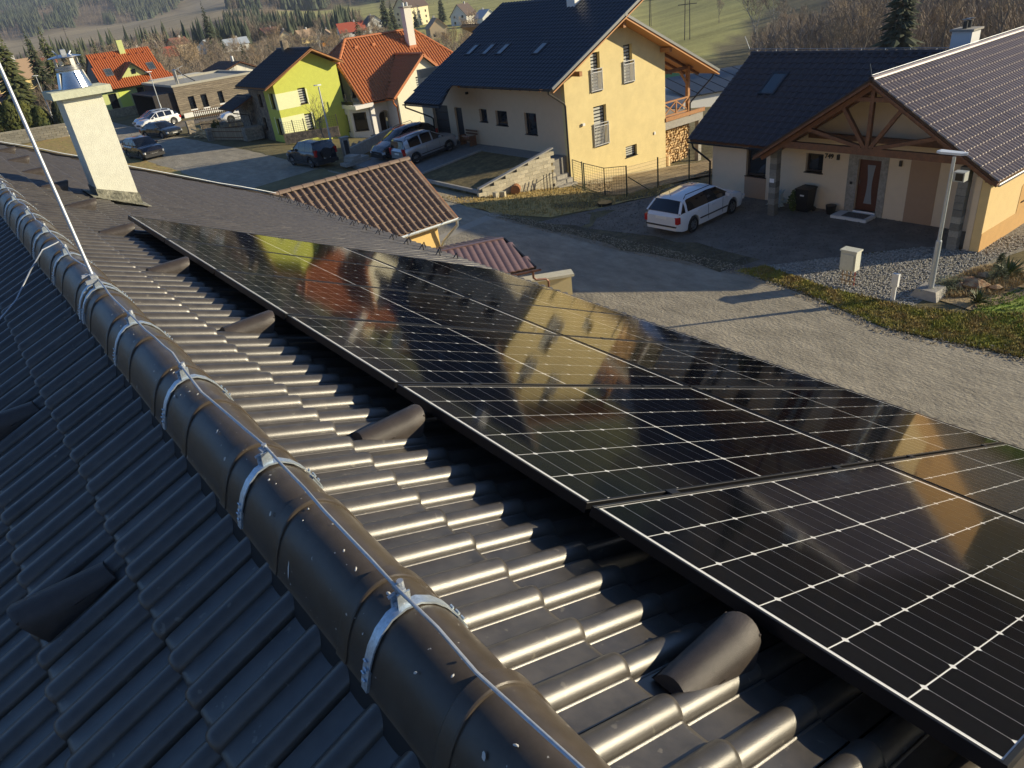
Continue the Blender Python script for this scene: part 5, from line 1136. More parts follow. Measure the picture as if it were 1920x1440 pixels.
# ================================================================ lime house
m_lime = mat('lime_render', (0.56, 0.60, 0.11), .9, var=.06, vscale=1)
m_limew = mat('pale_cream_render', (0.80, 0.82, 0.48), .9, var=.04, vscale=1)
m_darkroof = mat('brown_black_tile', (0.022, 0.016, 0.015), .45, var=.15, vscale=2)
hl = thing('lime_house', 'lime green house with cream bands, stone side wall and dark brown roof', 'house', (26, 64, G))
LG = Face((22.66, 61.5), (1, 0), (0, 1)); LX = Face((22.66, 61.5), (0, 1), (1, 0))
lw = [rect(1.98, 2.66, -5.72, -4.48), rect(2.04, 2.7, -7.85, -6.52)]
wall(LG, [(0, G - .8), (5.9, G - .8), (5.9, -3.1), (3.7, -1.95), (0, -3.95)], lw, 'wall', m_lime, hl)
wall(LX, [(.28, G - .8), (2.45, G - .8), (2.45, -3.95), (.28, -3.95)], [rect(.5, 1.35, -5.75, -4.55), rect(.5, 1.35, -7.8, -6.55)], 'wall', m_lime, hl)
wall(LX, [(2.45, G - .8), (6.0, G - .8), (6.0, -3.95), (2.45, -3.95)], [rect(3.3, 4.1, -5.7, -4.7), rect(3.6, 4.3, -7.6, -6.6)], 'stone_wall', m_stone, hl)
for r_ in (rect, ): pass
for (a, b_, c, d) in ((-.005, 2.72, -5.85, -4.60), (-.005, 2.76, -7.78, -6.45)):
    mb = MB()
    hx0, hx1 = (1.98, 2.66) if c > -6 else (2.04, 2.7)
    LG.boxp(mb, a, hx0, c, d, -.015, 0); LG.boxp(mb, hx1, b_ + .05, c, d, -.015, 0)
    mb.build('cream_band', m_limew, hl); mb = MB(); LX.boxp(mb, -.0, .5, c, d, -.015, 0); LX.boxp(mb, 1.35, 1.5, c, d, -.015, 0); mb.build('cream_band', m_limew, hl)
window(LG, 1.98, 2.66, -5.72, -4.48, hl, blind=6); window(LG, 2.04, 2.7, -7.85, -6.52, hl, blind=6)
for z0_ in (-5.75, -7.8): window(LX, .5, 1.35, z0_, z0_ + 1.2, hl)
for z0_ in (-5.7, -7.6): window(LX, 3.3 if z0_ > -6 else 3.6, 4.1 if z0_ > -6 else 4.3, z0_, z0_ + 1.0, hl)
slope(hl, [(26.3, 60.8, -1.66), (21.69, 60.8, -4.0), (21.69, 67.7, -4.0), (26.3, 67.7, -1.66)], m_darkroof, deck=m_timber, tw=.36, gauge=.36, h=.04)
slope(hl, [(26.3, 60.8, -1.66), (26.3, 67.7, -1.66), (28.9, 67.7, -2.98), (28.9, 60.8, -2.98)], m_darkroof, deck=m_timber, tw=.36, gauge=.36, h=.04)
board(hl, (21.6, 60.76, -4.12), (26.3, 60.76, -1.78), .06, .26, m_timber, 'verge_board', up=(0, 1, 0)); board(hl, (26.3, 60.76, -1.78), (28.9, 60.76, -3.10), .06, .26, m_timber, 'verge_board', up=(0, 1, 0))
ridge_caps(hl, (26.3, 60.8, -1.62), (26.3, 67.7, -1.62), m_darkroof)
gutter((21.6, 60.8, -4.08), (21.6, 67.7, -4.08), r=.07).build('gutter', m_darkroof, hl)
mb = MB(); mb.bb((25.9, 65.3, -2.4), (26.4, 65.8, -.95)); mb.build('chimney', m_stone, hl)
mb = MB(); mb.bb((28.3, 61.8, G - 1), (28.56, 67, -3.1)); mb.bb((23.0, 66.8, G - 1), (28.3, 67.0, -4.0)); mb.build('rear_wall', m_lime, hl)
slope(hl, [(22.66, 66.8, -4.9), (20.6, 66.8, -5.75), (20.6, 70.4, -5.75), (22.66, 70.4, -4.9)], m_darkroof, deck=m_timber_dk, gauge=.36)
mb = MB(); mb.bb((22.3, 67.6, G), (24.5, 70.3, -4.95)); mb.build('annexe_wall', m_stone, hl)
pipe(hl, [(20.55, 66.9, -5.8), (20.7, 66.95, -6.0), (22.1, 67.4, -6.4), (22.2, 67.4, G)], .05, m_darkroof)
sw = thing('stone_wall', 'low fieldstone wall with mesh fence in front of the lime house', 'wall', (23.8, 59, G))
mb = MB().beam((22.1, 60.4, G + .35), (25.9, 58.0, G + .4), .3, .8); mb.build('wall', m_stone, sw)
for k in range(6): mb = MB(); t = k / 5; mb.bb((22.1 + 3.8 * t - .03, 60.4 - 2.4 * t - .03, G), (22.1 + 3.8 * t + .03, 60.4 - 2.4 * t + .03, G + 1.75)); mb.build('post', m_black, sw)
mb = MB()
for k in range(7): mb.beam((22.1, 60.4, G + .8 + k * .14), (25.9, 58.0, G + .8 + k * .14), .012, .012)
for k in range(26): t = k / 25; mb.beam((22.1 + 3.8 * t, 60.4 - 2.4 * t, G + .8), (22.1 + 3.8 * t, 60.4 - 2.4 * t, G + 1.65), .010, .010, up=(1, 0, 0))
mb.build('wire_mesh', m_black, sw, kind='stuff')

# ================================================================ wooden flat roofed house, green house, house behind
m_plank = mat('weathered_plank', (.30, .25, .18), .9, col2=(.17, .14, .105), var=.3, vscale=3, stretch=(.5, .5, 5), obj_var=.15)
m_plankd = mat('dark_plank', (.035, .030, .028), .8, var=.3, vscale=4)
hw = thing('wooden_house', 'flat roofed house clad in weathered horizontal boards with white window sills', 'house', (28, 98, G))
WF = Face((23.2, 93.0), (1, 0), (0, 1)); zz = G
whs = [(1.3, 2.0, -7.55, -6.2), (2.75, 3.45, -7.6, -6.25), (4.75, 5.35, -7.5, -6.2)]
wall(WF, [(0, G - .2), (9.8, G - .2), (9.8, -4.9), (0, -4.9)], [rect(*w_) for w_ in whs], 'wall', m_plankd, hw)
for j in range(17):
    z0_ = G + .25 + j * .19
    segs = [(0, 9.8)]
    for (a, b_, c, d) in whs:
        if z0_ + .17 > c and z0_ < d: segs = [s_ for q in segs for s_ in (((q[0], min(q[1], a)), (max(q[0], b_), q[1])) if q[0] < b_ and q[1] > a else (q,)) if s_[1] - s_[0] > .05]
    for s_ in segs: mb = MB(); WF.boxp(mb, s_[0], s_[1], z0_, z0_ + .172, -.03, 0); mb.build('board', m_plank, hw)
for (a, b_, c, d) in whs:
    window(WF, a, b_, c, d, hw, sill=False); mb = MB(); WF.boxp(mb, a - .05, b_ + .05, c - .16, c, -.06, .1); mb.build('sill', m_white, hw)
    mb = MB(); WF.boxp(mb, a - .0, b_ + .05, c - .6, c - .16, -.036, -.031); mb.build('rust_stain', mat('rust_stain', (.42, .17, .05), .9, col2=(.26, .2, .14), vscale=3, var=.3), hw)
mb = MB(); mb.bb((23.2, 93.28, G), (23.45, 106, -4.95)); mb.bb((32.8, 93.28, G), (33, 106, -4.95)); mb.build('side_wall', m_plankd, hw)
mb = MB(); mb.bb((23.1, 92.95, -4.95), (33.1, 93.3, -4.72)); mb.bb((23.1, 105.8, -4.95), (33.1, 106.1, -4.7)); mb.bb((23.1, 93.3, -4.95), (23.4, 105.8, -4.72)); mb.bb((32.8, 93.3, -4.95), (33.1, 105.8, -4.72)); mb.build('parapet', mat('grey_parapet', (.42, .40, .33), .8, var=.1), hw)
mb = MB(); mb.bb((23.4, 93.3, -5.1), (32.8, 105.8, -4.95)); mb.build('flat_roof', mat('roof_membrane', (.36, .35, .30), .8, var=.15, vscale=.6), hw)
mb = MB(); mb.bb((20.9, 93.4, G), (23.2, 93.6, -5.5)); mb.bb((20.9, 93.6, -5.65), (23.2, 103, -5.5)); mb.bb((20.9, 102.8, G), (23.2, 103, -5.5)); mb.build('carport', m_plankd, hw)
mb = MB(); mb.bb((24.7, 106.2, G), (31, 109.0, -4.7)); mb.build('white_wing', mat('white_wing', (.66, .64, .54), .9), hw)
ck = thing('flue', 'shiny steel flue pipe standing on the flat roof of the wooden house', 'flue', (24.6, 95.5, -4.95)); mb = MB(); mb.cyl((24.6, 95.5, -4.95), (24.6, 95.5, -3.4), .22, 14); mb.cyl((24.6, 95.5, -3.35), (24.6, 95.5, -3.25), .28, 14, .05); mb.build('pipe', m_steel, ck, smooth=40)
an = thing('antenna', 'tilted antenna mast and dark flue on the flat roof of the wooden house', 'antenna', (26, 96.5, -4.95)); board(an, (26.9, 96.5, -4.9), (25.3, 97.0, -3.6), .22, .1, m_grey_pipe, 'mast'); board(an, (26.0, 96.5, -4.95), (25.4, 96.8, -3.2), .05, .05, m_alu, 'mast'); board(an, (25.2, 96.8, -3.4), (26.1, 96.8, -3.1), .04, .04, m_alu, 'crossbar')
m_gr = mat('light_green_render', (.54, .60, .24), .9, var=.04, vscale=1)
hg = thing('green_house', 'light green house with bright orange roof and small gable dormer', 'house', (23, 113, G))
GF = Face((18.6, 110.0), (1, 0), (0, 1))
wall(GF, [(0, G - .2), (5.85, G - .2), (5.85, -5.15), (0, -5.15)], [rect(4.6, 5.5, -6.45, -5.35), rect(1.0, 2.0, -8.0, -5.6)], 'wall', m_gr, hg)
window(GF, 4.6, 5.5, -6.45, -5.35, hg); window(GF, 1.0, 2.0, -8.0, -5.6, hg)
mb = MB(); GF.boxp(mb, 2.3, 3.6, -8.0, -5.25, -.02, 0); mb.build('pale_panel', mat('lime_pale', (.62, .72, .14), .9), hg)
mb = MB(); mb.bb((24.25, 110.28, G), (24.45, 118, -5.15)); mb.bb((18.6, 110.28, G), (18.8, 118, -5.15)); mb.build('side_wall', m_gr, hg)
m_or2 = mat('bright_orange_tile', (.46, .13, .04), .5, var=.12, vscale=2)
slope(hg, [(19.6, 114.2, -.98), (18.9, 109.2, -5.1), (28.7, 109.2, -5.1), (27.5, 110.9, -3.7), (27.2, 114.2, -.98)], m_or2, deck=m_wood_dk, tw=.28, gauge=.40, h=.08)
slope(hg, [(19.6, 114.2, -.98), (27.2, 114.2, -.98), (28, 119, -5.1), (18.9, 119, -5.1)], m_or2, deck=m_wood_dk, tw=.28, gauge=.40, h=.08)
mb = MB(); mb.prism([(19.6, 114.0, -1.3), (18.95, 109.5, -5.1), (18.95, 118.8, -5.1)], (.15, 0, 0)); mb.build('gable_wall', m_wood_dk, hg)
DG = Face((21.95, 110.4), (1, 0), (0, 1)); mb = MB(); mb.prism([DG.p(0, -4.05), DG.p(3.3, -4.05), DG.p(1.65, -2.5)], (0, .2, 0)); dm = mb.build('dormer', m_gr, hg)
mb = MB(); mb.bb((23.4, 110.33, -3.75), (23.9, 110.4, -3.2)); mb.build('window', m_wglass, dm)
slope(hg, [(23.6, 109.95, -2.35), (21.6, 109.95, -4.15), (21.75, 110.4, -4.1), (23.6, 112.55, -2.35)], m_or2, deck=m_wood_dk, gauge=.38, tw=.32, h=.06); slope(hg, [(23.6, 109.95, -2.35), (23.6, 112.55, -2.35), (25.45, 110.4, -4.1), (25.6, 109.95, -4.15)], m_or2, deck=m_wood_dk, gauge=.38, tw=.32, h=.06)
n2 = Vector((0, -.636, .772)).normalized(); e2 = Vector((0, -.772, -.636)).normalized()
for x_ in (20.9, 26.2): roofwin(hg, (x_, 111.4, -3.29 + .05), Vector((-1, 0, 0)), e2, n2, .9, 1.3, mframe=m_zinc)
for x_ in (20.4, 21.6, 22.8, 24.6, 25.6, 26.4): mb = MB(); mb.box((x_, 113.4, -1.55), (.22, .3, .25)); mb.build('vent_tile', mat('dark_orange', (.25, .06, .02), .6), hg)
mb = MB(); mb.bb((23.5, 113.6, -1.6), (24.2, 114.4, .25)); q = mb.build('chimney', m_gr, hg)
mb = MB(); mb.beam((18.6, 108.8, G + .45), (24.6, 108.0, G + .45), .3, 1.1); one('garden_wall', mb, mat('sandstone', (.42, .35, .22), .9, col2=(.28, .23, .15), var=.3, vscale=3, bump=.6, bscale=8), 'pale sandstone garden wall in front of the light green house', 'wall', loc=(21.5, 108.4, G))
hb = thing('bungalow', 'white gabled bungalow with black roof behind the wooden house', 'house', (43, 128, -8.6))
mb = MB(); mb.prism([(40.0, 125.3, -9), (45.9, 125.3, -9), (45.9, 125.3, -6.7), (42.9, 125.3, -5.35), (40.0, 125.3, -6.4)], (0, 9, 0)); mb.build('wall', mat('bungalow_white', (.74, .72, .62), .9), hb)
slope(hb, [(42.9, 124.8, -5.1), (38.6, 124.8, -6.5), (38.6, 135, -6.5), (42.9, 135, -5.1)], m_darkroof, gauge=.4, tw=.4); slope(hb, [(42.9, 124.8, -5.1), (42.9, 135, -5.1), (46.6, 135, -6.75), (46.6, 124.8, -6.75)], m_darkroof, gauge=.4, tw=.4)
mb = MB(); mb.cyl((42.8, 128, -5.2), (42.8, 128, -4.3), .22, 10); mb.build('flue', m_alu, hb)

# ================================================================ fences and walls along the street
pf = thing('picket_fence', 'brown picket fence around the front garden of the wooden house', 'fence', (20, 74, G))
me_pk = MB().box((0, 0, .5), (.025, .09, 1.0)).mesh('picket', mat('picket_wood', (.36, .27, .17), .85, obj_var=.25, var=.2, vscale=6))
def pickets(a, b, parent, me=None, sp=.15):
    a = Vector((*a, 0)); b = Vector((*b, 0)); L_ = (b - a).length; n_ = int(L_ / sp); an_ = math.atan2((b - a).y, (b - a).x) - math.pi / 2
    for k in range(n_ + 1):
        q = a + (b - a) * (k / n_); inst('picket', me or me_pk, Matrix.Translation((q.x, q.y, G + .08)) @ Matrix.Rotation(an_, 4, 'Z'), parent)
    for z_ in (.3, .8): mb = MB().beam((a.x, a.y, G + z_), (b.x, b.y, G + z_), .04, .07); mb.build('rail', m_timber_dk, parent)
pickets((20.6, 77.4), (23.2, 73.2), pf); pickets((20.4, 71.6), (23.6, 69.0), pf); pickets((19.5, 70.6), (20.9, 66.3), pf, sp=.11)
wpf = thing('white_picket_fence', 'white picket fence along the foot of the wooden house', 'fence', (25, 91, G))
me_wp = MB().box((0, 0, .5), (.025, .09, 1.0)).mesh('picket', mat('dark_picket', (.05, .04, .035), .8)); pickets((23.4, 88.5), (29.5, 86.0), wpf, me_wp, .2); mb = MB(); mb.beam((23.4, 92.6, G + .2), (31, 92.6, G + .2), .2, .6); mb.build('plinth', m_white, wpf)
for k, (x_, y_, w_, h_) in enumerate(((20.0, 78.6, .7, 1.2), (19.35, 70.8, .6, 1.1), (23.9, 69.2, .6, 1.3), (21.6, 66.2, 1.6, 1.1), (21.5, 73.3, .6, 1.1))):
    mb = MB(); r_ = random.Random(k)
    for j in range(4): mb.box((x_, y_, G + h_ * (j + .5) / 4), (w_ + r_.uniform(-.06, .06), w_ * .7 + r_.uniform(-.06, .06), h_ / 4 - .02))
    one('stone_pillar', mb, mat('stone_pillar', (.34, .29, .22), .9, col2=(.18, .16, .13), vscale=4, var=.3, bump=.8, bscale=12), ['stone pillar where the dark sedan is parked', 'stone pillar at the near end of the slanted brown gate', 'pale stone pillar at the far corner of the picket fence', 'broad stone block wall beside the lime house corner', 'stone pillar between the two picket fences'][k], 'pillar', loc=(x_, y_, G))
r_ = random.Random(9); wp_ = thing('wood_pile', 'pile of grey branches and firewood beside the picket fence', 'firewood', (19.6, 74.0, G))
for k in range(26): a = Vector((19.7 + r_.uniform(-.5, .5), 74.2 + r_.uniform(-1.6, 1.6), G + .12 + .5 * r_.random())); d = Vector((r_.uniform(-1, 1), r_.uniform(-1, 1), r_.uniform(-.2, .3))).normalized(); MB().cyl(a - d * .5, a + d * .5, .06, 6).build('branch', m_log, wp_)
nwl = thing('long_block_wall', 'long low pale block wall behind the dry verge left of the chimney', 'wall', (9, 99, G))
me_nb = MB().box((0, 0, 0), (.78, .3, .22)).mesh('block', m_cblk)
for i in range(14):
    for j in range(6): t = (i + .5 * (j % 2)) * .8; inst('block', me_nb, Matrix.Translation((1.8 + t * .94, 101.9 - t * .42 + 0.0, G + .12 + j * .235)) @ Matrix.Rotation(-.42, 4, 'Z'), nwl)
# houses left of the chimney
hp = thing('pink_house', 'pinkish plastered house partly hidden by conifers at the left edge', 'house', (3.5, 112, G))
mb = MB(); mb.bb((-2, 108.5, G - .5), (7.3, 118, -5.4)); mb.build('wall', mat('pink_render', (.62, .42, .30), .9), hp)
slope(hp, [(-2.6, 113.2, -3.4), (-2.6, 107.9, -5.6), (7.8, 107.9, -5.6), (7.8, 113.2, -3.4)], m_darkroof, gauge=.4, tw=.4); slope(hp, [(-2.6, 113.2, -3.4), (7.8, 113.2, -3.4), (7.8, 118.6, -5.6), (-2.6, 118.6, -5.6)], m_darkroof, gauge=.4, tw=.4)
hs = thing('shed', 'long low barn with faded maroon roof far left beyond the conifers', 'barn', (20, 175, -10))
mb = MB(); mb.bb((14, 170, -12), (27, 180, -8.6)); mb.build('wall', m_plankd, hs); slope(hs, [(13, 175, -6.6), (13, 169, -8.6), (28, 169, -8.6), (28, 175, -6.6)], mat('maroon_roof', (.17, .085, .07), .7), gauge=.6, tw=.6)

# ================================================================ village in the valley
def r2(x, y): return ground(x, y)
m_far = {k: mat('far_' + k, c, .9) for k, c in dict(white=(.72, .72, .68), cream=(.70, .62, .40), yellow=(.70, .55, .25), grey=(.42, .42, .42), tan=(.48, .38, .26)).items()}
m_farr = {k: mat('far_roof_' + k, c, .7) for k, c in dict(red=(.42, .09, .045), maroon=(.20, .08, .06), brown=(.10, .07, .055), slate=(.07, .075, .085), silver=(.45, .50, .55), tan=(.36, .25, .16)).items()}
def far_house(az, r, w, d, h, rh, rz, wc, rc, label, storeys=1, ridge_along=True):
    x, y = r * math.cos(rad(az)), r * math.sin(rad(az)); z = ground(x, y); t = thing('village_house', label, 'house', (x, y, z), rz=rad(rz), group='houses in the village in the valley')
    def B(mb, nm, m): me = mb.mesh(nm, m); o = bpy.data.objects.new(nm, me); COL.objects.link(o); o.parent = t; return o
    mb = MB(); mb.prism([(-w / 2, -d / 2, -3), (-w / 2, d / 2, -3), (-w / 2, d / 2, h), (-w / 2, 0, h + rh - .15), (-w / 2, -d / 2, h)], (w, 0, 0)); B(mb, 'wall', m_far[wc])
    e_ = .5; mb = MB()
    for s_ in (-1, 1): mb.prism([(-w / 2 - e_, 0, h + rh), (w / 2 + e_, 0, h + rh), (w / 2 + e_, s_ * (d / 2 + e_), h - rh * e_ / (d / 2)), (-w / 2 - e_, s_ * (d / 2 + e_), h - rh * e_ / (d / 2))], (0, 0, .18))
    B(mb, 'roof', m_farr[rc]); mb = MB(); mb.bb((w * .15, -.4, h), (w * .15 + .7, .3, h + rh + .9)); B(mb, 'chimney', m_far['grey'])
    for s_ in range(storeys):
        for k in range(3):
            for fy, sy in ((-d / 2 - .03, 1),): mb = MB(); mb.box((-w / 2 + w * (k + .5) / 3, fy, 1.2 + s_ * 2.7), (1.1, .08, 1.2)); B(mb, 'window', m_wglass)
        for k in range(2): mb = MB(); mb.box((-w / 2 - .03, -d / 4 + k * d / 2, 1.2 + s_ * 2.7), (.08, 1.0, 1.2)); B(mb, 'window', m_wglass)
V = [(58.5, 455, 17, 11, 9.5, 5.5, 20, 'cream', 'brown', 'tall cream apartment house with brown roof above the orange roof', 3),
 (62.9, 385, 12, 9, 4.6, 3.6, -15, 'white', 'red', 'white village house with bright red roof left of the tall cream house', 2),
 (61.3, 445, 14, 9, 4.5, 3.4, 75, 'white', 'slate', 'white gabled village house with dark roof behind the red roofed one', 2),
 (64.6, 400, 9, 7, 3.2, 3, 60, 'tan', 'tan', 'tan roofed village house between the red and yellow ones', 1),
 (66.1, 420, 9, 7, 3.2, 3, 10, 'yellow', 'tan', 'small yellow village house with pale roof near the orange excavator', 1),
 (67.4, 420, 9, 7, 3.4, 3.2, 70, 'cream', 'tan', 'small cream village house among bare bushes', 1),
 (68.4, 455, 9, 8, 4, 3, 10, 'yellow', 'maroon', 'yellow village house with maroon roof at the forest foot', 2),
 (70.9, 400, 13, 8, 3, 2.4, -10, 'white', 'silver', 'village house with pale silver metal roof', 1),
 (72.6, 405, 9, 7, 3, 2.6, 60, 'white', 'silver', 'white village house with silver roof behind tall spruces', 1),
 (74.3, 440, 9, 7, 3.4, 2.8, 20, 'tan', 'maroon', 'tan village house with maroon roof in the trees', 1),
 (75.9, 430, 10, 7, 3.2, 2.6, 0, 'yellow', 'brown', 'yellow village house with brown roof below the brown field', 1),
 (77.0, 360, 7, 6, 3.4, 3, 45, 'yellow', 'tan', 'little yellow village house between bare bushes', 1),
 (76.2, 330, 18, 9, 3, 3, -8, 'tan', 'red', 'long tan farm building with faded red roof', 1),
 (78.6, 330, 12, 8, 3.2, 2.8, -8, 'white', 'red', 'low white house with red roof right of the green house chimney', 1),
 (82.6, 400, 14, 9, 3.4, 3.2, 5, 'white', 'red', 'red roofed village house behind the steel chimney cowl', 1),
 (84.2, 420, 12, 8, 3.2, 3, 0, 'tan', 'red', 'red roofed village house at the far left below the field', 1),
 (84.6, 185, 9, 7, 5.2, 3, 10, 'yellow', 'tan', 'yellow village house half hidden by a spruce at the left', 2),
 (84.0, 260, 9, 7, 3.2, 3, 40, 'tan', 'tan', 'tan roofed cottage left of the tall spruces', 1),
 (85.0, 300, 10, 8, 3, 3, 0, 'white', 'slate', 'grey roofed cottage at the left edge', 1),
 (54.9, 420, 13, 9, 4.5, 5, 30, 'white', 'brown', 'white village house with steep brown roof on the slope above', 2),
 (53.4, 400, 10, 8, 4.2, 3.2, 80, 'white', 'silver', 'white village house with silver roof right of the steep brown one', 1),
 (57.0, 330, 8, 7, 4, 3.2, 70, 'tan', 'tan', 'tan gabled barn among bare trees below the tall house', 1),
 (46.9, 500, 9, 6, 3, 2.5, 10, 'yellow', 'brown', 'tiny hut at the top of the meadow', 1)]
for v in V: far_house(*v)
# solar greenhouse roofs and green container behind the yellow house
gh_ = thing('solar_roof_shed', 'low long shed with dark striped roof panels behind the timber balcony', 'shed', (80, 58, -14))
def atz(az, r): x, y = r * math.cos(rad(az)), r * math.sin(rad(az)); return Vector((x, y, ground(x, y)))
p_ = atz(37.0, 92)
mb = MB(); mb.box(p_ + Vector((0, 0, 1.0)), (16, 9, 2.2), rz=rad(-20)); mb.build('wall', m_far['white'], gh_)
Rz = Matrix.Rotation(rad(-20), 3, 'Z')
for k in range(9): mb = MB(); c_ = p_ + Rz @ Vector((-7.0 + k * 1.75, -1.2, 2.75)); mb.box(c_, (1.6, 7.5, .12), M=Rz @ Matrix.Rotation(rad(9), 3, 'X')); mb.build('roof_panel', m_anth, gh_)
p_ = atz(40.9, 132); mb = MB(); mb.box(p_ + Vector((0, 0, 1.2)), (5.2, 3, 2.6), rz=rad(-30)); ct = one('container', mb, mat('green_container', (.03, .16, .10), .6), 'green shipping container on the meadow behind the yellow house', 'container', loc=tuple(p_))
# power poles on the meadow
def h_pole(az, r, H, label, twin=True):
    p = atz(az, r); t = thing('power_pole', label, 'power pole', tuple(p), rz=rad(az - 90)); w = .9 if twin else .35
    def B(mb, nm): me = mb.mesh(nm, m_pole); o = bpy.data.objects.new(nm, me); COL.objects.link(o); o.parent = t
    for s_ in (-1, 1): B(MB().cyl((s_ * w, 0, -1), (s_ * w * .8, 0, H), .17, 6), 'leg')
    B(MB().beam((-3.2, 0, H * .72), (3.2, 0, H * .72), .22, .22), 'crossarm'); B(MB().beam((-1.6, 0, H), (2.0, 0, H), .2, .2), 'crossarm')
m_pole = mat('pole_dark', (.05, .042, .035), .8)
h_pole(39.35, 285, 15.5, 'nearer twin legged power pole with crossarm on the green meadow'); h_pole(41.85, 370, 14.5, 'farther slim power pole on the green meadow', False)
h_pole(80.5, 900, 22, 'power pole in the brown field at the forest edge', False); h_pole(82.9, 1150, 24, 'pale pylon at the foot of the left forest', False)
# ================================================================ vehicles
m_tyre = mat('tyre_rubber', (.015, .015, .016), .8); m_rim = mat('alloy_rim', (.55, .56, .58), .3, metal=.9)
m_carglass = mat('car_glass', (.008, .010, .014), .03, spec=.9); m_trim = mat('black_trim', (.02, .02, .022), .5)
m_red_l = mat('tail_lamp_red', (.45, .02, .015), .2); m_head = mat('headlamp_glass', (.6, .62, .63), .08, spec=1)
m_plate = mat('number_plate', (.75, .75, .72), .5)
def interp(tab, x):
    if x <= tab[0][0]: return tab[0][1]
    for (a, b_), (c, d) in zip(tab, tab[1:]):
        if x <= c: return b_ + (d - b_) * (x - a) / (c - a)
    return tab[-1][1]
def wheel_objs(r, w):
    n = 20; mb = MB(); prof_ = [(r * .62, -w / 2), (r * .95, -w / 2), (r, -w * .35), (r, w * .35), (r * .95, w / 2), (r * .62, w / 2)]
    mb.grid([[(R_ * math.cos(2 * math.pi * k / n), y_, R_ * math.sin(2 * math.pi * k / n)) for k in range(n + 1)] for R_, y_ in prof_])
    ty = mb.mesh('tyre', m_tyre, smooth=40); mb = MB()
    for s_ in (-1, 1):
        y_ = s_ * w * .38
        mb.grid([[(R_ * math.cos(2 * math.pi * k / n), yy, R_ * math.sin(2 * math.pi * k / n)) for k in range(n + 1)] for R_, yy in ((r * .66, y_ + s_ * .02), (r * .60, y_ + s_ * .015), (r * .58, y_ - s_ * .03))])
        for k in range(7):
            a_ = 2 * math.pi * k / 7; mb.beam((math.cos(a_) * r * .1, y_, math.sin(a_) * r * .1), (math.cos(a_) * r * .62, y_, math.sin(a_) * r * .62), r * .13, .02, up=(0, 1, 0))
        mb.cyl((0, y_ - .01, 0), (0, y_ + .012, 0), r * .16, 10)
    return ty, mb.mesh('rim', m_rim)
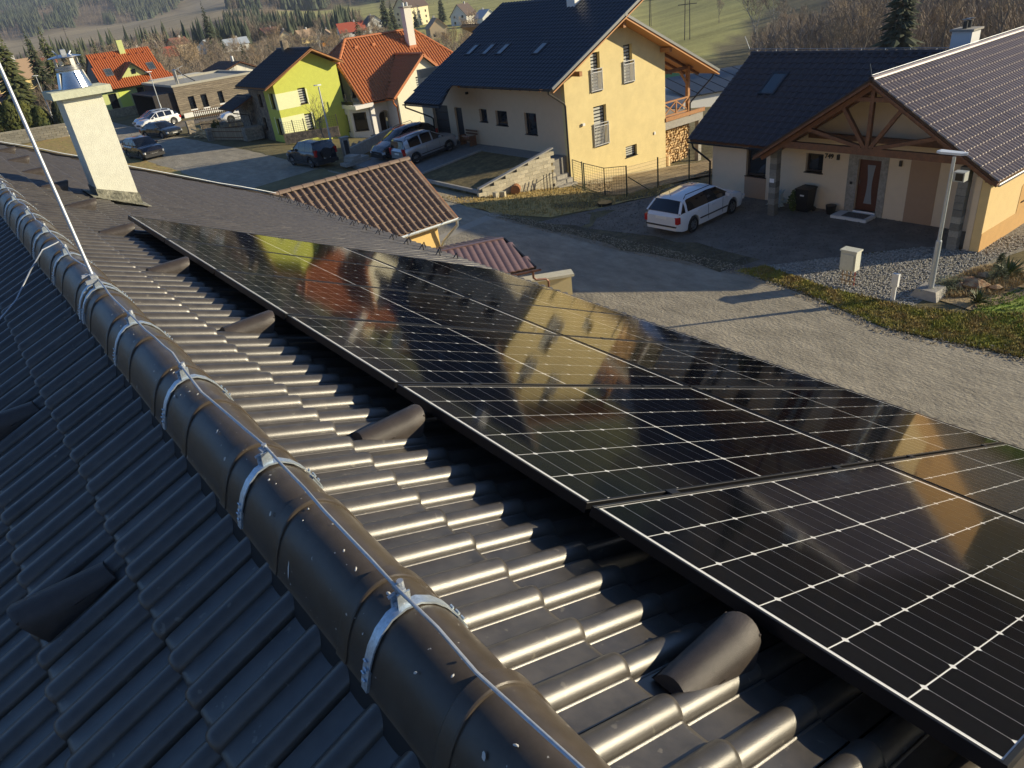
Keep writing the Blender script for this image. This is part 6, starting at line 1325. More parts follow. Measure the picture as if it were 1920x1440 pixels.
def car(name, label, cat, paint, L_, W_, H_, wb, wr, belt, hood, roofline, loc, rz, pitch=0.0, rails=False, spare=False, xr=None, tailhigh=False, cladding=False, group=None, fog=None):
    """heading +X; belt/hood: shoulder height along x; roofline: greenhouse height along x"""
    t = thing(name, label, cat, loc, 0, group); t.rotation_euler = (0, pitch, rz)
    def B(mb, nm, m, parent=None, smooth=None): me = mb.mesh(nm, m, smooth=smooth); o = bpy.data.objects.new(nm, me); COL.objects.link(o); o.parent = parent or t; return o
    hl_, hw_ = L_ / 2, W_ / 2; xw = [wb / 2 + (L_ - wb) * .0 + .02, -wb / 2 + .02]; ra = wr * 1.18
    xs = set()
    for k in range(33): xs.add(round(-hl_ + L_ * k / 32, 3))
    for c in xw:
        for k in range(-6, 7): xs.add(round(c + ra * math.sin(math.pi / 2 * k / 6), 3))
    xs = sorted(xs); rows = []; gc_ = .20
    for x in xs:
        e_ = min(1.0, (hl_ - abs(x)) / .42); wf = (1 - .16 * (1 - e_) ** 2) * (1 - .02 * abs(x) / hl_)
        w = hw_ * wf; zt = interp(hood, x); zb = gc_ + .10 * (1 - min(1, (hl_ - abs(x)) / .35))
        za = zb
        for c in xw:
            if abs(x - c) < ra: za = max(za, wr + math.sqrt(max(0, ra * ra - (x - c) ** 2)))
        za = min(za, zt - .12); zs = min(zt - .04, interp(belt, x)) if interp(belt, x) < zt else zt - .05
        zm = max(za + .02, zb + (zs - zb) * .35)
        pts = [(x, 0, max(zb, za * .98)), (x, w * .80, max(zb, za)), (x, w * .96, za), (x, w * 1.0, min(zm, zs - .03) if zm < zs - .03 else za + .01), (x, w * 1.0, (zm + zs) / 2), (x, w * .975, zs), (x, w * .93, zs + (zt - zs) * .6), (x, w * .80, zt), (x, 0, zt + .025 * e_)]
        rows.append(pts)
    mb = MB(); mb.grid(rows); mb.grid([[(x, -y, z) for x, y, z in r] for r in rows], flip=True)
    for r, fl in ((rows[0], False), (rows[-1], True)):
        loop = r + [(x, -y, z) for x, y, z in reversed(r[1:-1])]; mb.add(loop, [tuple(range(len(loop))) if fl else tuple(reversed(range(len(loop))))])
    bm_ = bmesh.new(); me = mb.mesh('body', paint); bm_.from_mesh(me); bmesh.ops.remove_doubles(bm_, verts=bm_.verts, dist=.001); bmesh.ops.recalc_face_normals(bm_, faces=bm_.faces); bm_.to_mesh(me); bm_.free()
    me.polygons.foreach_set('use_smooth', [True] * len(me.polygons)); me.set_sharp_from_angle(angle=rad(32)); o = bpy.data.objects.new('body', me); COL.objects.link(o); o.parent = t
    # greenhouse
    gx = [p[0] for p in roofline]; g0, g1 = gx[0], gx[-1]; X = sorted(set(gx + [g0 + (g1 - g0) * k / 16 for k in range(17)])); wb_ = hw_ * .93; wt_ = hw_ * .74
    def sect(x, off=0.0, top=False):
        zb_ = interp(hood, x) - .03; zt_ = interp(roofline, x); f = max(0.001, zt_ - zb_); fr = min(1, f / (H_ * .36)); wa = wb_ + (wt_ - wb_) * fr
        return [(x, wb_ + off, zb_), (x, (wa + wb_) / 2 + off + .012, zb_ + f * .5), (x, wa + off, zt_ - .05 * fr), (x, wa - .07 * fr, zt_ - .005 + off * .5), (x, 0, zt_ + .02 * fr + off * .5)]
    rg = [sect(x) for x in X]; mb = MB(); mb.grid(rg); mb.grid([[(x, -y, z) for x, y, z in r] for r in rg], flip=True)
    bm_ = bmesh.new(); me = mb.mesh('windows', m_carglass); bm_.from_mesh(me); bmesh.ops.remove_doubles(bm_, verts=bm_.verts, dist=.001); bmesh.ops.recalc_face_normals(bm_, faces=bm_.faces); bm_.to_mesh(me); bm_.free()
    me.polygons.foreach_set('use_smooth', [True] * len(me.polygons)); me.set_sharp_from_angle(angle=rad(30)); o = bpy.data.objects.new('windows', me); COL.objects.link(o); o.parent = t
    zmax = max(p[1] for p in roofline); rx = [x for x in X if interp(roofline, x) > zmax - .13]; rr = [sect(x, .010) for x in rx]
    mb = MB(); mb.grid([r[2:] for r in rr]); mb.grid([[(x, -y, z) for x, y, z in r[2:]] for r in rr], flip=True); B(mb, 'roof', paint, smooth=40)
    # pillars: body coloured bands following the section
    def band(xa, xb, nm='pillar', slant=0.0):
        for s_ in (1, -1):
            A_ = sect(xa, .010)[:3]; C_ = sect(xb, .010)[:3]
            q = [[(p[0] + (slant if i == 0 else slant * .4 if i == 1 else 0), s_ * p[1], p[2]) for i, p in enumerate(S_)] for S_ in (A_, C_)]
            mb = MB(); mb.grid(q, flip=s_ < 0); B(mb, nm, paint)
    for p in (xr or []): band(*p)
    # front and rear glass edges: A and D pillars
    xa = rx[-1]; 
    for s_ in (1, -1):
        mb = MB(); mb.beam((xa, s_ * wt_, interp(roofline, xa) - .03), (g1 - .03, s_ * wb_ * .985, interp(hood, g1)), .07, .04); B(mb, 'pillar', paint)
        xd = rx[0]; mb = MB(); mb.beam((xd, s_ * wt_ * 1.0, interp(roofline, xd) - .03), (g0 + .02, s_ * wb_ * .985, interp(hood, g0) - .0), .10, .05); B(mb, 'pillar', paint)
    ty, ri = wheel_objs(wr, .21)
    for c in xw:
        for s_ in (1, -1):
            w_ = bpy.data.objects.new('wheel', None); COL.objects.link(w_); w_.parent = t; w_.location = (c, s_ * (hw_ - .125), wr)
            for me in (ty, ri): q = bpy.data.objects.new(me.name.split('.')[0], me); COL.objects.link(q); q.parent = w_
    zf = interp(hood, hl_ - .05)
    for s_ in (1, -1):
        mb = MB(); mb.box((hl_ - .13, s_ * (hw_ * .74), zf - .12), (.22, .36, .15), rz=-s_ * .35); B(mb, 'headlight', m_head)
        zt_ = interp(hood, -hl_ + .05); hgt = .42 if tailhigh else .26
        mb = MB(); mb.box((-hl_ + .08, s_ * (hw_ * .84), zt_ - .13 - (0 if tailhigh else .05)), (.17, .20, hgt), rz=s_ * .12); B(mb, 'tail_light', m_red_l)
        mb = MB(); mb.box((g1 - .42, s_ * (hw_ + .08), interp(hood, g1 - .4) + .05), (.13, .20, .13)); B(mb, 'mirror', paint)
        mb = MB(); mb.box((.02, s_ * (hw_ + .004), .48), (wb * .70, .03, .05)); B(mb, 'side_strip', m_trim)
        if rails: mb = MB(); mb.tube([(rx[0] + .15, s_ * wt_ * .93, interp(roofline, rx[0]) + .02), (rx[0] + .3, s_ * wt_ * .93, zmax + .06), (rx[-1] - .35, s_ * wt_ * .93, zmax + .05), (rx[-1] - .2, s_ * wt_ * .93, zmax)], .017, 6); B(mb, 'roof_rail', m_trim)
        for xh in (-.05, -1.0): mb = MB(); mb.box((xh, s_ * (hw_ + .01), interp(belt, xh) - .07), (.17, .03, .03)); B(mb, 'door_handle', paint)
        for xh in (.62, -.38): mb = MB(); mb.box((xh, s_ * (hw_ * 1.0 + .0), .62), (.010, .01, .62)); B(mb, 'door_gap', m_trim)
    for s_ in (-1, 1): mb = MB(); mb.box((s_ * (hl_ - .02), 0, .46), (.10, W_ * .84, .055)); B(mb, 'bumper_strip', m_trim)
    mb = MB(); mb.box((-hl_ - .005, 0, .78 if not spare else .62), (.03, .52, .12)); B(mb, 'number_plate', m_plate); mb = MB(); mb.box((hl_ + .005, 0, .44), (.03, .52, .11)); B(mb, 'number_plate', m_plate)
    mb = MB(); mb.box((hl_ - .03, 0, zf - .15), (.08, W_ * .42, .13)); B(mb, 'grille', m_trim)
    if cladding:
        mb = MB()
        for s_ in (1, -1): mb.box((0, s_ * (hw_ - .01), .27), (L_ * .80, .06, .16))
        for s_ in (1, -1): mb.box((s_ * (hl_ - .07), 0, .33), (.2, W_ * .9, .22))
        B(mb, 'cladding', m_trim)
    if spare: mb = MB(); mb.cyl((-hl_ - .20, .05, .92), (-hl_, .05, .92), .34, 20); B(mb, 'spare_wheel', m_trim, smooth=40)
    mb = MB(); mb.cyl((g0 + .5, .0, zmax - .02), (g0 + .42, 0, zmax + .22), .008, 5); B(mb, 'aerial', m_trim)
    return t
def paint(nm, c, metal=.0, rough=.25): return mat(nm, c, rough, metal=metal, spec=.6, coat=1.0)
p_white = paint('white_paint', (.72, .73, .74)); p_silver = paint('silver_paint', (.42, .44, .46), .55, .3); p_navy = paint('dark_blue_paint', (.012, .018, .030), .3); p_black = paint('black_paint', (.012, .012, .018), .2); p_grey = paint('dark_grey_paint', (.025, .03, .034), .4)
EST_B = [(-2.3, .86), (-1, .90), (1.0, .88), (1.9, .80), (2.3, .66)]; EST_H = [(-2.34, .84), (-2.2, .97), (-1.0, .97), (.95, .95), (1.3, .93), (2.0, .82), (2.34, .62)]
car('estate_car', 'white estate car with roof rails parked on the dark yard before the beige house', 'car', p_white, 4.68, 1.74, 1.50, 2.70, .32, EST_B, EST_H,
    [(-2.22, .97), (-1.86, 1.36), (-1.6, 1.44), (-.3, 1.49), (.35, 1.45), (1.28, .95)], (22.85, 18.92, G + .012), rad(3), rails=True, xr=[(-1.84, -1.70)], tailhigh=False)
SUV_B = [(-2.0, 1.0), (1.0, 1.0), (1.7, .95), (2.1, .75)]; SUV_H = [(-2.12, .92), (-2.02, 1.12), (-.9, 1.10), (.85, 1.08), (1.2, 1.06), (1.85, .96), (2.12, .70)]
car('compact_suv', 'silver compact suv with roof rails parked nose in on the sloping driveway', 'car', p_silver, 4.22, 1.79, 1.69, 2.58, .335, SUV_B, SUV_H,
    [(-2.04, 1.12), (-1.92, 1.50), (-1.75, 1.62), (-.4, 1.67), (.25, 1.62), (1.12, 1.08)], (23.95, 41.55, tz(23.95) + .015), 0.0, pitch=-math.atan(.085), rails=True, xr=[(-1.9, -1.55), (-.72, -.62), (.12, .22)], tailhigh=True, cladding=True)
car('dark_hatchback', 'dark blue crossover parked beside the silver suv facing the street', 'car', p_navy, 4.5, 1.84, 1.62, 2.68, .34, SUV_B, [(-2.25, .92), (-2.1, 1.10), (-.9, 1.06), (.85, 1.03), (1.2, 1.0), (2.0, .86), (2.25, .62)],
    [(-2.1, 1.08), (-1.75, 1.42), (-1.2, 1.56), (-.2, 1.60), (.25, 1.55), (1.22, 1.02)], (24.2, 44.5, tz(24.2) + .015), rad(180), pitch=math.atan(.085), rails=True, xr=[(-1.5, -1.3), (-.6, -.52), (.2, .28)], cladding=True)
car('dark_suv', 'dark blue suv with spare wheel on its tailgate parked at the street edge', 'car', p_navy, 4.1, 1.82, 1.70, 2.49, .35, SUV_B, SUV_H,
    [(-2.0, 1.12), (-1.8, 1.55), (-1.6, 1.64), (-.3, 1.69), (.3, 1.62), (1.1, 1.08)], (19.55, 49.6, G + .012), rad(96), spare=True, xr=[(-1.75, -1.5), (-.65, -.52), (.1, .2)], tailhigh=True, cladding=True)
car('black_suv', 'black suv facing the camera on the street edge nearest the chimney', 'car', p_black, 4.4, 1.84, 1.68, 2.62, .35, SUV_B, SUV_H,
    [(-2.0, 1.12), (-1.8, 1.52), (-1.5, 1.62), (-.3, 1.67), (.3, 1.62), (1.12, 1.08)], (13.2, 69.6, G + .012), rad(-82), xr=[(-1.75, -1.5), (-.65, -.52), (.1, .2)], cladding=True)
car('dark_sedan', 'dark grey saloon parked on the street beyond the black suv', 'car', p_grey, 4.7, 1.82, 1.46, 2.8, .33, EST_B, [(-2.34, .80), (-2.1, .98), (-1.5, .98), (.95, .93), (1.3, .91), (2.0, .80), (2.34, .62)],
    [(-1.75, .98), (-1.0, 1.36), (-.6, 1.42), (.2, 1.44), (.45, 1.40), (1.35, .92)], (17.6, 80.6, G + .012), rad(-72), xr=[(-1.2, -.95), (-.3, -.22), (.3, .36)])
car('white_suv', 'white suv in sunlight parked across the far end of the street', 'car', p_white, 4.5, 1.86, 1.62, 2.7, .36, SUV_B, SUV_H,
    [(-2.1, 1.10), (-1.7, 1.46), (-1.2, 1.56), (-.2, 1.60), (.3, 1.55), (1.2, 1.05)], (19.6, 89.0, G + .012), rad(192), xr=[(-1.6, -1.35), (-.6, -.52), (.2, .28)])
car('pale_blue_suv', 'pale blue car parked close behind the sunlit white suv', 'car', paint('pale_blue_paint', (.42, .48, .54), .4), 4.5, 1.86, 1.62, 2.7, .36, SUV_B, SUV_H,
    [(-2.1, 1.10), (-1.7, 1.46), (-1.2, 1.56), (-.2, 1.60), (.3, 1.55), (1.2, 1.05)], (20.0, 91.6, G + .012), rad(190), xr=[(-1.6, -1.35), (-.6, -.52), (.2, .28)])
car('white_wagon', 'white crossover parked in shade between the wooden house and lime house', 'car', p_white, 4.6, 1.86, 1.60, 2.75, .36, SUV_B, SUV_H,
    [(-2.15, 1.10), (-1.7, 1.46), (-1.2, 1.54), (-.2, 1.58), (.3, 1.53), (1.25, 1.05)], (25.9, 80.6, G + .012), rad(176), xr=[(-1.6, -1.35), (-.6, -.52), (.2, .28)])
car('far_white_car', 'small white car far away behind the conifer hedge left of the chimney', 'car', p_white, 4.2, 1.75, 1.5, 2.5, .32, EST_B, EST_H,
    [(-1.95, .97), (-1.7, 1.36), (-1.4, 1.44), (-.3, 1.48), (.3, 1.44), (1.2, .95)], (12.6, 150, ground(12.6, 150) + .05), rad(-95), xr=[(-1.6, -1.4), (-.6, -.52), (.2, .28)])
# orange excavator in the village
ex = thing('excavator', 'small orange excavator working by the village houses', 'excavator', tuple(atz(64.95, 330)))
p_ = atz(64.95, 330); mo = mat('excavator_orange', (.60, .24, .02), .5)
mb = MB(); mb.box(p_ + Vector((0, 0, 1.7)), (2.6, 2.4, 1.6)); mb.build('body', mo, ex); mb = MB(); mb.box(p_ + Vector((0, 0, .5)), (3.2, 2.6, .9)); mb.build('track', m_trim, ex)
board(ex, p_ + Vector((1, 0, 2)), p_ + Vector((3, 0, 4.2)), .4, .5, mo, 'boom'); board(ex, p_ + Vector((3, 0, 4.2)), p_ + Vector((5, 0, 2.6)), .35, .4, mo, 'arm'); mb = MB(); mb.box(p_ + Vector((5, 0, 2.1)), (.9, 1.0, .9)); mb.build('bucket', m_trim, ex)

# ================================================================ street furniture
def lamp(base, H, label, head_dir, detail=True, group=None):
    b_ = Vector(base); t = thing('street_lamp', label, 'street lamp', base); m = mat('lamp_galvanised', (.52, .55, .56), .45, metal=.4, var=.1, vscale=5)
    mb = MB(); mb.tube([b_, b_ + Vector((0, 0, H * .38)), b_ + Vector((0, 0, H * .385)), b_ + Vector((0, 0, H))], [.085, .08, .055, .045], 12); mb.build('pole', m, t, smooth=30)
    d = Vector(head_dir).normalized(); c = b_ + Vector((0, 0, H + .06)) + d * .05; w = Vector((-d.y, d.x, 0))
    mb = MB(); P = [c + d * .40 + Vector((0, 0, .04)), c + d * .30 + w * .15 + Vector((0, 0, .05)), c - d * .22 + w * .13, c - d * .36 + w * .05, c - d * .36 - w * .05, c - d * .22 - w * .13, c + d * .30 - w * .15 + Vector((0, 0, .05))]
    mb.prism(P, (0, 0, .06)); mb.build('lamp_head', mat('lamp_head_grey', (.62, .66, .70), .4), t)
    return t
sl = lamp((20.62, 8.39, G + .25), 3.85, 'galvanised street lamp with loudspeaker standing on a concrete block at the verge', (-.3, .95, 0))
mb = MB(); mb.box((20.57, 8.12, G + 3.62), (.26, .30, .26)); q = mb.build('loudspeaker', mat('speaker_grey', (.38, .39, .36), .6), sl); mb = MB(); mb.box((20.44, 8.10, G + 3.62), (.01, .2, .2)); mb.build('horn', m_black, q)
mb = MB(); frust(mb, (20.62, 8.39, G), (.85, .80), (.62, .58), .26); one('lamp_base', mb, m_conc, 'chipped concrete block carrying the galvanised street lamp', 'concrete block', loc=(20.62, 8.39, G))
lamp((20.82, 48.75, G), 4.9, 'grey street lamp before the white house next to the bare tree', (-.8, -.6, 0)); lamp((21.3, 93.0, G), 5.2, 'distant street lamp in front of the wooden house', (-.9, -.3, 0))
lamp((14.2, 123, G), 5.5, 'far street lamp left of the chimney slab', (-.9, 0, 0))
mb_ = thing('meter_box', 'pale fibreglass meter box on thin pipe legs beside the gravel yard', 'meter box', (19.98, 10.62, G))
m_box = mat('pale_grp', (.60, .60, .50), .6, var=.08, vscale=6)
mb = MB(); mb.box((19.98, 10.62, G + .86), (.30, .50, .62)); mb.build('housing', m_box, mb_); mb = MB(); mb.box((19.98, 10.62, G + 1.19), (.36, .56, .05)); mb.build('lid', m_box, mb_); mb = MB(); mb.box((19.79, 10.62, G + .84), (.015, .40, .50)); mb.build('door', m_box, mb_)
for k, y_ in enumerate((10.42, 10.55, 10.68, 10.81)): mb = MB(); mb.cyl((19.98, y_, G), (19.98, y_, G + .56), .018, 8); mb.build('pipe', mat('red_pipe', (.35, .05, .04), .5) if k == 0 else mat('rust_pipe', (.30, .22, .14), .7), mb_)
for z_ in (.18, .36): board(mb_, (19.93, 10.38, G + z_), (19.93, 10.86, G + z_), .03, .04, mat('rust_pipe', (.30, .22, .14)), 'crossbar')
mb = MB(); mb.box((19.68, 9.02, G + .24), (.07, .12, .5)); mb.box((19.68, 9.02, G + .66), (.11, .19, .40)); one('marker_post', mb, m_white, 'white plastic marker post standing at the edge of the grass verge', 'post', loc=(19.68, 9.02, G))
# plants in the bed
m_yucca = mat('yucca_leaf', (.05, .085, .03), .5, col2=(.12, .14, .05), vscale=6)
def yucca(x, y, s_, label, seed, n=60):
    r_ = random.Random(seed); mb = MB()
    for k in range(n):
        a = r_.uniform(0, 6.28); el = r_.uniform(.15, 1.35); l = s_ * r_.uniform(.7, 1.1); d = Vector((math.cos(a) * math.cos(el), math.sin(a) * math.cos(el), math.sin(el))); w = Vector((-math.sin(a), math.cos(a), 0)) * .025 * s_ / .5
        b_ = Vector((x, y, G + .05)); mb.add([b_ - w * .6, b_ + d * l * .5 - w, b_ + d * l - Vector((0, 0, l * .12)), b_ + d * l * .5 + w, b_ + w * .6, b_ + d * l * .5 + Vector((0, 0, -.015))], [(0, 1, 5), (1, 2, 5), (2, 3, 5), (3, 4, 5), (4, 0, 5)])
    one('yucca', mb, m_yucca, label, 'plant', 'yuccas in the plant bed', loc=(x, y, G))
yucca(20.75, 7.1, .52, 'spiky yucca at the lawn edge nearest the street lamp', 1); yucca(23.1, 7.25, .75, 'large spiky yucca at the right end of the plant bed', 2, 80); yucca(22.7, 6.3, .45, 'smaller spiky yucca in front of the right edge of the bed', 3)
def small_conifer(x, y, h, r0, label, seed, m=None):
    r_ = random.Random(seed); mb = MB()
    for k in range(700):
        t = r_.random() ** .7; rr = r0 * (1 - t) * r_.uniform(.5, 1); a = r_.uniform(0, 6.28); p = Vector((x + rr * math.cos(a), y + rr * math.sin(a), G + .05 + h * t)); d = Vector((math.cos(a), math.sin(a), r_.uniform(-.3, .6))) * .09; w = Vector((-math.sin(a), math.cos(a), 0)) * .018
        mb.add([p - w, p + d, p + w], [(0, 1, 2)])
    return one('dwarf_spruce', mb, m or m_spruce, label, 'conifer', loc=(x, y, G))
m_spruce = mat('spruce_needles', (.028, .048, .022), .85, col2=(.055, .070, .028), vscale=2.0, var=.3)
small_conifer(22.35, 7.25, .95, .36, 'small dark dwarf spruce between the two yuccas', 4)
r_ = random.Random(6); mb = MB()
for k in range(900):
    x_, y_ = 21.3 + r_.gauss(0, .35), 8.15 + r_.gauss(0, .2); a = r_.uniform(0, 6.28); z_ = G + .05 + .22 * r_.random(); d = Vector((math.cos(a), math.sin(a), .5)) * .1
    mb.add([(x_ - .015, y_, z_), (x_ + d.x, y_ + d.y, z_ + d.z), (x_ + .015, y_, z_)], [(0, 1, 2)])
one('creeping_juniper', mb, m_spruce, 'low dark creeping juniper beside the lamp base', 'shrub', loc=(21.3, 8.15, G))
for k, (x_, y_, s_) in enumerate(((21.7, 7.55, .42), (22.0, 7.9, .3), (21.5, 7.9, .26), (22.6, 7.7, .25), (21.9, 7.1, .22))):
    v, f = blob(random.Random(k + 20), s_); mb = MB(); mb.add([(a + x_, b_ + y_, c + G + .08) for a, b_, c in v], f); bmr = None
    one('rock', mb, mat('red_brown_rock', (.30, .16, .08), .9, col2=(.42, .33, .2), vscale=6, var=.3, bump=1, bscale=20, bdist=.03), ['largest red brown rock in the middle of the plant bed', 'red brown rock behind the largest one', 'small rock left of the largest one', 'small rock before the dwarf spruce', 'small rock at the lawn side of the bed'][k], 'rock', loc=(x_, y_, G))
tufts('dry_stalks', [(20.6, 7.9), (21.6, 8.4), (23.2, 8.2), (24.2, 7.6), (23.4, 6.6), (21.6, 6.9)], 1500, .16, mat('straw', (.42, .32, .17), .9), 14, 'dry straw coloured stalks between the rocks of the bed')
# ================================================================ trees
m_bark = mat('grey_bark', (.20, .17, .135), .9, var=.25, vscale=2); m_twig = mat('bare_twigs', (.27, .22, .165), .9, obj_var=.25, var=.15, vscale=.2)
m_birch = mat('birch_bark', (.55, .52, .45), .8, col2=(.30, .27, .22), vscale=2, var=.2); m_twig2 = mat('tan_twigs', (.36, .27, .17), .9, obj_var=.2)
m_needle = mat('forest_needles', (.035, .055, .028), .9, col2=(.075, .085, .035), vscale=.5, var=.3, obj_var=.25)
m_needle_o = mat('olive_needles', (.10, .105, .028), .9, col2=(.05, .07, .025), vscale=1.2, var=.3, obj_var=.1)
def bare_tree_mb(seed, H, spread, ntw, tw=.07, tl=1.1):
    r_ = random.Random(seed); tr = MB(); tg = MB(); tips = []
    def limb(p, d, l, r0, depth):
        pts = [p]; rs_ = [r0]; q = p.copy(); dd = d.copy(); n = 3 if depth else 6
        for k in range(n):
            dd = (dd + Vector((r_.uniform(-.22, .22), r_.uniform(-.22, .22), r_.uniform(-.02, .16)))).normalized(); q = q + dd * (l / n); pts.append(q.copy()); rs_.append(r0 * (1 - .8 * (k + 1) / n))
        tr.tube(pts, rs_, 4 if depth else 6, cap=False)
        if depth < 2:
            m_ = (9 if depth == 0 else 4)
            for k in range(m_):
                t = r_.uniform(.28 if depth == 0 else .3, 1.0); i = min(n - 1, int(t * n)); b_ = pts[i] + (pts[i + 1] - pts[i]) * (t * n - i); a = r_.uniform(0, 6.28); up = r_.uniform(.45, 1.3)
                nd = Vector((math.cos(a) * spread, math.sin(a) * spread, up)).normalized(); limb(b_, nd, l * (.55 if depth == 0 else .5) * (1.15 - t * .55), r0 * .38, depth + 1)
        for k in range(2, n + 1): tips.append((pts[k], dd, l))
    limb(Vector((0, 0, -.3)), Vector((0, 0, 1)), H * .86, H * .016, 0)
    for k in range(ntw):
        b_, dd, l = tips[r_.randrange(len(tips))]; d = (dd * .7 + Vector((r_.gauss(0, .55), r_.gauss(0, .55), r_.gauss(.25, .4)))).normalized(); p = b_ + Vector((r_.gauss(0, .35), r_.gauss(0, .35), r_.gauss(0, .35))) * (H / 14); ln = tl * r_.uniform(.6, 1.4) * H / 12; w = d.cross(Vector((r_.uniform(-1, 1), r_.uniform(-1, 1), r_.uniform(-1, 1)))).normalized() * tw * .5
        tg.add([p - w, p + w, p + d * ln], [(0, 1, 2)])
    return tr, tg
bare = []
for k, (H, sp, n_) in enumerate(((13, .55, 900), (11, .75, 1000), (15, .45, 900), (9, .9, 1000), (12, .65, 900))):
    a, b_ = bare_tree_mb(k + 40, H, sp, n_); bare.append((a.mesh('trunk', m_bark), b_.mesh('crown', m_twig), a.mesh('trunk', m_birch), b_.mesh('crown', m_twig2)))
def spruce_mb(seed, H, R0, n):
    r_ = random.Random(seed); fo = MB()
    nl = int(H * 2.0)
    for j in range(nl):
        t = (j + .5) / nl; z = H * (.08 + .92 * t); R_ = R0 * (1 - t) ** .85 * r_.uniform(.8, 1.1) + .12; m_ = max(5, int(n * (1 - t) / nl * 2))
        for k in range(m_):
            a = r_.uniform(0, 6.28); l = R_ * r_.uniform(.55, 1.12); dz = -.28 * l + r_.uniform(-.1, .1); c, s_ = math.cos(a), math.sin(a); w = (.16 + .14 * l) * r_.uniform(.7, 1.2); zz_ = z + r_.uniform(-.3, .3) * H / nl * 2
            r0_ = l * r_.uniform(0, .35)
            fo.add([(c * r0_, s_ * r0_, zz_ + .05), (c * l * .7 - s_ * w, s_ * l * .7 + c * w, zz_ + dz * .6 - .12), (c * l, s_ * l, zz_ + dz), (c * l * .7 + s_ * w, s_ * l * .7 - c * w, zz_ + dz * .6 - .12), (c * l * .6, s_ * l * .6, zz_ + dz * .4 + .06)], [(0, 1, 4), (1, 2, 4), (2, 3, 4), (3, 0, 4)])
    tr = MB().tube([(0, 0, -.5), (0, 0, H * .9)], [H * .016, .03], 6, cap=False); return tr, fo
spr = []
for k, (H, R0, n_) in enumerate(((16, 3.4, 620), (13, 2.6, 520), (19, 3.8, 700))):
    a, b_ = spruce_mb(k + 70, H, R0, n_); spr.append((a.mesh('trunk', m_bark), b_.mesh('crown', m_needle), b_.mesh('crown', m_needle_o)))
def place(kind, az, r, sc, label, cat, group, rz=None, xy=None):
    p = atz(az, r) if xy is None else Vector((xy[0], xy[1], ground(*xy)))
    nm = {'bare': 'bare_tree', 'birch': 'birch_tree', 'tan': 'bare_tree', 'spruce': 'spruce_tree', 'olive': 'conifer_tree'}[kind]
    t = thing(nm, label, cat, tuple(p), rz=random.uniform(0, 6.28) if rz is None else rz, group=group)
    if kind in ('bare', 'birch', 'tan'): v = bare[random.randrange(5)]; ms = {'bare': (v[0], v[1]), 'birch': (v[2], v[1]), 'tan': (v[0], v[3])}[kind]
    else: v = spr[random.randrange(3)]; ms = (v[0], v[1] if kind == 'spruce' else v[2])
    t.scale = (sc, sc, sc)
    for nm_, me in zip(('trunk', 'crown'), ms): o = bpy.data.objects.new(nm_, me); COL.objects.link(o); o.parent = t
    return t
random.seed(21)
TOPE = [(0, 6), (26.4, 6), (27.6, -3.4), (30.5, -4.2), (34, -4.7), (36.5, -6.4), (40, -7), (49, -6), (49.6, -3.6), (59, -2.7), (60.5, -2.0), (72, -1.75), (79.5, -1.35), (85, -1.2), (86, 6), (400, 6)]
def hmax_at(az, r, loose=1.0):
    for (a, b_), (c, d) in zip(TOPE, TOPE[1:]):
        if az <= c: e_ = b_ + (d - b_) * (az - a) / (c - a); break
    p = atz(az, r); return 1.4 + r * math.tan(rad(e_)) * loose - p.z
# wooded slope right of the meadow, behind the beige house
for k in range(105):
    az = random.uniform(16.5, 35.5); r = random.uniform(112 + max(0, az - 30) * 12, 330)
    kd = random.choices(('bare', 'tan', 'birch'), (6, 3, 1))[0]
    hm = hmax_at(az, r) / 12
    if hm < .28: continue
    place(kd, az, r, min(hm * random.uniform(.8, 1.15), random.uniform(.6, 1.05)), {'bare': 'bare grey tree on the wooded slope beyond the beige house', 'tan': 'bare tan twigged tree on the wooded slope beyond the beige house', 'birch': 'white trunked birch on the wooded slope beyond the beige house'}[kd], 'tree', {'bare': 'bare grey trees beyond the beige house', 'tan': 'tan twigged trees beyond the beige house', 'birch': 'birches beyond the beige house'}[kd])
place('birch', 34.6, 205, 1.0, 'left one of two tall white birches at the edge of the meadow', 'tree', None); place('birch', 33.6, 205, 1.05, 'right one of two tall white birches at the edge of the meadow', 'tree', None)
place('bare', 37.2, 330, .55, 'lone small bare tree on the green meadow right of the power pole', 'tree', None)
place('spruce', 26.0, 100, .98, 'tall dark spruce standing out above the beige house roof', 'tree', None); place('spruce', 20.7, 150, .8, 'smaller dark spruce near the top right corner on the slope', 'tree', None)
# between the houses and the village
lab_v = {'bare': 'bare grey tree in the belt between the street and the village', 'tan': 'bare tan tree in the belt between the street and the village', 'birch': 'pale birch in the belt between the street and the village', 'spruce': 'dark spruce in the belt between the street and the village'}
for k in range(150):
    az = random.uniform(60.5, 79.5); r = random.uniform(175, 420); kd = random.choices(('bare', 'tan', 'birch', 'spruce'), (6, 4, 1.2, 1.2))[0]
    hm = hmax_at(az, r) / 12
    if hm < .22: continue
    place(kd, az, r, min(hm * random.uniform(.75, 1.3), random.uniform(.5, .85)), lab_v[kd], 'tree', {'bare': 'bare trees before the village', 'tan': 'tan trees before the village', 'birch': 'birches before the village', 'spruce': 'spruces before the village'}[kd])
for k in range(55):
    az = random.uniform(49.5, 58.5); r = random.uniform(150, 330); kd = random.choices(('bare', 'tan'), (3, 2))[0]
    hm = hmax_at(az, r) / 12
    if hm < .22: continue
    place(kd, az, r, min(hm * random.uniform(.8, 1.2), random.uniform(.5, .8)), 'bare scrub tree beyond the ridge of the navy roof' if kd == 'bare' else 'tan scrub tree beyond the ridge of the navy roof', 'tree', 'scrub trees beyond the navy roof' if kd == 'bare' else 'tan scrub beyond the navy roof')
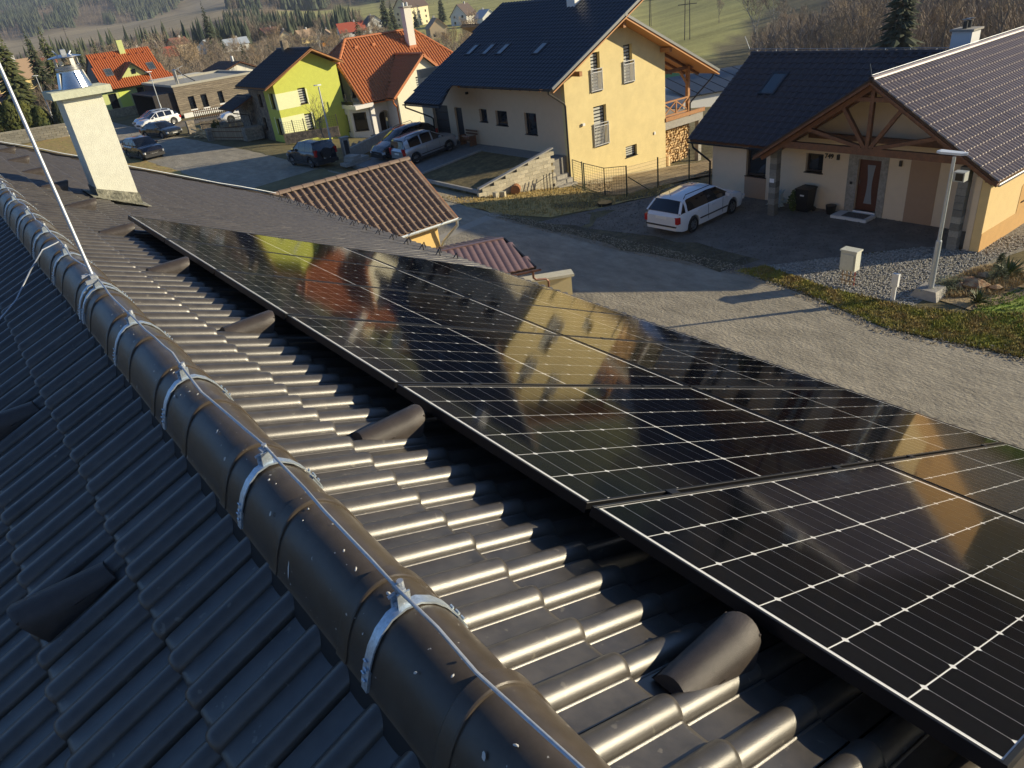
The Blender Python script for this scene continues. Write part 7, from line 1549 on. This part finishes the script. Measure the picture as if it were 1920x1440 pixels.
for az, r, sc, lb in ((59.9, 400, 1.0, 'dark spruce left of the tall cream apartment house'), (60.4, 385, 1.1, 'taller dark spruce of the group beside the apartment house'), (58.3, 425, .8, 'narrow spruce in front of the tall cream apartment house'), (56.4, 450, 1.0, 'dark spruce right of the tall cream apartment house'), (72.2, 380, 1.15, 'tall spruce rising behind the wooden house'), (71.7, 395, 1.0, 'second spruce behind the wooden house, slightly shorter')):
    place('spruce', az, r, sc, lb, 'tree', None)
# left edge
for kd, az, r, sc, lb in (('olive', 84.7, 150, .95, 'olive green conifer at the left edge of the picture'), ('olive', 84.3, 170, 1.0, 'tall olive conifer behind the lightning rod'), ('spruce', 83.0, 165, .78, 'dark bluish spruce between the rod and the chimney cowl'), ('olive', 82.1, 185, 1.05, 'tall olive conifer directly left of the chimney cowl'), ('spruce', 82.2, 230, 1.05, 'tall dark spruce behind the olive conifer by the cowl'), ('spruce', 80.4, 230, .85, 'dark spruce seen through the chimney cowl'), ('spruce', 85.2, 200, 1.0, 'dark spruce at the far left edge above the hedge')): place(kd, az, r, sc, lb, 'tree', None)
for k in range(22):
    az = random.uniform(79, 84.8); r = random.uniform(200, 380); kd = random.choices(('bare', 'tan'), (3, 1))[0]; place(kd, az, r, max(.2, min(hmax_at(az, r) / 12, random.uniform(.5, .8))), 'bare tree in the valley left of the chimney' if kd == 'bare' else 'tan bare tree in the valley left of the chimney', 'tree', 'bare trees left of the chimney' if kd == 'bare' else 'tan trees left of the chimney')
for k in range(16):
    az = random.uniform(73.5, 80.5); r = random.uniform(140, 190); place(random.choice(('bare', 'tan')), az, r, random.uniform(.5, .75), 'bare tree directly behind the light green house', 'tree', 'bare trees behind the light green house')
# hedge of thujas behind the long block wall
m_thuja = mat('thuja_leaf', (.10, .105, .018), .85, col2=(.045, .065, .018), vscale=1.1, var=.35)
for k, (x_, y_, h_, r0_) in enumerate(((4.2, 104.0, 3.2, 1.3), (6.4, 104.6, 4.6, 1.7), (7.9, 103.6, 4.0, 1.5), (9.2, 103.2, 3.8, 1.3), (10.5, 102.4, 3.0, 1.1), (5.0, 106.0, 5.0, 1.6), (12.4, 101.6, 3.4, .9))):
    mb = MB(); r_ = random.Random(k + 90)
    for q in range(1400):
        t = r_.random(); a = r_.uniform(0, 6.28); rr = r0_ * (math.sin(math.pi * min(1, .18 + .82 * t)) ** .6) * r_.uniform(.75, 1.05); p = Vector((x_ + rr * math.cos(a), y_ + rr * math.sin(a), G + .1 + h_ * t)); d = Vector((r_.gauss(0, .4), r_.gauss(0, .4), 1)).normalized() * .28; w = Vector((-math.sin(a), math.cos(a), 0)) * .11
        mb.add([p - w, p + d, p + w, p - d * .5], [(0, 1, 2, 3)])
    one('thuja', mb, m_thuja if k not in (0, 6) else m_needle, ['dark thuja at the left end of the hedge', 'broad yellow green thuja second from the left in the hedge', 'yellow green thuja in the middle of the hedge', 'yellow green thuja right of the middle of the hedge', 'lower thuja before the right end of the hedge', 'tallest thuja behind the hedge front', 'slim dark thuja touching the chimney outline'][k], 'thuja', loc=(x_, y_, G))
m_bushg = m_thuja
small = leafball(MB(), random.Random(8), (20.9, 73.6, G + .6), .5, .5, .75, 500, s0=.09); one('cone_bush', small, m_thuja, 'small green cone shaped bush between the picket fences', 'bush', loc=(20.9, 73.6, G))
# bare young tree before the white house
a, b_ = bare_tree_mb(99, 3.8, .45, 260, tw=.02, tl=1.6); t = thing('young_tree', 'young bare tree in front of the lime gable beside the lamp', 'tree', (22.6, 53.6, G)); 
for nm_, mb, m in (('trunk', a, m_bark), ('crown', b_, m_twig)): me = mb.mesh(nm_, m); o = bpy.data.objects.new(nm_, me); COL.objects.link(o); o.parent = t
# ---------------------------------------------------------------- far woods: one mass each
def conifer_lo(r_, H):
    v = []; f = []; n = 5; R0 = H * .17
    for (z0, z1, rr) in ((.06, .62, 1.0), (.35, 1.0, .66)):
        o_ = len(v); ph = r_.uniform(0, 6)
        for k in range(n): a = ph + 2 * math.pi * k / n; q = R0 * rr * r_.uniform(.7, 1.2); v.append((q * math.cos(a), q * math.sin(a), H * z0 + r_.uniform(-.05, .05) * H))
        v.append((r_.uniform(-.05, .05) * H * .3, 0, H * z1)); f += [(o_ + k, o_ + (k + 1) % n, o_ + n) for k in range(n)]
    return v, f
def bare_lo(r_, H, n):
    v = [(-.010 * H, 0, 0), (.010 * H, 0, 0), (0, .0, H * .9)]; f = [(0, 1, 2)]
    for k in range(n):
        z = H * r_.uniform(.15, .95); a = r_.uniform(0, 6.28); d = Vector((math.cos(a) * .6, math.sin(a) * .6, r_.uniform(.5, 1.2))).normalized(); p = Vector((math.cos(a), math.sin(a), 0)) * (H * .22 * r_.random() * (1.15 - z / H)) + Vector((0, 0, z)); ln = H * r_.uniform(.12, .28); w = Vector((-d.y, d.x, 0)).normalized() * H * .0062
        o_ = len(v); v += [tuple(p - w), tuple(p + w), tuple(p + d * ln)]; f.append((o_, o_ + 1, o_ + 2))
    return v, f
def wood(name, label, n, fn, m, kind, hmin, hmax, seed, twn=22, cap=False):
    r_ = random.Random(seed); tm = [conifer_lo(r_, 1.0) if kind == 'c' else bare_lo(r_, 1.0, int(twn * 1.9)) for _ in range(10)]; V_ = []; F_ = []; k = 0; tries = 0
    while k < n and tries < n * 12:
        tries += 1; az, r = fn(r_); 
        if az is None: continue
        x, y = r * math.cos(rad(az)), r * math.sin(rad(az)); z = ground(x, y) - .4; H = r_.uniform(hmin, hmax)
        if cap: H = min(H, hmax_at(az, r) * r_.uniform(.75, 1.2))
        if H < 1.2: continue
        v, f = tm[r_.randrange(10)]; o_ = len(V_); V_ += [(a * H + x, b_ * H + y, c * H + z) for a, b_, c in v]; F_ += [tuple(i + o_ for i in q) for q in f]; k += 1
    mb = MB(); mb.v = V_; mb.f = F_; o = mb.build(name, m); o['kind'] = 'stuff'; o['label'] = label; o['category'] = 'forest'; return o
def lograd(r_, a, b_): return a * (b_ / a) ** r_.random()
m_fc = mat('far_conifers', (.050, .070, .042), .95, col2=(.085, .095, .055), vscale=.02, var=.35); m_fb = mat('far_bare_wood', (.30, .24, .18), .95, col2=(.21, .165, .12), vscale=.015, var=.3)
def mix(r_, az, r): return vnoise(az * .9 + 3, math.log(r) * 9) 
def mountain(conif):
    def f(r_):
        az = r_.uniform(62, 92); r = lograd(r_, 1480, 3600)
        if zone(r * math.cos(rad(az)), r * math.sin(rad(az))) != 3: return None, None
        q = mix(r_, az, r); 
        if (q > .42) != conif: return None, None
        return az, r
    return f
wood('forest', 'conifer forest covering the far left mountainside', 11000, mountain(True), m_fc, 'c', 12, 21, 1)
wood('forest', 'bare purple brown broadleaf forest patches on the left mountainside', 5000, mountain(False), m_fb, 'b', 10, 17, 2, 12)
def belt(conif):
    def f(r_):
        az = r_.uniform(60, 86); r = lograd(r_, 440, 900)
        if az > 71 and r > 440 + r_.random() * 60: return None, None
        if az > 71 and r_.random() < .4: return None, None
        if zone(r * math.cos(rad(az)), r * math.sin(rad(az))) in (1, 2): return None, None
        if az < 66 and r > 560: return None, None
        if (mix(r_, az, r) > .5) != conif: return None, None
        return az, r
    return f
wood('forest', 'dark spruce belt between the village and the brown field', 700, belt(True), m_fc, 'c', 8, 16, 3, cap=False)
wood('forest', 'bare tree belt between the village and the brown field', 900, belt(False), m_fb, 'b', 7, 12, 4, 30)
def beyond(conif):
    def f(r_):
        az = r_.uniform(60, 70.5); r = lograd(r_, 1000, 1500)
        if (mix(r_, az, r) > .45) != conif: return None, None
        return az, r
    return f
wood('forest', 'mixed conifers on the slope above the village meadow', 900, beyond(True), m_fc, 'c', 14, 24, 5)
wood('forest', 'bare trees on the slope above the village meadow', 900, beyond(False), m_fb, 'b', 12, 18, 6, 20)
def slope_r(r_):
    az = r_.uniform(5, 35); r = lograd(r_, 120, 620)
    if az > 30.5 and r > 330 - (az - 30.5) * 28: return None, None
    return az, r
wood('scrub', 'dense bare scrub and undergrowth on the slope beyond the beige house', 2600, slope_r, m_fb, 'b', 4, 9, 7, 46, cap=True)
wood('forest', 'bare forest filling the upper slope at the right', 2600, lambda r_: (r_.uniform(-50, 27.5), lograd(r_, 300, 1300)), m_fb, 'b', 10, 16, 8, 26)
wood('scrub', 'bare bushes between the gardens and the village', 1500, lambda r_: (r_.uniform(49, 84), lograd(r_, 130, 430)), m_fb, 'b', 2.5, 5.5, 9, 40, cap=True)
wood('hedgerow', 'low hedgerow lines crossing the green meadow', 260, lambda r_: (lambda a: (a, 620 + 6 * (a - 40) + r_.uniform(-4, 4)))(r_.uniform(33, 60)), m_fb, 'b', 2, 4, 10, 30)
wood('forest', 'forested hills all round behind the viewer', 2500, lambda r_: (r_.uniform(93, 300), lograd(r_, 900, 3000)), m_fc, 'c', 16, 26, 11)
# air
haze_m = bpy.data.materials.new('haze'); haze_m.use_nodes = True; nt = haze_m.node_tree; nt.nodes.clear(); vo = nt.nodes.new('ShaderNodeVolumePrincipled'); vo.inputs['Color'].default_value = (.72, .82, 1, 1); vo.inputs['Density'].default_value = .00015; vo.inputs['Anisotropy'].default_value = .2
oo = nt.nodes.new('ShaderNodeOutputMaterial'); nt.links.new(vo.outputs[0], oo.inputs['Volume'])
HAZE = True
if HAZE:
    mb = MB(); mb.bb((-6200, -6200, -40), (6200, 6200, 345)); o = mb.build('haze', haze_m); o['kind'] = 'stuff'
